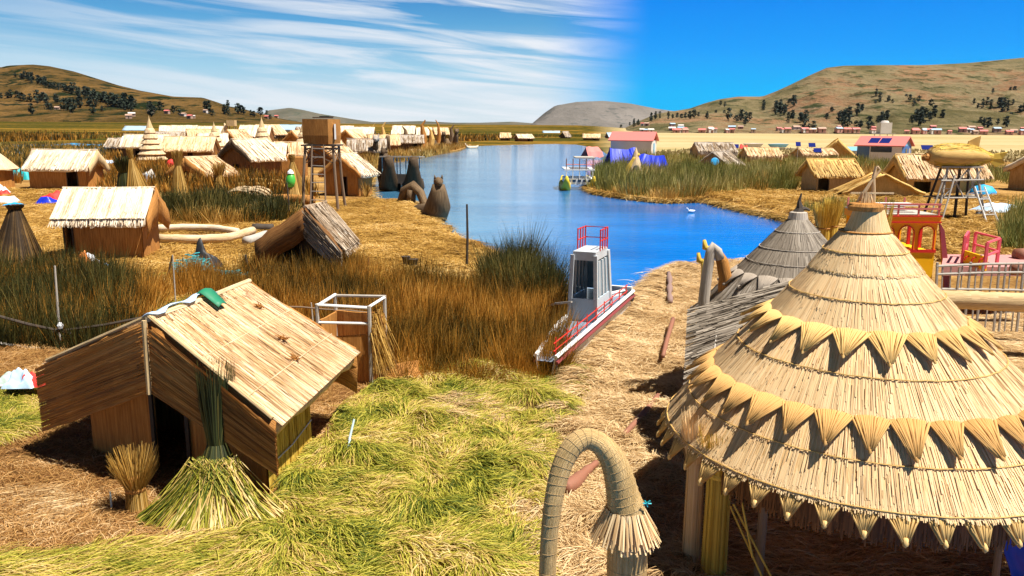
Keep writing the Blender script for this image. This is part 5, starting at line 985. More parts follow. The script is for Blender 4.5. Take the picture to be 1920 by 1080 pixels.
n = 520; rc = hd(1172, 958); a = RNG.random(n) * 6.28; rt = np.stack([rc.x + .17 * np.cos(a), rc.y + .17 * np.sin(a), np.full(n, rc.z) + RNG.uniform(-.01, .04, n)], 1); k_ = RNG.uniform(.25, .62, n); d = np.stack([k_ * np.cos(a), k_ * np.sin(a), -np.ones(n)], 1); d /= np.linalg.norm(d, axis=1)[:, None]
strands('straw_ruff', rt, d, RNG.uniform(.22, .32, n), .016, S_STALK, K=2, parent=t, side=np.stack([-np.sin(a), np.cos(a), RNG.normal(size=n) * .3], 1), taper=.9, kind='stuff')
mb = MB(); c_ = hd(1212, 944, Yh - .12); 
for _ in range(7): mb.tube([c_, c_ + V((random.uniform(-.05, .05), random.uniform(-.03, .03), random.uniform(-.04, .04)))], .006, 4)
mb.build('knot', TEAL, t)
# ------------------------------------------------------------------ poles lying on the straw bank
roll('driftwood_pole', 'reddish pole lying at the edge of the straw, middle of the bank', [G(1262, 598, .30), G(1252, 632, .30), G(1243, 668, .28)], [.055, .05, .05, .045], REDWOOD, 'pole', 9)
roll('driftwood_pole', 'knotty dark pole near the tip of the straw bank', [G(1254, 512, .15), G(1256, 530, .2), G(1255, 548, .15), G(1257, 566, .15)], [.07, .10, .06, .10, .06, .09, .07], paint('purple_brown_wood', (.24, .15, .13), .85, .3, 20), 'pole', 9)
roll('driftwood_pole', 'forked reddish pole lying above the bound reed arch', [G(1234, 742, .12), G(1205, 778, .12), G(1178, 806, .12), G(1166, 820, .12)], [.055, .06, .05, .045, .03], REDWOOD, 'pole', 9)
roll('driftwood_pole', 'thick reddish log end showing through the bound reed arch', [G(1118, 868, .14), G(1098, 884, .14), G(1076, 906, .16), G(1058, 916, .16)], [.05, .07, .095, .11, .10], REDWOOD, 'log', 10)
q = G(1228, 745, .14); mb = MB(); mb.tube([q, q + V((.08, .10, .02))], [.07, .06], 8); 
# ------------------------------------------------------------------ passenger boat moored at the bank
t = thing('passenger_boat', 'white passenger launch with red trim moored against the straw bank', 'boat', G(1110, 640, -.3))
bow = G(1186, 562, .35); st = G(1040, 684, .35); ax_ = (st - bow); ax_.z = 0; L_ = ax_.length; ax_.normalize(); pp = V((ax_.y, -ax_.x, 0)); pp = -pp if pp.x > 0 else pp
def bp_(f, s_, z): # f along from bow, s_ across to port (away from the bank)
    return bow + ax_ * (f * L_) + pp * s_ + UP * (z - bow.z)
BW = lambda f: .80 * (min(1, .25 + f * 4) if f < .6 else 1 - (f - .6) * 1.3)
mb = MB(); P = []; n = 14
for i in range(n + 1):
    f = i / n; w_ = BW(f); zt_ = .62 - .1 * f; P += [bp_(f, .0, zt_), bp_(f, .12, -.1), bp_(f, .35, -.55), bp_(f, w_ - .3, -.55), bp_(f, w_ - .1, -.1), bp_(f, w_, zt_)]
F = [(i * 6 + j, i * 6 + j + 1, (i + 1) * 6 + j + 1, (i + 1) * 6 + j) for i in range(n) for j in range(5)] + [(0, 5, 4, 3, 2, 1)]
mb.add(P, F); mb.build('hull', FOAM, t, solid=.03)
mb = MB(); mb.add([bp_(i / n, s_, .50 - .1 * i / n) for i in range(n + 1) for s_ in (.02, BW(i / n) - .02)], [(2 * i, 2 * i + 1, 2 * i + 3, 2 * i + 2) for i in range(n)]); mb.build('deck', paint('grey_deck', (.16, .20, .27), .6, .2, 3), t)
for s_ in (0, 1):
    mb = MB(); mb.tube([bp_(f, -.02 if s_ == 0 else BW(f) + .02, .60 - .1 * f) for f in np.linspace(0, 1, 12)], .045, 6); mb.build('gunwale', WHITEP, t)
    mb = MB(); mb.tube([bp_(f, -.04 if s_ == 0 else BW(f) + .04, .48 - .1 * f) for f in np.linspace(0, 1, 12)], .04, 6); mb.build('red_stripe', paint('maroon_paint', (.22, .04, .04), .5), t)
mb = MB(); mb.box(bp_(.0, .35, .60), (.65, .10, .22), math.atan2(ax_.y, ax_.x) + 1.57); mb.build('bow_board', WHITEP, t)
mb = MB(); mb.tube([bp_(.02, -.05, .45) + UP * .0, bp_(.02, -.05, .45) + pp * .3], .12, 10); mb.build('tyre_fender', BLACKP, t)
for f in np.linspace(.1, .98, 9): mb = MB(); mb.tube([bp_(f, .03, .5), bp_(f, .03, .88)], .014, 5); mb.build('rail_post', REDP, t)
for z in (.86, .70): mb = MB(); mb.tube([bp_(.08, .03, z), bp_(1, .03, z - .08)], .012, 5); mb.build('rail', REDP, t)
# cabin
CABW = paint('dull_white_paint', (.50, .54, .58), .5, .25, 3)
TINT = paint('tinted_window', (.16, .26, .34), .1, .1, 3, spec=.9)
c0, c1, w0, w1, zc, zr = .30, .50, .10, .76, .45, 2.05
K8 = [bp_(c0, w0, zc), bp_(c0, w1, zc), bp_(c1, w1, zc), bp_(c1, w0, zc), bp_(c0 + .04, w0 + .05, zr), bp_(c0 + .04, w1 - .05, zr), bp_(c1, w1 - .05, zr), bp_(c1, w0 + .05, zr)]
mb = MB(); mb.add(K8[4:] + [p_ + UP * .08 for p_ in K8[4:]], [(0, 1, 2, 3), (4, 7, 6, 5), (0, 4, 5, 1), (1, 5, 6, 2), (2, 6, 7, 3), (3, 7, 4, 0)]); mb.build('cabin_roof', CABW, t)
for i in range(4): mb = MB(); mb.bar(K8[i], K8[i + 4], .09); mb.build('cabin_pillar', CABW, t)
mb = MB(); hd_ = MB()
for i in range(4):
    j = (i + 1) % 4; mb.quad(K8[i], K8[j], K8[j] + UP * .55, K8[i] + UP * .55); a_, b_ = K8[i].lerp(K8[i + 4], .92), K8[j].lerp(K8[j + 4], .92); hd_.quad(a_, b_, K8[j + 4], K8[i + 4])
hd_.build('window_header', CABW, t, solid=.04)
mb.build('cabin_wall', paint('blue_white_paint', (.46, .56, .64), .45, .2, 3), t, solid=.04)
for i in (0, 1, 3):
    j = (i + 1) % 4; a, b, c_, d_ = K8[i].lerp(K8[i + 4], .36), K8[j].lerp(K8[j + 4], .36), K8[j].lerp(K8[j + 4], .9), K8[i].lerp(K8[i + 4], .9)
    nw = 1 if i == 0 else 4
    for k in range(nw):
        f0, f1 = (k + .05) / nw, (k + .95) / nw; mb = MB(); mb.quad(a.lerp(b, f0), a.lerp(b, f1), d_.lerp(c_, f1), d_.lerp(c_, f0)); mb.build('window', TINT, t)
        if nw > 1: mb = MB(); mb.bar(a.lerp(b, (k + 1) / nw), d_.lerp(c_, (k + 1) / nw), .05); mb.build('window_post', CABW, t)
for f in (.0, .33, .66, 1):
    for s_ in (0, 1):
        a_ = K8[4 + (0 if s_ == 0 else 1)].lerp(K8[4 + (3 if s_ == 0 else 2)], f * .6 + .05); mb = MB(); mb.tube([a_ + UP * .06, a_ + UP * .58], .018, 5); mb.build('roof_rail_post', REDP, t)
for z in (.56, .30):
    a_, b_ = [K8[4].lerp(K8[7], g) + UP * z for g in (.05, .65)]; c_, d_ = [K8[5].lerp(K8[6], g) + UP * z for g in (.05, .65)]; mb = MB(); mb.tube([b_, a_, c_, d_], .016, 5); mb.build('roof_rail', REDP, t)
pole('slanting grey mooring pole crossing before the launch', G(1018, 572, .5), G(1072, 566, 1.3), .03, GREYWOOD)
# ------------------------------------------------------------------ tourist boat with yellow reed hulls
q = G(1085, 356, -.32); t = thing('tourist_catamaran', 'white two deck boat carried on yellow reed hulls by the reed point', 'boat', q)
for dx in (-1.15, 1.15): mb = MB(); Pz = [q + V((dx, -1.6, 1.25)), q + V((dx, -1.4, .8)), q + V((dx, -.8, .25)), q + V((dx, .5, .15)), q + V((dx, 3.5, .2)), q + V((dx, 4.6, .9))]; mb.tube(Pz, [.08, .25, .42, .45, .42, .12], 10); mb.build('hull', paint('yellow_reed_hull', (.82, .58, .03), .6, .2, 3), t, smooth=True)
mb = MB(); mb.box(q + V((0, 1.4, .75)), (2.5, 4, .5)); mb.build('lower_deck', WHITEP, t); mb = MB(); mb.box(q + V((0, 1.4, 1.75)), (2.6, 4.1, .12)); mb.build('upper_deck', WHITEP, t); mb = MB(); mb.box(q + V((.5, 1.2, 2.75)), (1.7, 3, .1)); mb.build('canopy', GREYWOOD, t)
for i in range(5):
    mb = MB(); mb.box(q + V((-.9 + i * .45, -.63, .82)), (.28, .03, .22)); mb.build('window', GLASS, t)
    for z in (1.3, 2.25): mb = MB(); mb.tube([q + V((-1.15 + i * .57, -.6, z - .45)), q + V((-1.15 + i * .57, -.6, z + .45))], .045, 5); mb.build('deck_post', WHITEP if z < 2 else REDWOOD, t)
mb = MB(); mb.tube([q + V((-1.2, -.6, 2.2)), q + V((1.2, -.6, 2.2))], .035, 5); mb.build('deck_rail', PINKRED, t)
# bird on the water
q = G(1290, 399, -.32); t = thing('white_bird', 'small white bird floating on the blue water', 'bird', q); mb = MB(); mb.tube([q + V((-.02, 0, .08)), q + V((.12, 0, .10)), q + V((.3, 0, .10)), q + V((.45, 0, .16))], [.05, .11, .10, .02], 8); mb.tube([q + V((.02, 0, .12)), q + V((-.02, 0, .26)), q + V((-.08, 0, .30)), q + V((-.16, 0, .28))], [.05, .035, .04, .01], 7); o = mb.build('body', WHITEC, t, smooth=True)
# ------------------------------------------------------------------ far right side buildings
def house(lab, px, py, w_, d_, h_, wm, rm, rz=0, name='house'):
    p = G(px, py); t = thing(name, lab, 'house', p); Rm = Matrix.Rotation(rz, 3, 'Z'); q = lambda x, y, z: p + Rm @ V((x, y, z))
    mb = MB(); mb.box(q(0, d_ / 2, h_ / 2 - .05), (w_, d_, h_ + .1), rz); mb.build('wall', wm, t); return t, q
HR = R(-40)
t, q = house('red roofed blue and white house with solar panels on the plain', 1646, 306, 6.4, 5.0, 2.6, WHITEP, PINKRED, HR); 
def gable_roof(q, x0, x1, y0, y1, z0, z1, ov=.4, th=.14):
    """ridge across x at mid y"""
    mb = MB(); ym = (y0 + y1) / 2
    for s_ in (0, th):
        mb.add([q(x0 - ov, y0 - ov, z0 - .1 + s_), q(x1 + ov, y0 - ov, z0 - .1 + s_), q(x1 + ov, ym, z1 + s_), q(x0 - ov, ym, z1 + s_), q(x0 - ov, y1 + ov, z0 - .1 + s_), q(x1 + ov, y1 + ov, z0 - .1 + s_)], [(0, 1, 2, 3), (3, 2, 5, 4)])
    mb.f += [[0, 1, 7, 6], [1, 2, 8, 7], [2, 5, 11, 8], [5, 4, 10, 11], [4, 3, 9, 10], [3, 0, 6, 9]]; mb.uv += [None] * 6; return mb
gable_roof(q, -3.2, 3.2, 0, 5, 2.6, 3.9).build('roof', PINKRED, t)
mb = MB(); mb.add([q(3.2, 0, 2.6), q(3.2, 5, 2.6), q(3.2, 2.5, 3.85), q(-3.2, 0, 2.6), q(-3.2, 5, 2.6), q(-3.2, 2.5, 3.85)], [(0, 1, 2), (3, 5, 4)]); mb.build('gable_wall', BLUEP, t, solid=.05)
mb = MB(); mb.box(q(3.22, 2.5, 1.3), (.06, 4.9, 2.6), HR); mb.build('blue_panel', paint('blue_wall', (.05, .14, .36), .5), t); mb = MB(); mb.box(q(-2.3, -.03, 1.6), (1.8, .06, 2.0), HR); mb.build('blue_panel', paint('blue_wall', (.05, .14, .36), .5), t)
for k in range(2): mb = MB(); mb.box(q(-1.1 + k * 1.6, 1.1, 3.36), (1.45, 1.7, .05), M=Matrix.Rotation(HR, 3, 'Z') @ Matrix.Rotation(R(25), 3, 'X')); mb.build('solar_panel', SOLAR, t)
mb = MB(); mb.box(q(.3, -.05, 2.05), (3.0, .06, .8), HR); mb.build('window', GLASS, t); mb = MB(); mb.box(q(3.27, 2.2, 1.9), (.05, .9, .6), HR); mb.build('window', GLASS, t); mb = MB(); mb.box(q(3.27, 3.9, 1.2), (.05, .9, 2.0), HR); mb.build('door', GREYWOOD, t)
t, q = house('pale blue shed left of the red roofed house', 1598, 300, 3.8, 3, 1.6, WHITEP, BLUEP, 0, 'shed'); mb = MB(); mb.box(q(0, 1.5, 1.75), (4.3, 3.4, .14), tilt=('X', R(10))); mb.build('roof', BLUEP, t)
for x in (-1.2, 0, 1.2): mb = MB(); mb.box(q(x, -.03, .8), (.7, .05, .8)); mb.build('window', paint('sky_window', (.1, .3, .5), .3), t)
q0 = G(1655, 272); t = thing('water_tower', 'white square water tank on thin legs above the red roof', 'water tower', q0); mb = MB(); mb.box(q0 + UP * 5.4, (3.6, 3.0, 3.6)); mb.lathe(q0 + UP * 7.2, [(1.4, 0), (1.0, .6), (0, .7)], 12); mb.build('tank', PALEW, t)
for sx in (-3, -1.2, 1.2, 3): mb = MB(); mb.bar(q0 + V((sx, 0, 0)), q0 + V((sx, 0, 3.6)), .18); mb.build('leg', GREYWOOD, t)
mb = MB(); mb.box(q0 + UP * 3.6, (6.6, 3.0, .15)); mb.build('platform', GREYWOOD, t)
t, q = house('house with faded red roof behind the blue tarpaulin', 1182, 294, 7.2, 5, 2.8, PALEW, PINKRED, R(-20)); gable_roof(q, -3.6, 3.6, 0, 5, 2.8, 4.2).build('roof', PINKRED, t); mb = MB(); mb.box(q(3.63, 2.5, 1.4), (.06, 1.2, 1.9), R(-20)); mb.build('door', BLUEP, t)
def tent(lab, px, py, w_, d_, h_, mat, rz=0, name='tarp_tent', cat='tent', seed=0, ends=None):
    p = G(px, py); Rm = Matrix.Rotation(rz, 3, 'Z'); q = lambda x, y, z: p + Rm @ V((x, y, z)); t = thing(name, lab, cat, p)
    mb = MB(); mb.loft([q(-w_ / 2, -d_ / 2, 0), q(-w_ / 2, -d_ / 2 * .7, h_ * .5), q(-w_ / 2 * .8, 0, h_ * .95), q(-w_ / 2, d_ / 2, 0)], [q(w_ / 2, -d_ / 2, 0), q(w_ / 2, -d_ / 2 * .7, h_ * .5), q(w_ / 2 * .8, 0, h_ * .95), q(w_ / 2, d_ / 2, 0)], 12, h_ * .10, seed); mb.build('tarpaulin', mat, t, solid=.03)
    for sx in (-1, 1): mb = MB(); mb.tube([q(sx * w_ * .4, 0, 0), q(sx * w_ * .4, 0, h_ * 1.0)], .05, 6); mb.build('pole', WOOD, t)
tent('left lobe of the bright blue tarpaulin shelter in the reeds', 1165, 326, 3.6, 4.4, 2.9, TARPB, R(10), seed=1); tent('right lobe of the bright blue tarpaulin shelter in the reeds', 1211, 328, 4.6, 4.0, 2.2, TARPB, R(-12), seed=5); tent('small grey and faded red tent at the lake edge', 1110, 294, 3.0, 3.0, 1.8, PINKRED, R(20), seed=7)
q = G(1190, 345); t = thing('reed_teepee', 'pointed cream reed teepee with a black disc for its round hole', 'teepee', q); mb = MB(); mb.lathe(q, [(.95, 0), (.62, 1.3), (.2, 2.8), (.02, 3.3)], 16, jit=.03); mb.build('cone', CREAM_T, t); mb = MB(); mb.lathe(q + V((0, -.62, 1.45)), [(.0, .06), (.22, .05), (.28, 0)], 12, ax=V((0, -1, .35))); mb.build('hole', BLACKP, t)  # black disc on the cone stands in for the dark inside
q = G(1166, 345); roll('bent_bundle', 'bent yellow reed bundle leaning beside the cream teepee', [q, q + V((.5, 0, 1.2)), q + V((1.0, 0, 2.2)), q + V((1.5, 0, 2.7))], [.3, .28, .22, .12], YREED_T, 'reed bundle')
q = G(1330, 311) ; mb = MB(); ctr = G(1344, 318) + V((-.7, -1.7, 1.05)); mb.lathe(ctr, [(0, .02), (.42, .02), (.5, -.02)], 16, ax=V((0, -1, .3))); tag(mb.build('round_opening', CYAN, loc=ctr), 'round blue cloth covering the opening of the grey tent hut', 'cloth')
q = G(1393, 300); mb = MB(); mb.tube([q, q + UP * 2.4], .05, 6); tag(mb.build('flag_pole', WOOD, loc=q), 'short pole carrying the red and white pennant', 'pole'); heap('red_pennant', 'red and white pennant crumpled on top of the cream mat hut', q + V((0, 0, 1.8)), 1.5, .8, 1.1, REDC, 'flag', seed=21)
q = G(1481, 300); t = thing('dark_red_boat', 'dark red covered boat lying behind the reeds', 'boat', q); mb = MB(); mb.lathe(q + UP * .3, [(0, -.3), (1.6, -.1), (2.0, .5), (1.9, .55)], 14, sq=.5); mb.build('hull', paint('maroon_hull', (.25, .05, .03), .6), t); mb = MB(); mb.box(q + UP * 1.8, (4.4, 1.6, .1)); mb.build('awning', DKWOOD, t)
for sx in (-1.6, 1.6): mb = MB(); mb.tube([q + V((sx, 0, .6)), q + V((sx, 0, 1.8))], .05, 5); mb.build('awning_pole', WOOD, t)
SPG = 'solar panels on posts across the plain'
for i, (px, py, z_, w_) in enumerate([(1374, 300, 2.2, 1.6), (1494, 306, 2.8, .7), (1520, 304, 2.6, 1.0), (1531, 306, 1.9, 1.1), (1735, 312, 2.6, 1.5)]):
    q = G(px, py); t = thing('solar_panel_post', ['flat panel on a post left of the red pennant', 'small panel on a post above the dark red boat', 'tilted panel on a post right of the small one', 'low tilted panel beside the peaked golden hut', 'blue panel on a post left of the reed fish'][i], 'solar panel', q, SPG)
    mb = MB(); mb.tube([q, q + UP * z_], .05, 5); mb.build('post', GREYWOOD, t); mb = MB(); mb.box(q + UP * z_, (w_, 1.2, .07), tilt=('X', R(28)), rz=R(-15)); mb.build('panel', SOLAR, t)
for i, (px, py) in enumerate([(1328, 272), (1412, 275), (1459, 276)]): q = G(px, py); mb = MB(); mb.lathe(q, [(0, -.2), (2.2, 0), (3, .9), (0, 1.0)], 10, sq=.5); tag(mb.build('skiff', [DKWOOD, PALEW, BLUEP][i], loc=q), ['dark skiff far out on the pale plain', 'pale skiff far out on the pale plain', 'blue skiff far out on the pale plain'][i], 'boat')
# blue dome, silver tarp
q = G(1842, 366); t = thing('blue_dome_tent', 'small bright blue dome tent on the straw right of the fish tower', 'tent', q); mb = MB(); mb.lathe(q, [(1.0, 0), (.95, .3), (.6, .7), (.0, .85)], 16, jit=.03); mb.build('canopy', CYAN, t, smooth=True); mb = MB(); mb.lathe(q + V((-.9, -.2, 0)), [(.6, 0), (.3, .12), (0, .15)], 10); mb.build('groundsheet', CYAN, t)
heap('silver_tarp', 'crumpled silver blue tarp lying right of the fish tower', G(1868, 402), 3.6, 2.2, .7, LBLUE, 'tarp', seed=22); heap('dark_bag', 'dark bag at the near corner of the silver tarp', G(1843, 408), .9, .7, .4, BLACKP, 'bag', seed=23)
# ------------------------------------------------------------------ fish tower
p = G(1785, 416); t = thing('fish_tower', 'white pole lookout tower with ladders below the reed fish', 'tower', p); ht = 3.05
for i, (a_, b_) in enumerate([((-1.35, -.9), (-.75, -.35)), ((1.35, -.9), (.8, -.35)), ((-1.2, 1.0), (-.7, .4)), ((1.3, 1.0), (.8, .4))]):
    mb = MB(); mb.tube([p + V((*a_, -.05)), p + V((*b_, ht))], [.075, .065], 7); mb.build('leg', GREYWOOD if i < 2 else DKWOOD, t)
mb = MB(); mb.tube([p + V((.1, 0, 0)), p + V((.1, 0, ht))], .08, 7); mb.build('centre_post', DKWOOD, t)
for z_, w_ in ((1.35, 2.9), (2.3, 2.3)):
    for y_ in (-.7, .7): mb = MB(); mb.tube([p + V((-w_ / 2, y_ * .8, z_)), p + V((w_ / 2, y_ * .8, z_ + .06))], .05, 6); mb.build('cross_beam', GREYWOOD, t)
for (x0, x1) in ((-.9, .3), (.2, -.7), (.9, .3), (.3, 1.0)): mb = MB(); mb.tube([p + V((x0, -.5, 1.4)), p + V((x1, -.45, 2.9))], .04, 6); mb.build('brace', GREYWOOD, t)
for z_ in (1.35,): mb = MB(); mb.box(p + V((0, 0, z_ + .05)), (2.3, 1.1, .05)); mb.build('platform', DKWOOD, t)
lt = thing('step_ladder', 'white rung ladder leaning on the right of the fish tower', 'ladder', p + V((1.25, -1.2, 0))); a0, a1 = p + V((1.05, -1.6, 0)), p + V((.62, -.7, 2.0)); b0, b1 = p + V((1.75, -1.5, 0)), p + V((1.2, -.6, 2.0))
for a_, b_ in ((a0, a1), (b0, b1)): mb = MB(); mb.tube([a_, b_], .045, 6); mb.build('rail', WHITEP, lt)
for k in range(5): mb = MB(); mb.bar(a0.lerp(a1, .08 + k * .2), b0.lerp(b1, .08 + k * .2), .05); mb.build('rung', WHITEP, lt)
p2_ = p + V((-1.9, -.9, 0)); lt = thing('step_ladder', 'grey ladder leaning on the left of the fish tower', 'ladder', p2_); a0, a1 = p2_ + V((.1, 0, 0)), p + V((-.95, -.5, 2.6)); b0, b1 = p2_ + V((.6, -.4, 0)), p + V((-.45, -.6, 2.6))
for a_, b_ in ((a0, a1), (b0, b1)): mb = MB(); mb.tube([a_, b_], .045, 6); mb.build('rail', GREYWOOD, lt)
for k in range(6): mb = MB(); mb.bar(a0.lerp(a1, .08 + k * .16), b0.lerp(b1, .08 + k * .16), .04); mb.build('rung', GREYWOOD, lt)
f = p + V((.05, 0, ht + .52)); t = thing('reed_fish', 'giant golden reed fish lying on top of the white pole tower', 'reed fish', f - UP * .5)
mb = MB(); S_ = [(-1.75, .28), (-1.62, .50), (-1.2, .64), (-.4, .70), (.4, .66), (1.0, .50), (1.45, .30), (1.7, .18)]; mb.tube([f + V((x, 0, -.06 * (x > 1) + .02)) for x, r_ in S_], [r_ for x, r_ in S_], 14, flat=.85); mb.build('body', GOLD_T, t, smooth=True)
n = 900; a = RNG.random(n) * 6.28; X0 = RNG.uniform(-1.7, 1.3, n); LL = RNG.uniform(.25, .9, n); rx = lambda x: np.interp(x, [k[0] for k in S_], [k[1] for k in S_]) + .03
zf = lambda x: -.06 * (x > 1) + .02
p0 = np.stack([X0, rx(X0) * np.cos(a) * .85, rx(X0) * np.sin(a) + zf(X0)], 1); X1 = np.minimum(X0 + LL, 1.75); p1 = np.stack([X1, rx(X1) * np.cos(a) * .85, rx(X1) * np.sin(a) + zf(X1)], 1); p1 += RNG.normal(size=(n, 3)) * .02
d = p1 - p0; L = np.linalg.norm(d, axis=1); d /= L[:, None]
strands('body_stalks', p0 + np.array(f), d, L, .045, S_YSTALK, K=2, parent=t, side=np.stack([0 * a, -np.sin(a), np.cos(a)], 1), kind='stuff')
mb = MB(); mb.tube([f + V((-1.72, -.02, -.06)), f + V((-2.0, -.05, -.02)), f + V((-2.05, -.05, .05))], [.2, .22, .12], 9); mb.build('mouth', BROWN_T, t)
mb = MB(); n_ = 12; mb.add([f + V((1.5, 0, .1)), f + V((1.5, 0, -.15)), f + V((2.05, .05, -.55)), f + V((2.5, .05, -.35)), f + V((2.3, 0, -.1)), f + V((2.55, -.05, .28)), f + V((2.1, 0, .2))], [(0, 1, 4, 6), (1, 2, 3, 4), (6, 4, 5)]); mb.build('tail_fin', YREED_T, t, solid=.10)
mb = MB(); mb.add([f + V((.3, 0, .5)), f + V((.95, 0, .42)), f + V((1.0, 0, 1.12)), f + V((.78, 0, 1.05)), f + V((.4, .02, .85))], [(0, 1, 2, 3, 4)]); mb.build('dorsal_fin', GOLD_T, t, solid=.10)
mb = MB(); mb.box(p + V((0, 0, ht - .02)), (2.2, 1.0, .08)); tag(mb.build('bearing_board', GREYWOOD, loc=p + UP * ht), 'board between the tower legs and the reed fish', 'board')
# arching bare stalks rising above the great shelter
q = G(1650, 392); b0 = V((q.x, q.y, 0))
for i, pts in enumerate([[(1612, 392), (1620, 362), (1634, 340), (1650, 318), (1645, 312)], [(1637, 392), (1638, 360), (1638, 330), (1643, 312)]]):
    Yq = 30; P = [D(x, y, Yq) for x, y in pts]; g_ = V((P[0].x, P[0].y, 0)); mb = MB(); mb.tube([g_] + P, [.09, .08, .07, .06, .05, .045][:len(P) + 1], 7); tag(mb.build('bent_rod', CREAM_T, loc=g_), ['curved pale rod arching above the great shelter tip', 'straight pale rod beside the curved one above the great shelter tip'][i], 'rod')
# reed column pair behind
cA = G(1548, 470)
for i, (px, yb, yt, w_) in enumerate([(1541, 470, 384, .27), (1556, 470, 376, .22)]):
    q = G(px, yb); hh_ = (yb - yt) * mpp(q.y) * .98; sheaf('reed_column', ['thick golden tied reed column behind the grey shelter', 'slimmer golden tied reed column right of the thick one'][i], q, hh_, w_ * 1.0, w_, S_YSTALK, YREED_T, 500, neck=.5, flare=.9, w_=.03, tie=BROWN_T, cat='reed column')
q = V((D(1648, 440, 22).x, 22, 0)); sheaf('reed_column', 'golden tied reed column just left of the yellow cabin boat', q, D(1648, 388, 22).z, .22, .17, S_YSTALK, YREED_T, 400, neck=.6, flare=.9, w_=.025, tie=BROWN_T, cat='reed column')
# ------------------------------------------------------------------ yellow two deck boat
Yb = 23.0; q0 = D(1700, 500, Yb); t = thing('yellow_deck_boat', 'yellow two deck cabin boat with arched windows and red rails', 'boat', V((q0.x, Yb, -.3)))
x0, x1 = D(1641, 450, Yb).x, D(1755, 450, Yb).x; zb, zw, zd, zt2 = D(1700, 520, Yb).z, D(1700, 480, Yb).z, D(1700, 404, Yb).z, D(1700, 382, Yb).z; dp = 2.2; W_ = x1 - x0; z1_ = D(1700, 418, Yb).z; z0_ = D(1700, 472, Yb).z
bx = lambda xa, xb, ya, yb, za, zb_: ((xa + xb) / 2, (ya + yb) / 2, (za + zb_) / 2, xb - xa, yb - ya, zb_ - za)
def addb(mb, v6): mb.box(v6[:3], v6[3:]); return mb
addb(MB(), bx(x0 - .05, x1, Yb, Yb + dp, -.3, z0_)).build('hull', YELLOWP, t)
addb(MB(), bx(x0 - .05, x1 + .02, Yb - .03, Yb, z0_ - .02, z0_ + .07)).build('red_sill', REDP, t)
addb(MB(), bx(x0 - .05, x1 + .05, Yb - .06, Yb + dp, z1_, zd)).build('upper_band', ORANGEP, t)
for z_ in (z1_ + .01, zd - .03): addb(MB(), bx(x0 - .05, x1 + .07, Yb - .09, Yb - .06, z_, z_ + .035)).build('red_trim', REDP, t)
# arcade: front wall with three arched openings
def arch_wall(xa, xb, za, zb_, n_, depth, y, m1, m2):
    wd = (xb - xa) / n_; mb = MB(); segs = 9
    for k in range(n_):
        l, r_ = xa + k * wd, xa + (k + 1) * wd; pw = wd * .12; cx = (l + r_) / 2; rad = wd / 2 - pw; zs = zb_ - rad - .08
        addb(mb, bx(l, l + pw, y, y + depth, za, zb_)); addb(mb, bx(r_ - pw, r_, y, y + depth, za, zb_))
        P = []; 
        for j in range(segs + 1):
            a_ = math.pi * j / segs; xx, zz_ = cx - rad * math.cos(a_), zs + rad * math.sin(a_); P += [V((xx, y, zz_)), V((xx, y, zb_)), V((xx, y + depth, zz_)), V((xx, y + depth, zb_))]
        F = []
        for j in range(segs): o = 4 * j; F += [(o, o + 4, o + 5, o + 1), (o + 2, o + 3, o + 7, o + 6), (o, o + 2, o + 6, o + 4)]
        mb.add(P, F); rim = MB(); rim.tube([V((cx - rad, y - .02, za))] + [V((cx - rad * math.cos(math.pi * j / 10), y - .02, zs + rad * math.sin(math.pi * j / 10))) for j in range(11)] + [V((cx + rad, y - .02, za))], .016, 5); rim.build('window_frame', REDP, t)
    mb.build('arched_wall', m1, t)
arch_wall(x0, x1, z0_ + .05, z1_, 3, .06, Yb, ORANGEP, REDP)
arch_wall(x0, x1, z0_ + .05, z1_, 3, .06, Yb + dp - .1, YELLOWP, REDP)
for y_ in (Yb + .8, Yb + 1.5): addb(MB(), bx(x1 - .07, x1, y_, y_ + .1, z0_, z1_)).build('pillar', REDP, t)
addb(MB(), bx(x0 - .05, x1, Yb, Yb + dp, zd, zd + .03)).build('upper_deck', GREYWOOD, t)
for k in range(4):
    xx = x0 + W_ * k / 3
    for y_ in (Yb, Yb + dp - .1): addb(MB(), bx(xx - .022, xx + .022, y_ - .022, y_ + .022, zd, zt2)).build('rail_post', PINKRED, t)
for z_ in (zt2 - .04, (zd + zt2) / 2):
    addb(MB(), bx(x0 - .05, x1 + .03, Yb - .04, Yb + .01, z_, z_ + .05)).build('rail', PINKRED, t)
addb(MB(), bx(x0 + .1, x1 - .3, Yb + dp, Yb + dp + .04, zt2 + .1, zt2 + .15)).build('rail', CREAM_T, t)
for z_ in (.0, .5): addb(MB(), bx(x0 + .2, x1 - .3, Yb + .5 + z_, Yb + .75 + z_, zd + .22, zd + .26)).build('bench', WHITEP, t)
mb = MB(); c_ = V((x1 + .12, Yb + .1, 0)); mb.quad((x1 + .05, Yb + .05, z1_), (x1 + .2, Yb + .05, z1_ - .2), (x1 + .62, Yb + .05, .3), (x1 + .40, Yb + .05, .3)); mb.build('slanting_board', paint('maroon_board', (.28, .04, .05), .5), t, solid=.08)
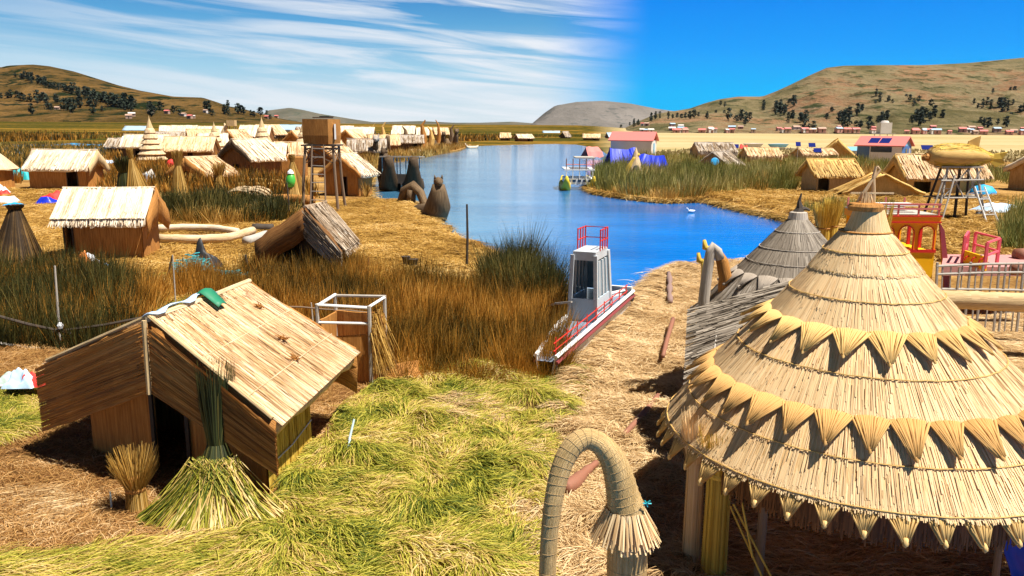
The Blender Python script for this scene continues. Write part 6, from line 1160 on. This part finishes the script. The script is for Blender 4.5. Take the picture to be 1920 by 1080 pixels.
# pink railed deck of the next boat
Yp = 21.5; xa = lambda px, py, Y=Yp: D(px, py, Y); t = thing('pink_railed_boat', 'low boat with pink railings and a yellow arched side board', 'boat', V((xa(1835, 520).x, Yp, -.3)))
zdk = xa(1800, 500).z; L0, R0 = xa(1765, 500), xa(1990, 520)
mb = MB(); mb.add([V((L0.x, Yp, zdk)), V((R0.x, Yp, zdk)), V((R0.x + 2, Yp + 2.2, zdk)), V((xa(1768, 490, Yp + 2.2).x, Yp + 2.2, zdk))], [(0, 1, 2, 3)]); mb.build('deck', paint('rose_deck', (.50, .24, .22), .6, .2, 4), t, solid=.25)
def prail(pts, hgt, m=None):
    for i, (a_, b_) in enumerate(zip(pts, pts[1:])):
        for z_ in (hgt, hgt * .5): mb = MB(); mb.bar(a_ + UP * z_, b_ + UP * z_, .05); mb.build('rail', m or paint('pink_paint', (.75, .10, .14), .5), t)
    for a_ in pts: mb = MB(); mb.bar(a_, a_ + UP * hgt, .07); mb.build('rail_post', m or MATS['pink_paint'], t)
gp = lambda px, Y: V((xa(px, 500, Y).x, Y, zdk))
a_, c_ = gp(1803, Yp + .5), gp(1848, Yp - .2)
prail([a_, gp(1808, Yp + 1.7)], .75); prail([gp(1822, Yp + 1.9), gp(1868, Yp + .6), gp(1846, Yp - .3)], .70)
mb = MB(); mb.quad(a_ + UP * .02, c_ + UP * .02 - UP * .1, c_ + UP * .34 - UP * .05, a_ + UP * .38); mb.build('side_board', YELLOWP, t, solid=.05)
for k in range(3): f = .18 + k * .3; e = a_.lerp(c_, f) + V((0, -.06, .12)); mb = MB(); mb.tube([e + V((.09 * math.cos(w_), 0, .12 * math.sin(w_))) for w_ in np.linspace(0, math.pi, 8)], .02, 5); mb.build('painted_arch', REDP, t)
roll('terracotta_roll', 'reddish roll lying at the right end of the pink railed boat', [xa(1898, 505, 20.5), xa(1960, 508, 20.5)], .16, REDWOOD, 'log'); roll('terracotta_roll', 'rusty roll on the far side of the pink railed deck', [xa(1905, 480, 23), xa(1960, 478, 23)], .22, REDWOOD, 'log')
# weathered fence and big reed roll in front of it
Yf = 18.6; xf = lambda px, py: D(px, py, Yf); t = thing('stick_fence', 'low weathered grey stick fence above the thick reed roll', 'fence', V((xf(1840, 560).x, Yf, 0)))
for k, (y0, y1) in enumerate([(497, 493), (512, 510), (540, 545)]): mb = MB(); mb.tube([xf(1755, y0 + 2), xf(1850, (y0 + y1) / 2), xf(1960, y1)], .032, 6); mb.build('rail', GREYWOOD, t)
for k in range(17): px = 1758 + k * 12.5; a_ = xf(px + random.uniform(-4, 4), 490 + random.uniform(0, 12)); b_ = xf(px + random.uniform(-6, 6), 552); mb = MB(); mb.tube([V((b_.x, b_.y + random.uniform(-.05, .05), min(b_.z, .3))), a_], random.uniform(.015, .035), 5); mb.build('stick', GREYWOOD, t)
roll('thick_reed_roll', 'thick pale reed roll lying below the grey stick fence', [D(1740, 562, 17.6), D(1800, 562, 17.5), D(1860, 565, 17.4), D(1990, 570, 17.2)], .21, TAN_T, 'reed roll'); heap('stone', 'grey stone wedged under the thick reed roll', G(1889, 588), .35, .3, .3, GREYWOOD, 'stone', seed=31)
mb = MB(); q = D(1765, 520, 19.2); q.z = 0; heap('brush_pile', 'grey brushwood heaped at the left end of the stick fence', q, 1.3, .8, .8, GREYWOOD, 'brushwood', seed=32)
# ------------------------------------------------------------------ loose reeds on the ground and standing reeds
def litter(name, poly, n, Lr, wr, mat, lab, cat, lift=(.03, .12), fl=.8, clump=0.0, z=0.0, upx=.6, azim=None, azs=.9, zadd=.0, dist_w=0.0, K=3, hump=0):
    P = scatter_px(poly, n, z, upx); r = np.hypot(P[:, 0], P[:, 1]); a = (snoise(P, fl, 3) * 3.2 + RNG.normal(size=n) * azs) if azim is None else azim + snoise(P, fl, 3) * .5 + RNG.normal(size=n) * azs
    if hump: P[:, 2] += hump * (snoise(P, 1.3, 8) * .5 + .5) ** 2 + hump * .5 * np.maximum(0, snoise(P, 3.7, 9))
    P[:, 2] += RNG.random(n) * zadd
    el = RNG.uniform(.0, .35, n) + clump * RNG.random(n); d = np.stack([np.cos(a) * np.cos(el), np.sin(a) * np.cos(el), np.sin(el)], 1)
    L = RNG.uniform(*Lr, n); wv = RNG.uniform(*wr, n) * (1 + dist_w * r); lf = RNG.uniform(*lift, n)
    rv = np.clip(RNG.random(n) * .75 + .25 * (snoise(P, fl * 2.2, 5) * .5 + .5), 0, 1)
    o = strands(name, P, d, L, wv, mat, a=lf, b=lf + L * np.sin(el) * .9, K=K, rnd=rv, taper=.45, loc=(0, 0, 0)); return tag(o, lab, cat, None, 'stuff')
def reeds(name, poly, n, hr_, wr, mat, lab, lean=.12, z=0.0, upx=.5, droop=.3, clump=1.2, dens=None, hmod=None):
    P = scatter_px(poly, int(n * 1.8), z, upx); q = snoise(P, clump, 2) * .5 + .5 + .4 * snoise(P, clump * 3, 4); k = np.argsort(-(q * 1.3 + RNG.random(len(P)) * .8))[:n]; P = P[k]; n = len(P)
    a = RNG.random(n) * 6.28; ln = np.abs(RNG.normal(size=n)) * lean; base = snoise(P, .5, 6) * lean * .8
    d = np.stack([np.cos(a) * ln + base, np.sin(a) * ln, np.ones(n)], 1); d /= np.linalg.norm(d, axis=1)[:, None]
    h = RNG.uniform(*hr_, n) * (.55 + .6 * (snoise(P, clump * .8, 7) * .5 + .5)) * (.85 + .3 * (snoise(P, clump * 3, 17) * .5 + .5))
    if hmod is not None: h *= hmod(P)
    L = h; dd = d.copy(); rv = np.clip(RNG.random(n) * .8 + .2 * (snoise(P, 2.0, 11) * .5 + .5), 0, 1); drp = np.abs(RNG.normal(size=n)) * droop * h * .5
    side = np.stack([np.ones(n), RNG.normal(size=n) * .6, 0 * a], 1)
    o = strands(name, P, dd, L, RNG.uniform(*wr, n), mat, b=drp, K=3, rnd=rv, side=side, taper=.2, loc=(0, 0, 0)); return tag(o, lab, 'reeds', None, 'stuff')
def clumps(name, poly, nc, per, Rr, hr_, wr, mat, lab, fan=.35, lean=.06, upx=.5, droop=.25, tone=.5, cat='reeds', wind=.06):
    """tussocks: reeds fan out of many separate clumps of different height and tone"""
    Cn = scatter_px(poly, nc, 0, upx); kx = snoise(Cn, .35, 21) * .5 + .5; per_c = np.maximum(6, (per * RNG.uniform(.4, 1.5, nc) * (.5 + kx)).astype(int)); idx = np.repeat(np.arange(nc), per_c); n = len(idx)
    rc = RNG.uniform(*Rr, nc); off = RNG.normal(size=(n, 2)) * .5; P = Cn[idx].copy(); P[:, :2] += off * rc[idx][:, None]
    hc = RNG.uniform(*hr_, nc) * (.65 + .6 * kx); h = hc[idx] * RNG.uniform(.55, 1.08, n)
    d = np.stack([off[:, 0] * fan + RNG.normal(size=n) * lean + wind, off[:, 1] * fan + RNG.normal(size=n) * lean, np.ones(n)], 1); d /= np.linalg.norm(d, axis=1)[:, None]
    tn = RNG.random(nc) * .6 + .4 * kx; rv = np.clip(tone * tn[idx] + (1 - tone) * RNG.random(n), 0, 1); side = np.stack([np.ones(n), RNG.normal(size=n) * .7, np.zeros(n)], 1)
    o = strands(name, P, d, h, RNG.uniform(*wr, n), mat, b=np.abs(RNG.normal(size=n)) * droop * h * .5, K=3, rnd=rv, side=side, taper=.2, loc=(0, 0, 0)); return tag(o, lab, cat, None, 'stuff')
# near ground, left
NEAR = [(-60, 1100), (-60, 640), (60, 655), (250, 640), (500, 640), (660, 640), (760, 690), (1040, 690), (1075, 740), (1000, 900), (985, 1100)]
litter('cut_green_reeds', [(520, 1110), (430, 1010), (520, 930), (600, 830), (640, 760), (760, 700), (900, 690), (1040, 692), (1085, 705), (1060, 780), (1010, 900), (1000, 1110)], 62000, (.2, .5), (.008, .015), S_GRASS, 'flattened yellow green cut reeds spread across the near ground', 'cut reeds', lift=(.05, .22), fl=.9, clump=.5, hump=.22, azs=.45)
litter('cut_green_reeds', [(-60, 1110), (-60, 1062), (120, 1050), (300, 1025), (420, 1012), (560, 1000), (620, 1110)], 12000, (.25, .6), (.007, .012), S_GRASS, 'band of flattened green reeds along the bottom edge before the litter', 'cut reeds', lift=(.04, .14), fl=.7, clump=.3, azim=.25, azs=.4, hump=.1)
litter('cut_green_reeds', [(-60, 850), (-60, 745), (30, 735), (90, 740), (95, 800)], 9000, (.2, .5), (.006, .012), S_GRASS, 'small patch of green cut reeds left of the large hut', 'cut reeds', lift=(.05, .2), clump=.4, hump=.2)
litter('dry_litter', [(-60, 1110), (-60, 640), (100, 655), (640, 720), (760, 690), (700, 800), (560, 960), (600, 1040), (500, 1110)], 52000, (.12, .4), (.006, .011), S_TAN, 'brown trampled reed litter round the large hut', 'straw litter', lift=(.02, .1), clump=.35, hump=.06, azs=1.4)
litter('pale_straw', [(-60, 950), (-60, 925), (60, 922), (130, 950), (60, 985), (-60, 1000)], 4500, (.3, .6), (.007, .012), S_BANK, 'pale straw swath in the sun at the left bottom', 'straw litter', azim=.4, azs=.25, lift=(.03, .1))
litter('pale_straw', [(440, 960), (560, 930), (680, 935), (760, 960), (620, 975), (520, 990)], 4500, (.25, .5), (.007, .012), S_BANK, 'pale dry straw swath right of the green stook', 'straw litter', azim=.5, azs=.3, lift=(.04, .12), hump=.12)
litter('pale_straw', [(770, 765), (860, 745), (960, 770), (940, 800), (830, 805)], 5000, (.25, .5), (.008, .013), S_BANK, 'pale dry straw swath lying across the green reeds', 'straw litter', azim=.1, azs=.4, lift=(.08, .2), hump=.25)
# mid ground straw by the lake and between the huts
litter('golden_straw', [(640, 385), (690, 374), (770, 378), (800, 402), (838, 436), (920, 470), (1000, 500), (1030, 540), (1000, 545), (880, 530), (700, 525), (640, 520)], 42000, (.35, .8), (.018, .032), S_GOLD, 'golden trodden straw sloping down to the lake', 'straw litter', lift=(.03, .15), clump=.3, hump=.12, azim=2.6, azs=.8, fl=.3)
litter('golden_straw', [(-60, 520), (-60, 375), (250, 375), (300, 410), (640, 400), (660, 470), (640, 520), (420, 540), (230, 610), (60, 520)], 45000, (.3, .8), (.018, .034), S_GOLD, 'trampled golden straw between the mid ground huts', 'straw litter', lift=(.03, .12), clump=.3, hump=.08, fl=.3, azs=1.2)
litter('yellow_green_patch', [(225, 570), (230, 525), (330, 515), (420, 540), (420, 580), (300, 600)], 5000, (.2, .6), (.012, .02), S_GRASS, 'low green reeds sprouting behind the large hut', 'cut reeds', clump=.9)
litter('yellow_green_patch', [(650, 525), (660, 500), (760, 505), (900, 515), (930, 530), (880, 545), (700, 540)], 4000, (.2, .5), (.016, .024), S_GRASS, 'green tuft strip in front of the autumn reeds', 'cut reeds', clump=1.2)
# straw bank on the right
BANK = [(1040, 1110), (985, 940), (1000, 860), (1060, 760), (1110, 690), (1192, 568), (1247, 514), (1302, 497), (1392, 491), (1420, 560), (1420, 700), (1300, 760), (1300, 1110)]
litter('bank_straw', BANK, 75000, (.16, .42), (.007, .014), S_BANK, 'dense golden straw of the bank on the right', 'straw litter', lift=(.03, .12), clump=.45, hump=.2, azs=.8, azim=2.9, fl=.8)
litter('bank_straw_edge', [(1050, 760), (1100, 700), (1190, 568), (1245, 513), (1300, 496), (1315, 510), (1262, 530), (1210, 590), (1120, 730), (1065, 790)], 22000, (.3, .6), (.010, .018), S_BANK, 'straw ends sticking out along the rim of the bank', 'straw litter', azim=math.pi * .93, azs=.4, lift=(.05, .2), clump=.2, hump=.25)
litter('bank_straw', [(1290, 1110), (1290, 900), (1380, 850), (1960, 950), (1960, 1110)], 12000, (.2, .6), (.008, .016), S_BANK, 'straw lying in the shade under the great shelter', 'straw litter', azim=-.35, azs=.4, lift=(.03, .2), clump=.4)
litter('right_straw', [(1780, 600), (1960, 580), (1960, 800), (1880, 760)], 14000, (.25, .6), (.012, .02), S_BANK, 'golden straw right of the great shelter', 'straw litter', azim=-.6, azs=.5, clump=.3)
litter('far_bank_straw', [(1318, 368), (1400, 386), (1450, 396), (1492, 407), (1538, 432), (1535, 452), (1640, 470), (1760, 490), (1960, 480), (1960, 372), (1600, 366), (1500, 362), (1330, 358)], 60000, (.4, 1.0), (.025, .05), S_GOLD, 'tumbled golden straw along the far bank', 'straw litter', clump=.6, hump=.3, fl=.3, azim=-.5, azs=.7, lift=(.05, .25))
litter('village_straw', [(0, 372), (0, 352), (190, 352), (300, 350), (450, 355), (600, 378), (690, 372), (660, 385), (560, 395), (300, 400)], 14000, (.4, .9), (.03, .05), S_GOLD, 'straw trodden flat round the village huts', 'straw litter', clump=.3, fl=.2)
# standing reeds
clumps('autumn_reeds', [(330, 560), (340, 525), (470, 505), (660, 508), (700, 530), (860, 545), (1010, 520), (1060, 570), (1058, 705), (1000, 704), (860, 706), (740, 694), (700, 640), (620, 620), (560, 600)], 900, 46, (.12, .35), (.55, 1.35), (.009, .018), S_REED, 'tall orange and green reeds standing behind the large hut')
clumps('lake_edge_reeds', [(930, 550), (905, 520), (985, 500), (1035, 545), (1052, 600), (1000, 590)], 110, 70, (.15, .4), (1.2, 2.1), (.010, .020), S_DKREED, 'darker taller reed clump at the lake edge', fan=.5)
clumps('lake_edge_reeds', [(700, 706), (1058, 700), (1078, 716), (900, 722), (760, 716)], 130, 40, (.08, .22), (.25, .7), (.008, .014), S_REED, 'low ragged reeds along the grass edge before the white launch', fan=.7)
clumps('lake_edge_reeds', [(940, 700), (980, 682), (1050, 672), (1064, 704), (960, 714)], 80, 46, (.08, .2), (.5, 1.05), (.008, .015), S_REED, 'orange reeds crowding round the near end of the white launch', fan=.5)
clumps('left_reeds', [(-60, 655), (-60, 525), (60, 505), (150, 520), (240, 560), (250, 630), (200, 660)], 330, 42, (.12, .35), (.5, 1.5), (.010, .02), S_DKREED, 'dark brown reeds standing at the left behind the stick rail')
clumps('left_reeds', [(-60, 650), (-60, 540), (150, 530), (300, 560), (280, 610), (200, 655)], 160, 40, (.12, .3), (.5, 1.2), (.010, .02), S_REED, 'golden tussocks among the dark reeds at the left', fan=.5)
clumps('left_reeds', [(20, 520), (100, 490), (240, 505), (330, 560), (280, 600), (150, 560)], 170, 40, (.12, .35), (.4, 1.0), (.012, .022), S_REED, 'orange brown reeds around the foot of the second hut', fan=.5)
clumps('hut_foot_reeds', [(480, 520), (500, 500), (570, 498), (640, 505), (650, 525), (560, 530)], 40, 40, (.15, .35), (.5, 1.2), (.014, .024), S_GOLD, 'golden reeds growing up against the weathered hut', fan=.45)
clumps('dark_reeds', [(292, 415), (296, 390), (330, 378), (430, 378), (540, 388), (560, 402), (520, 416), (400, 420)], 190, 45, (.3, .8), (.5, 1.7), (.03, .055), S_DKREED, 'dark reed thicket before the low brown hut', fan=.45)
clumps('dark_reeds', [(300, 418), (360, 408), (540, 400), (565, 408), (520, 420), (400, 424)], 60, 40, (.2, .6), (.4, 1.1), (.03, .05), S_GOLD, 'golden fringe in front of the dark reed thicket', fan=.6)
reeds('village_reeds', [(180, 360), (215, 315), (300, 315), (420, 335), (560, 345), (600, 372), (430, 372), (300, 365), (230, 390)], 8000, (.6, 2.0), (.05, .1), S_REED, 'brown reeds growing between the village huts', lean=.25, clump=.4)
reeds('village_reeds', [(640, 330), (640, 300), (760, 290), (860, 272), (880, 274), (800, 296), (715, 306), (698, 325), (690, 352), (690, 372), (672, 366)], 8000, (.6, 2.0), (.06, .12), S_GOLD, 'golden scrub along the village shore', lean=.35, clump=.4)
reeds('village_reeds', [(200, 300), (230, 262), (420, 258), (700, 256), (860, 262), (700, 285), (560, 300), (400, 310)], 9000, (.8, 2.2), (.10, .2), S_REED, 'dark scrub growing between the far village huts', lean=.3, clump=.2)
reeds('pond_reeds', [(-60, 345), (-60, 275), (60, 270), (215, 268), (225, 300), (120, 296), (60, 300), (40, 345)], 7000, (.4, 1.5), (.08, .16), S_REED, 'reeds standing round the brown pond', lean=.3, clump=.15)
reeds('marsh_reeds', [(-60, 268), (-60, 246), (300, 247), (700, 248), (1100, 252), (1130, 262), (1000, 262), (880, 266), (600, 256), (220, 260)], 22000, (1.0, 2.8), (.22, .5), S_REED, 'dark reed belt of the marsh beyond the village', lean=.25, clump=.03, upx=.8)
hm = None
clumps('green_reeds', [(1110, 352), (1125, 325), (1160, 322), (1320, 330), (1480, 340), (1490, 358), (1330, 366), (1250, 372), (1180, 365)], 700, 44, (.3, 1.0), (.8, 2.3), (.03, .06), S_GREENREED, 'tall green and straw coloured reeds on the far point', fan=.35)
clumps('green_reeds', [(1120, 325), (1150, 300), (1260, 296), (1400, 298), (1620, 306), (1800, 318), (1960, 330), (1960, 345), (1800, 345), (1620, 345), (1480, 340), (1320, 330)], 620, 40, (.4, 1.4), (.7, 1.9), (.045, .09), S_GREENREED, 'green reed belt in front of the pale plain', fan=.35)
clumps('shore_reeds', [(1130, 358), (1180, 366), (1250, 373), (1320, 369), (1330, 362), (1250, 366), (1180, 360)], 70, 40, (.3, .7), (.5, 1.2), (.03, .05), S_GOLD, 'golden reed tufts along the waterline of the far point', fan=.6)
reeds('green_reeds', [(1500, 400), (1560, 385), (1680, 392), (1700, 410), (1580, 420)], 2600, (.4, 1.0), (.03, .05), S_GREENREED, 'low green reeds on the far bank behind the shelters', lean=.3)
reeds('green_reeds', [(1880, 480), (1870, 440), (1900, 400), (1980, 400), (1980, 490)], 4500, (.7, 1.6), (.025, .05), S_GREENREED, 'green reeds at the right edge behind the pink railed boat', lean=.25)
reeds('dry_tuft', [(1596, 360), (1596, 340), (1640, 338), (1640, 360)], 700, (1.0, 2.4), (.06, .12), S_GOLD, 'dry orange tuft between the golden hut and the long tan hut', lean=.35)
reeds('dry_tuft', [(1400, 362), (1405, 350), (1440, 350), (1440, 362)], 500, (.8, 1.7), (.05, .1), S_GOLD, 'dry pale tuft on the far point', lean=.4)
reeds('plain_grass', [(1150, 292), (1300, 280), (1960, 284), (1960, 306), (1400, 298)], 3000, (.3, .9), (.25, .6), straw('plain_straw', [(.1, (.18, .15, .05)), (.5, (.36, .28, .13)), (.9, (.48, .38, .20))], .02, .5), 'pale dry sedge covering the plain', lean=.3, clump=.05, upx=.7)
def shore_straw(pts, n, Lr, wk, mat, lab):
    g = [G(x, y, 0) for x, y in pts]; seg = [(a, b, (b - a).length) for a, b in zip(g, g[1:])]; tot = sum(k[2] for k in seg); P = []
    for a, b, l in seg:
        m = max(2, int(n * l / tot)); f = RNG.random(m); P.append(np.stack([a.x + (b.x - a.x) * f, a.y + (b.y - a.y) * f, 0 * f], 1))
    P = np.concatenate(P); m = len(P); P[:, :2] += RNG.normal(size=(m, 2)) * .28; P[:, 2] = RNG.uniform(-.22, .06, m); a = RNG.random(m) * 6.28; d = np.stack([np.cos(a), np.sin(a), RNG.uniform(-.5, .25, m)], 1)
    o = strands('shore_straw', P, d, RNG.uniform(*Lr, m), RNG.uniform(.7, 1.3, m) * wk * np.hypot(P[:, 0], P[:, 1]), mat, a=np.full(m, .08), b=np.full(m, .12), loc=(0, 0, 0)); tag(o, lab, 'straw litter', None, 'stuff')
shore_straw([(697, 322), (688, 345), (690, 372), (770, 376), (800, 400), (838, 434), (920, 467), (985, 490), (1035, 530), (1052, 600)], 6000, (.3, .8), .0007, S_GOLD, 'ragged straw ends hanging over the waterline of the village bank')
shore_straw([(1190, 567), (1245, 512), (1300, 496), (1390, 490), (1440, 482)], 5000, (.25, .6), .0007, S_BANK, 'ragged straw ends hanging over the waterline of the right bank')
shore_straw([(1535, 434), (1490, 408), (1450, 398), (1400, 389), (1320, 370), (1250, 373), (1180, 366), (1120, 357), (1104, 345)], 8000, (.4, 1.1), .0007, S_GOLD, 'ragged straw ends hanging over the waterline of the far bank')
# ------------------------------------------------------------------ air between the camera and the far hills
hz = MB(); hz.box((0, 2700, 230), (10800, 5900, 470)); hm_ = bpy.data.materials.new('haze'); hm_.use_nodes = True; nt = hm_.node_tree; nt.nodes.clear()
ho = N(nt, 'ShaderNodeOutputMaterial'); hv = N(nt, 'ShaderNodeVolumePrincipled'); hv.inputs['Color'].default_value = (.62, .78, 1, 1); hv.inputs['Density'].default_value = 1e-5; hv.inputs['Anisotropy'].default_value = .2; nt.links.new(hv.outputs[0], ho.inputs['Volume'])
ob = hz.build('haze', hm_); ob['kind'] = 'stuff'; ob['label'] = 'thin blue air in front of the distant hills'
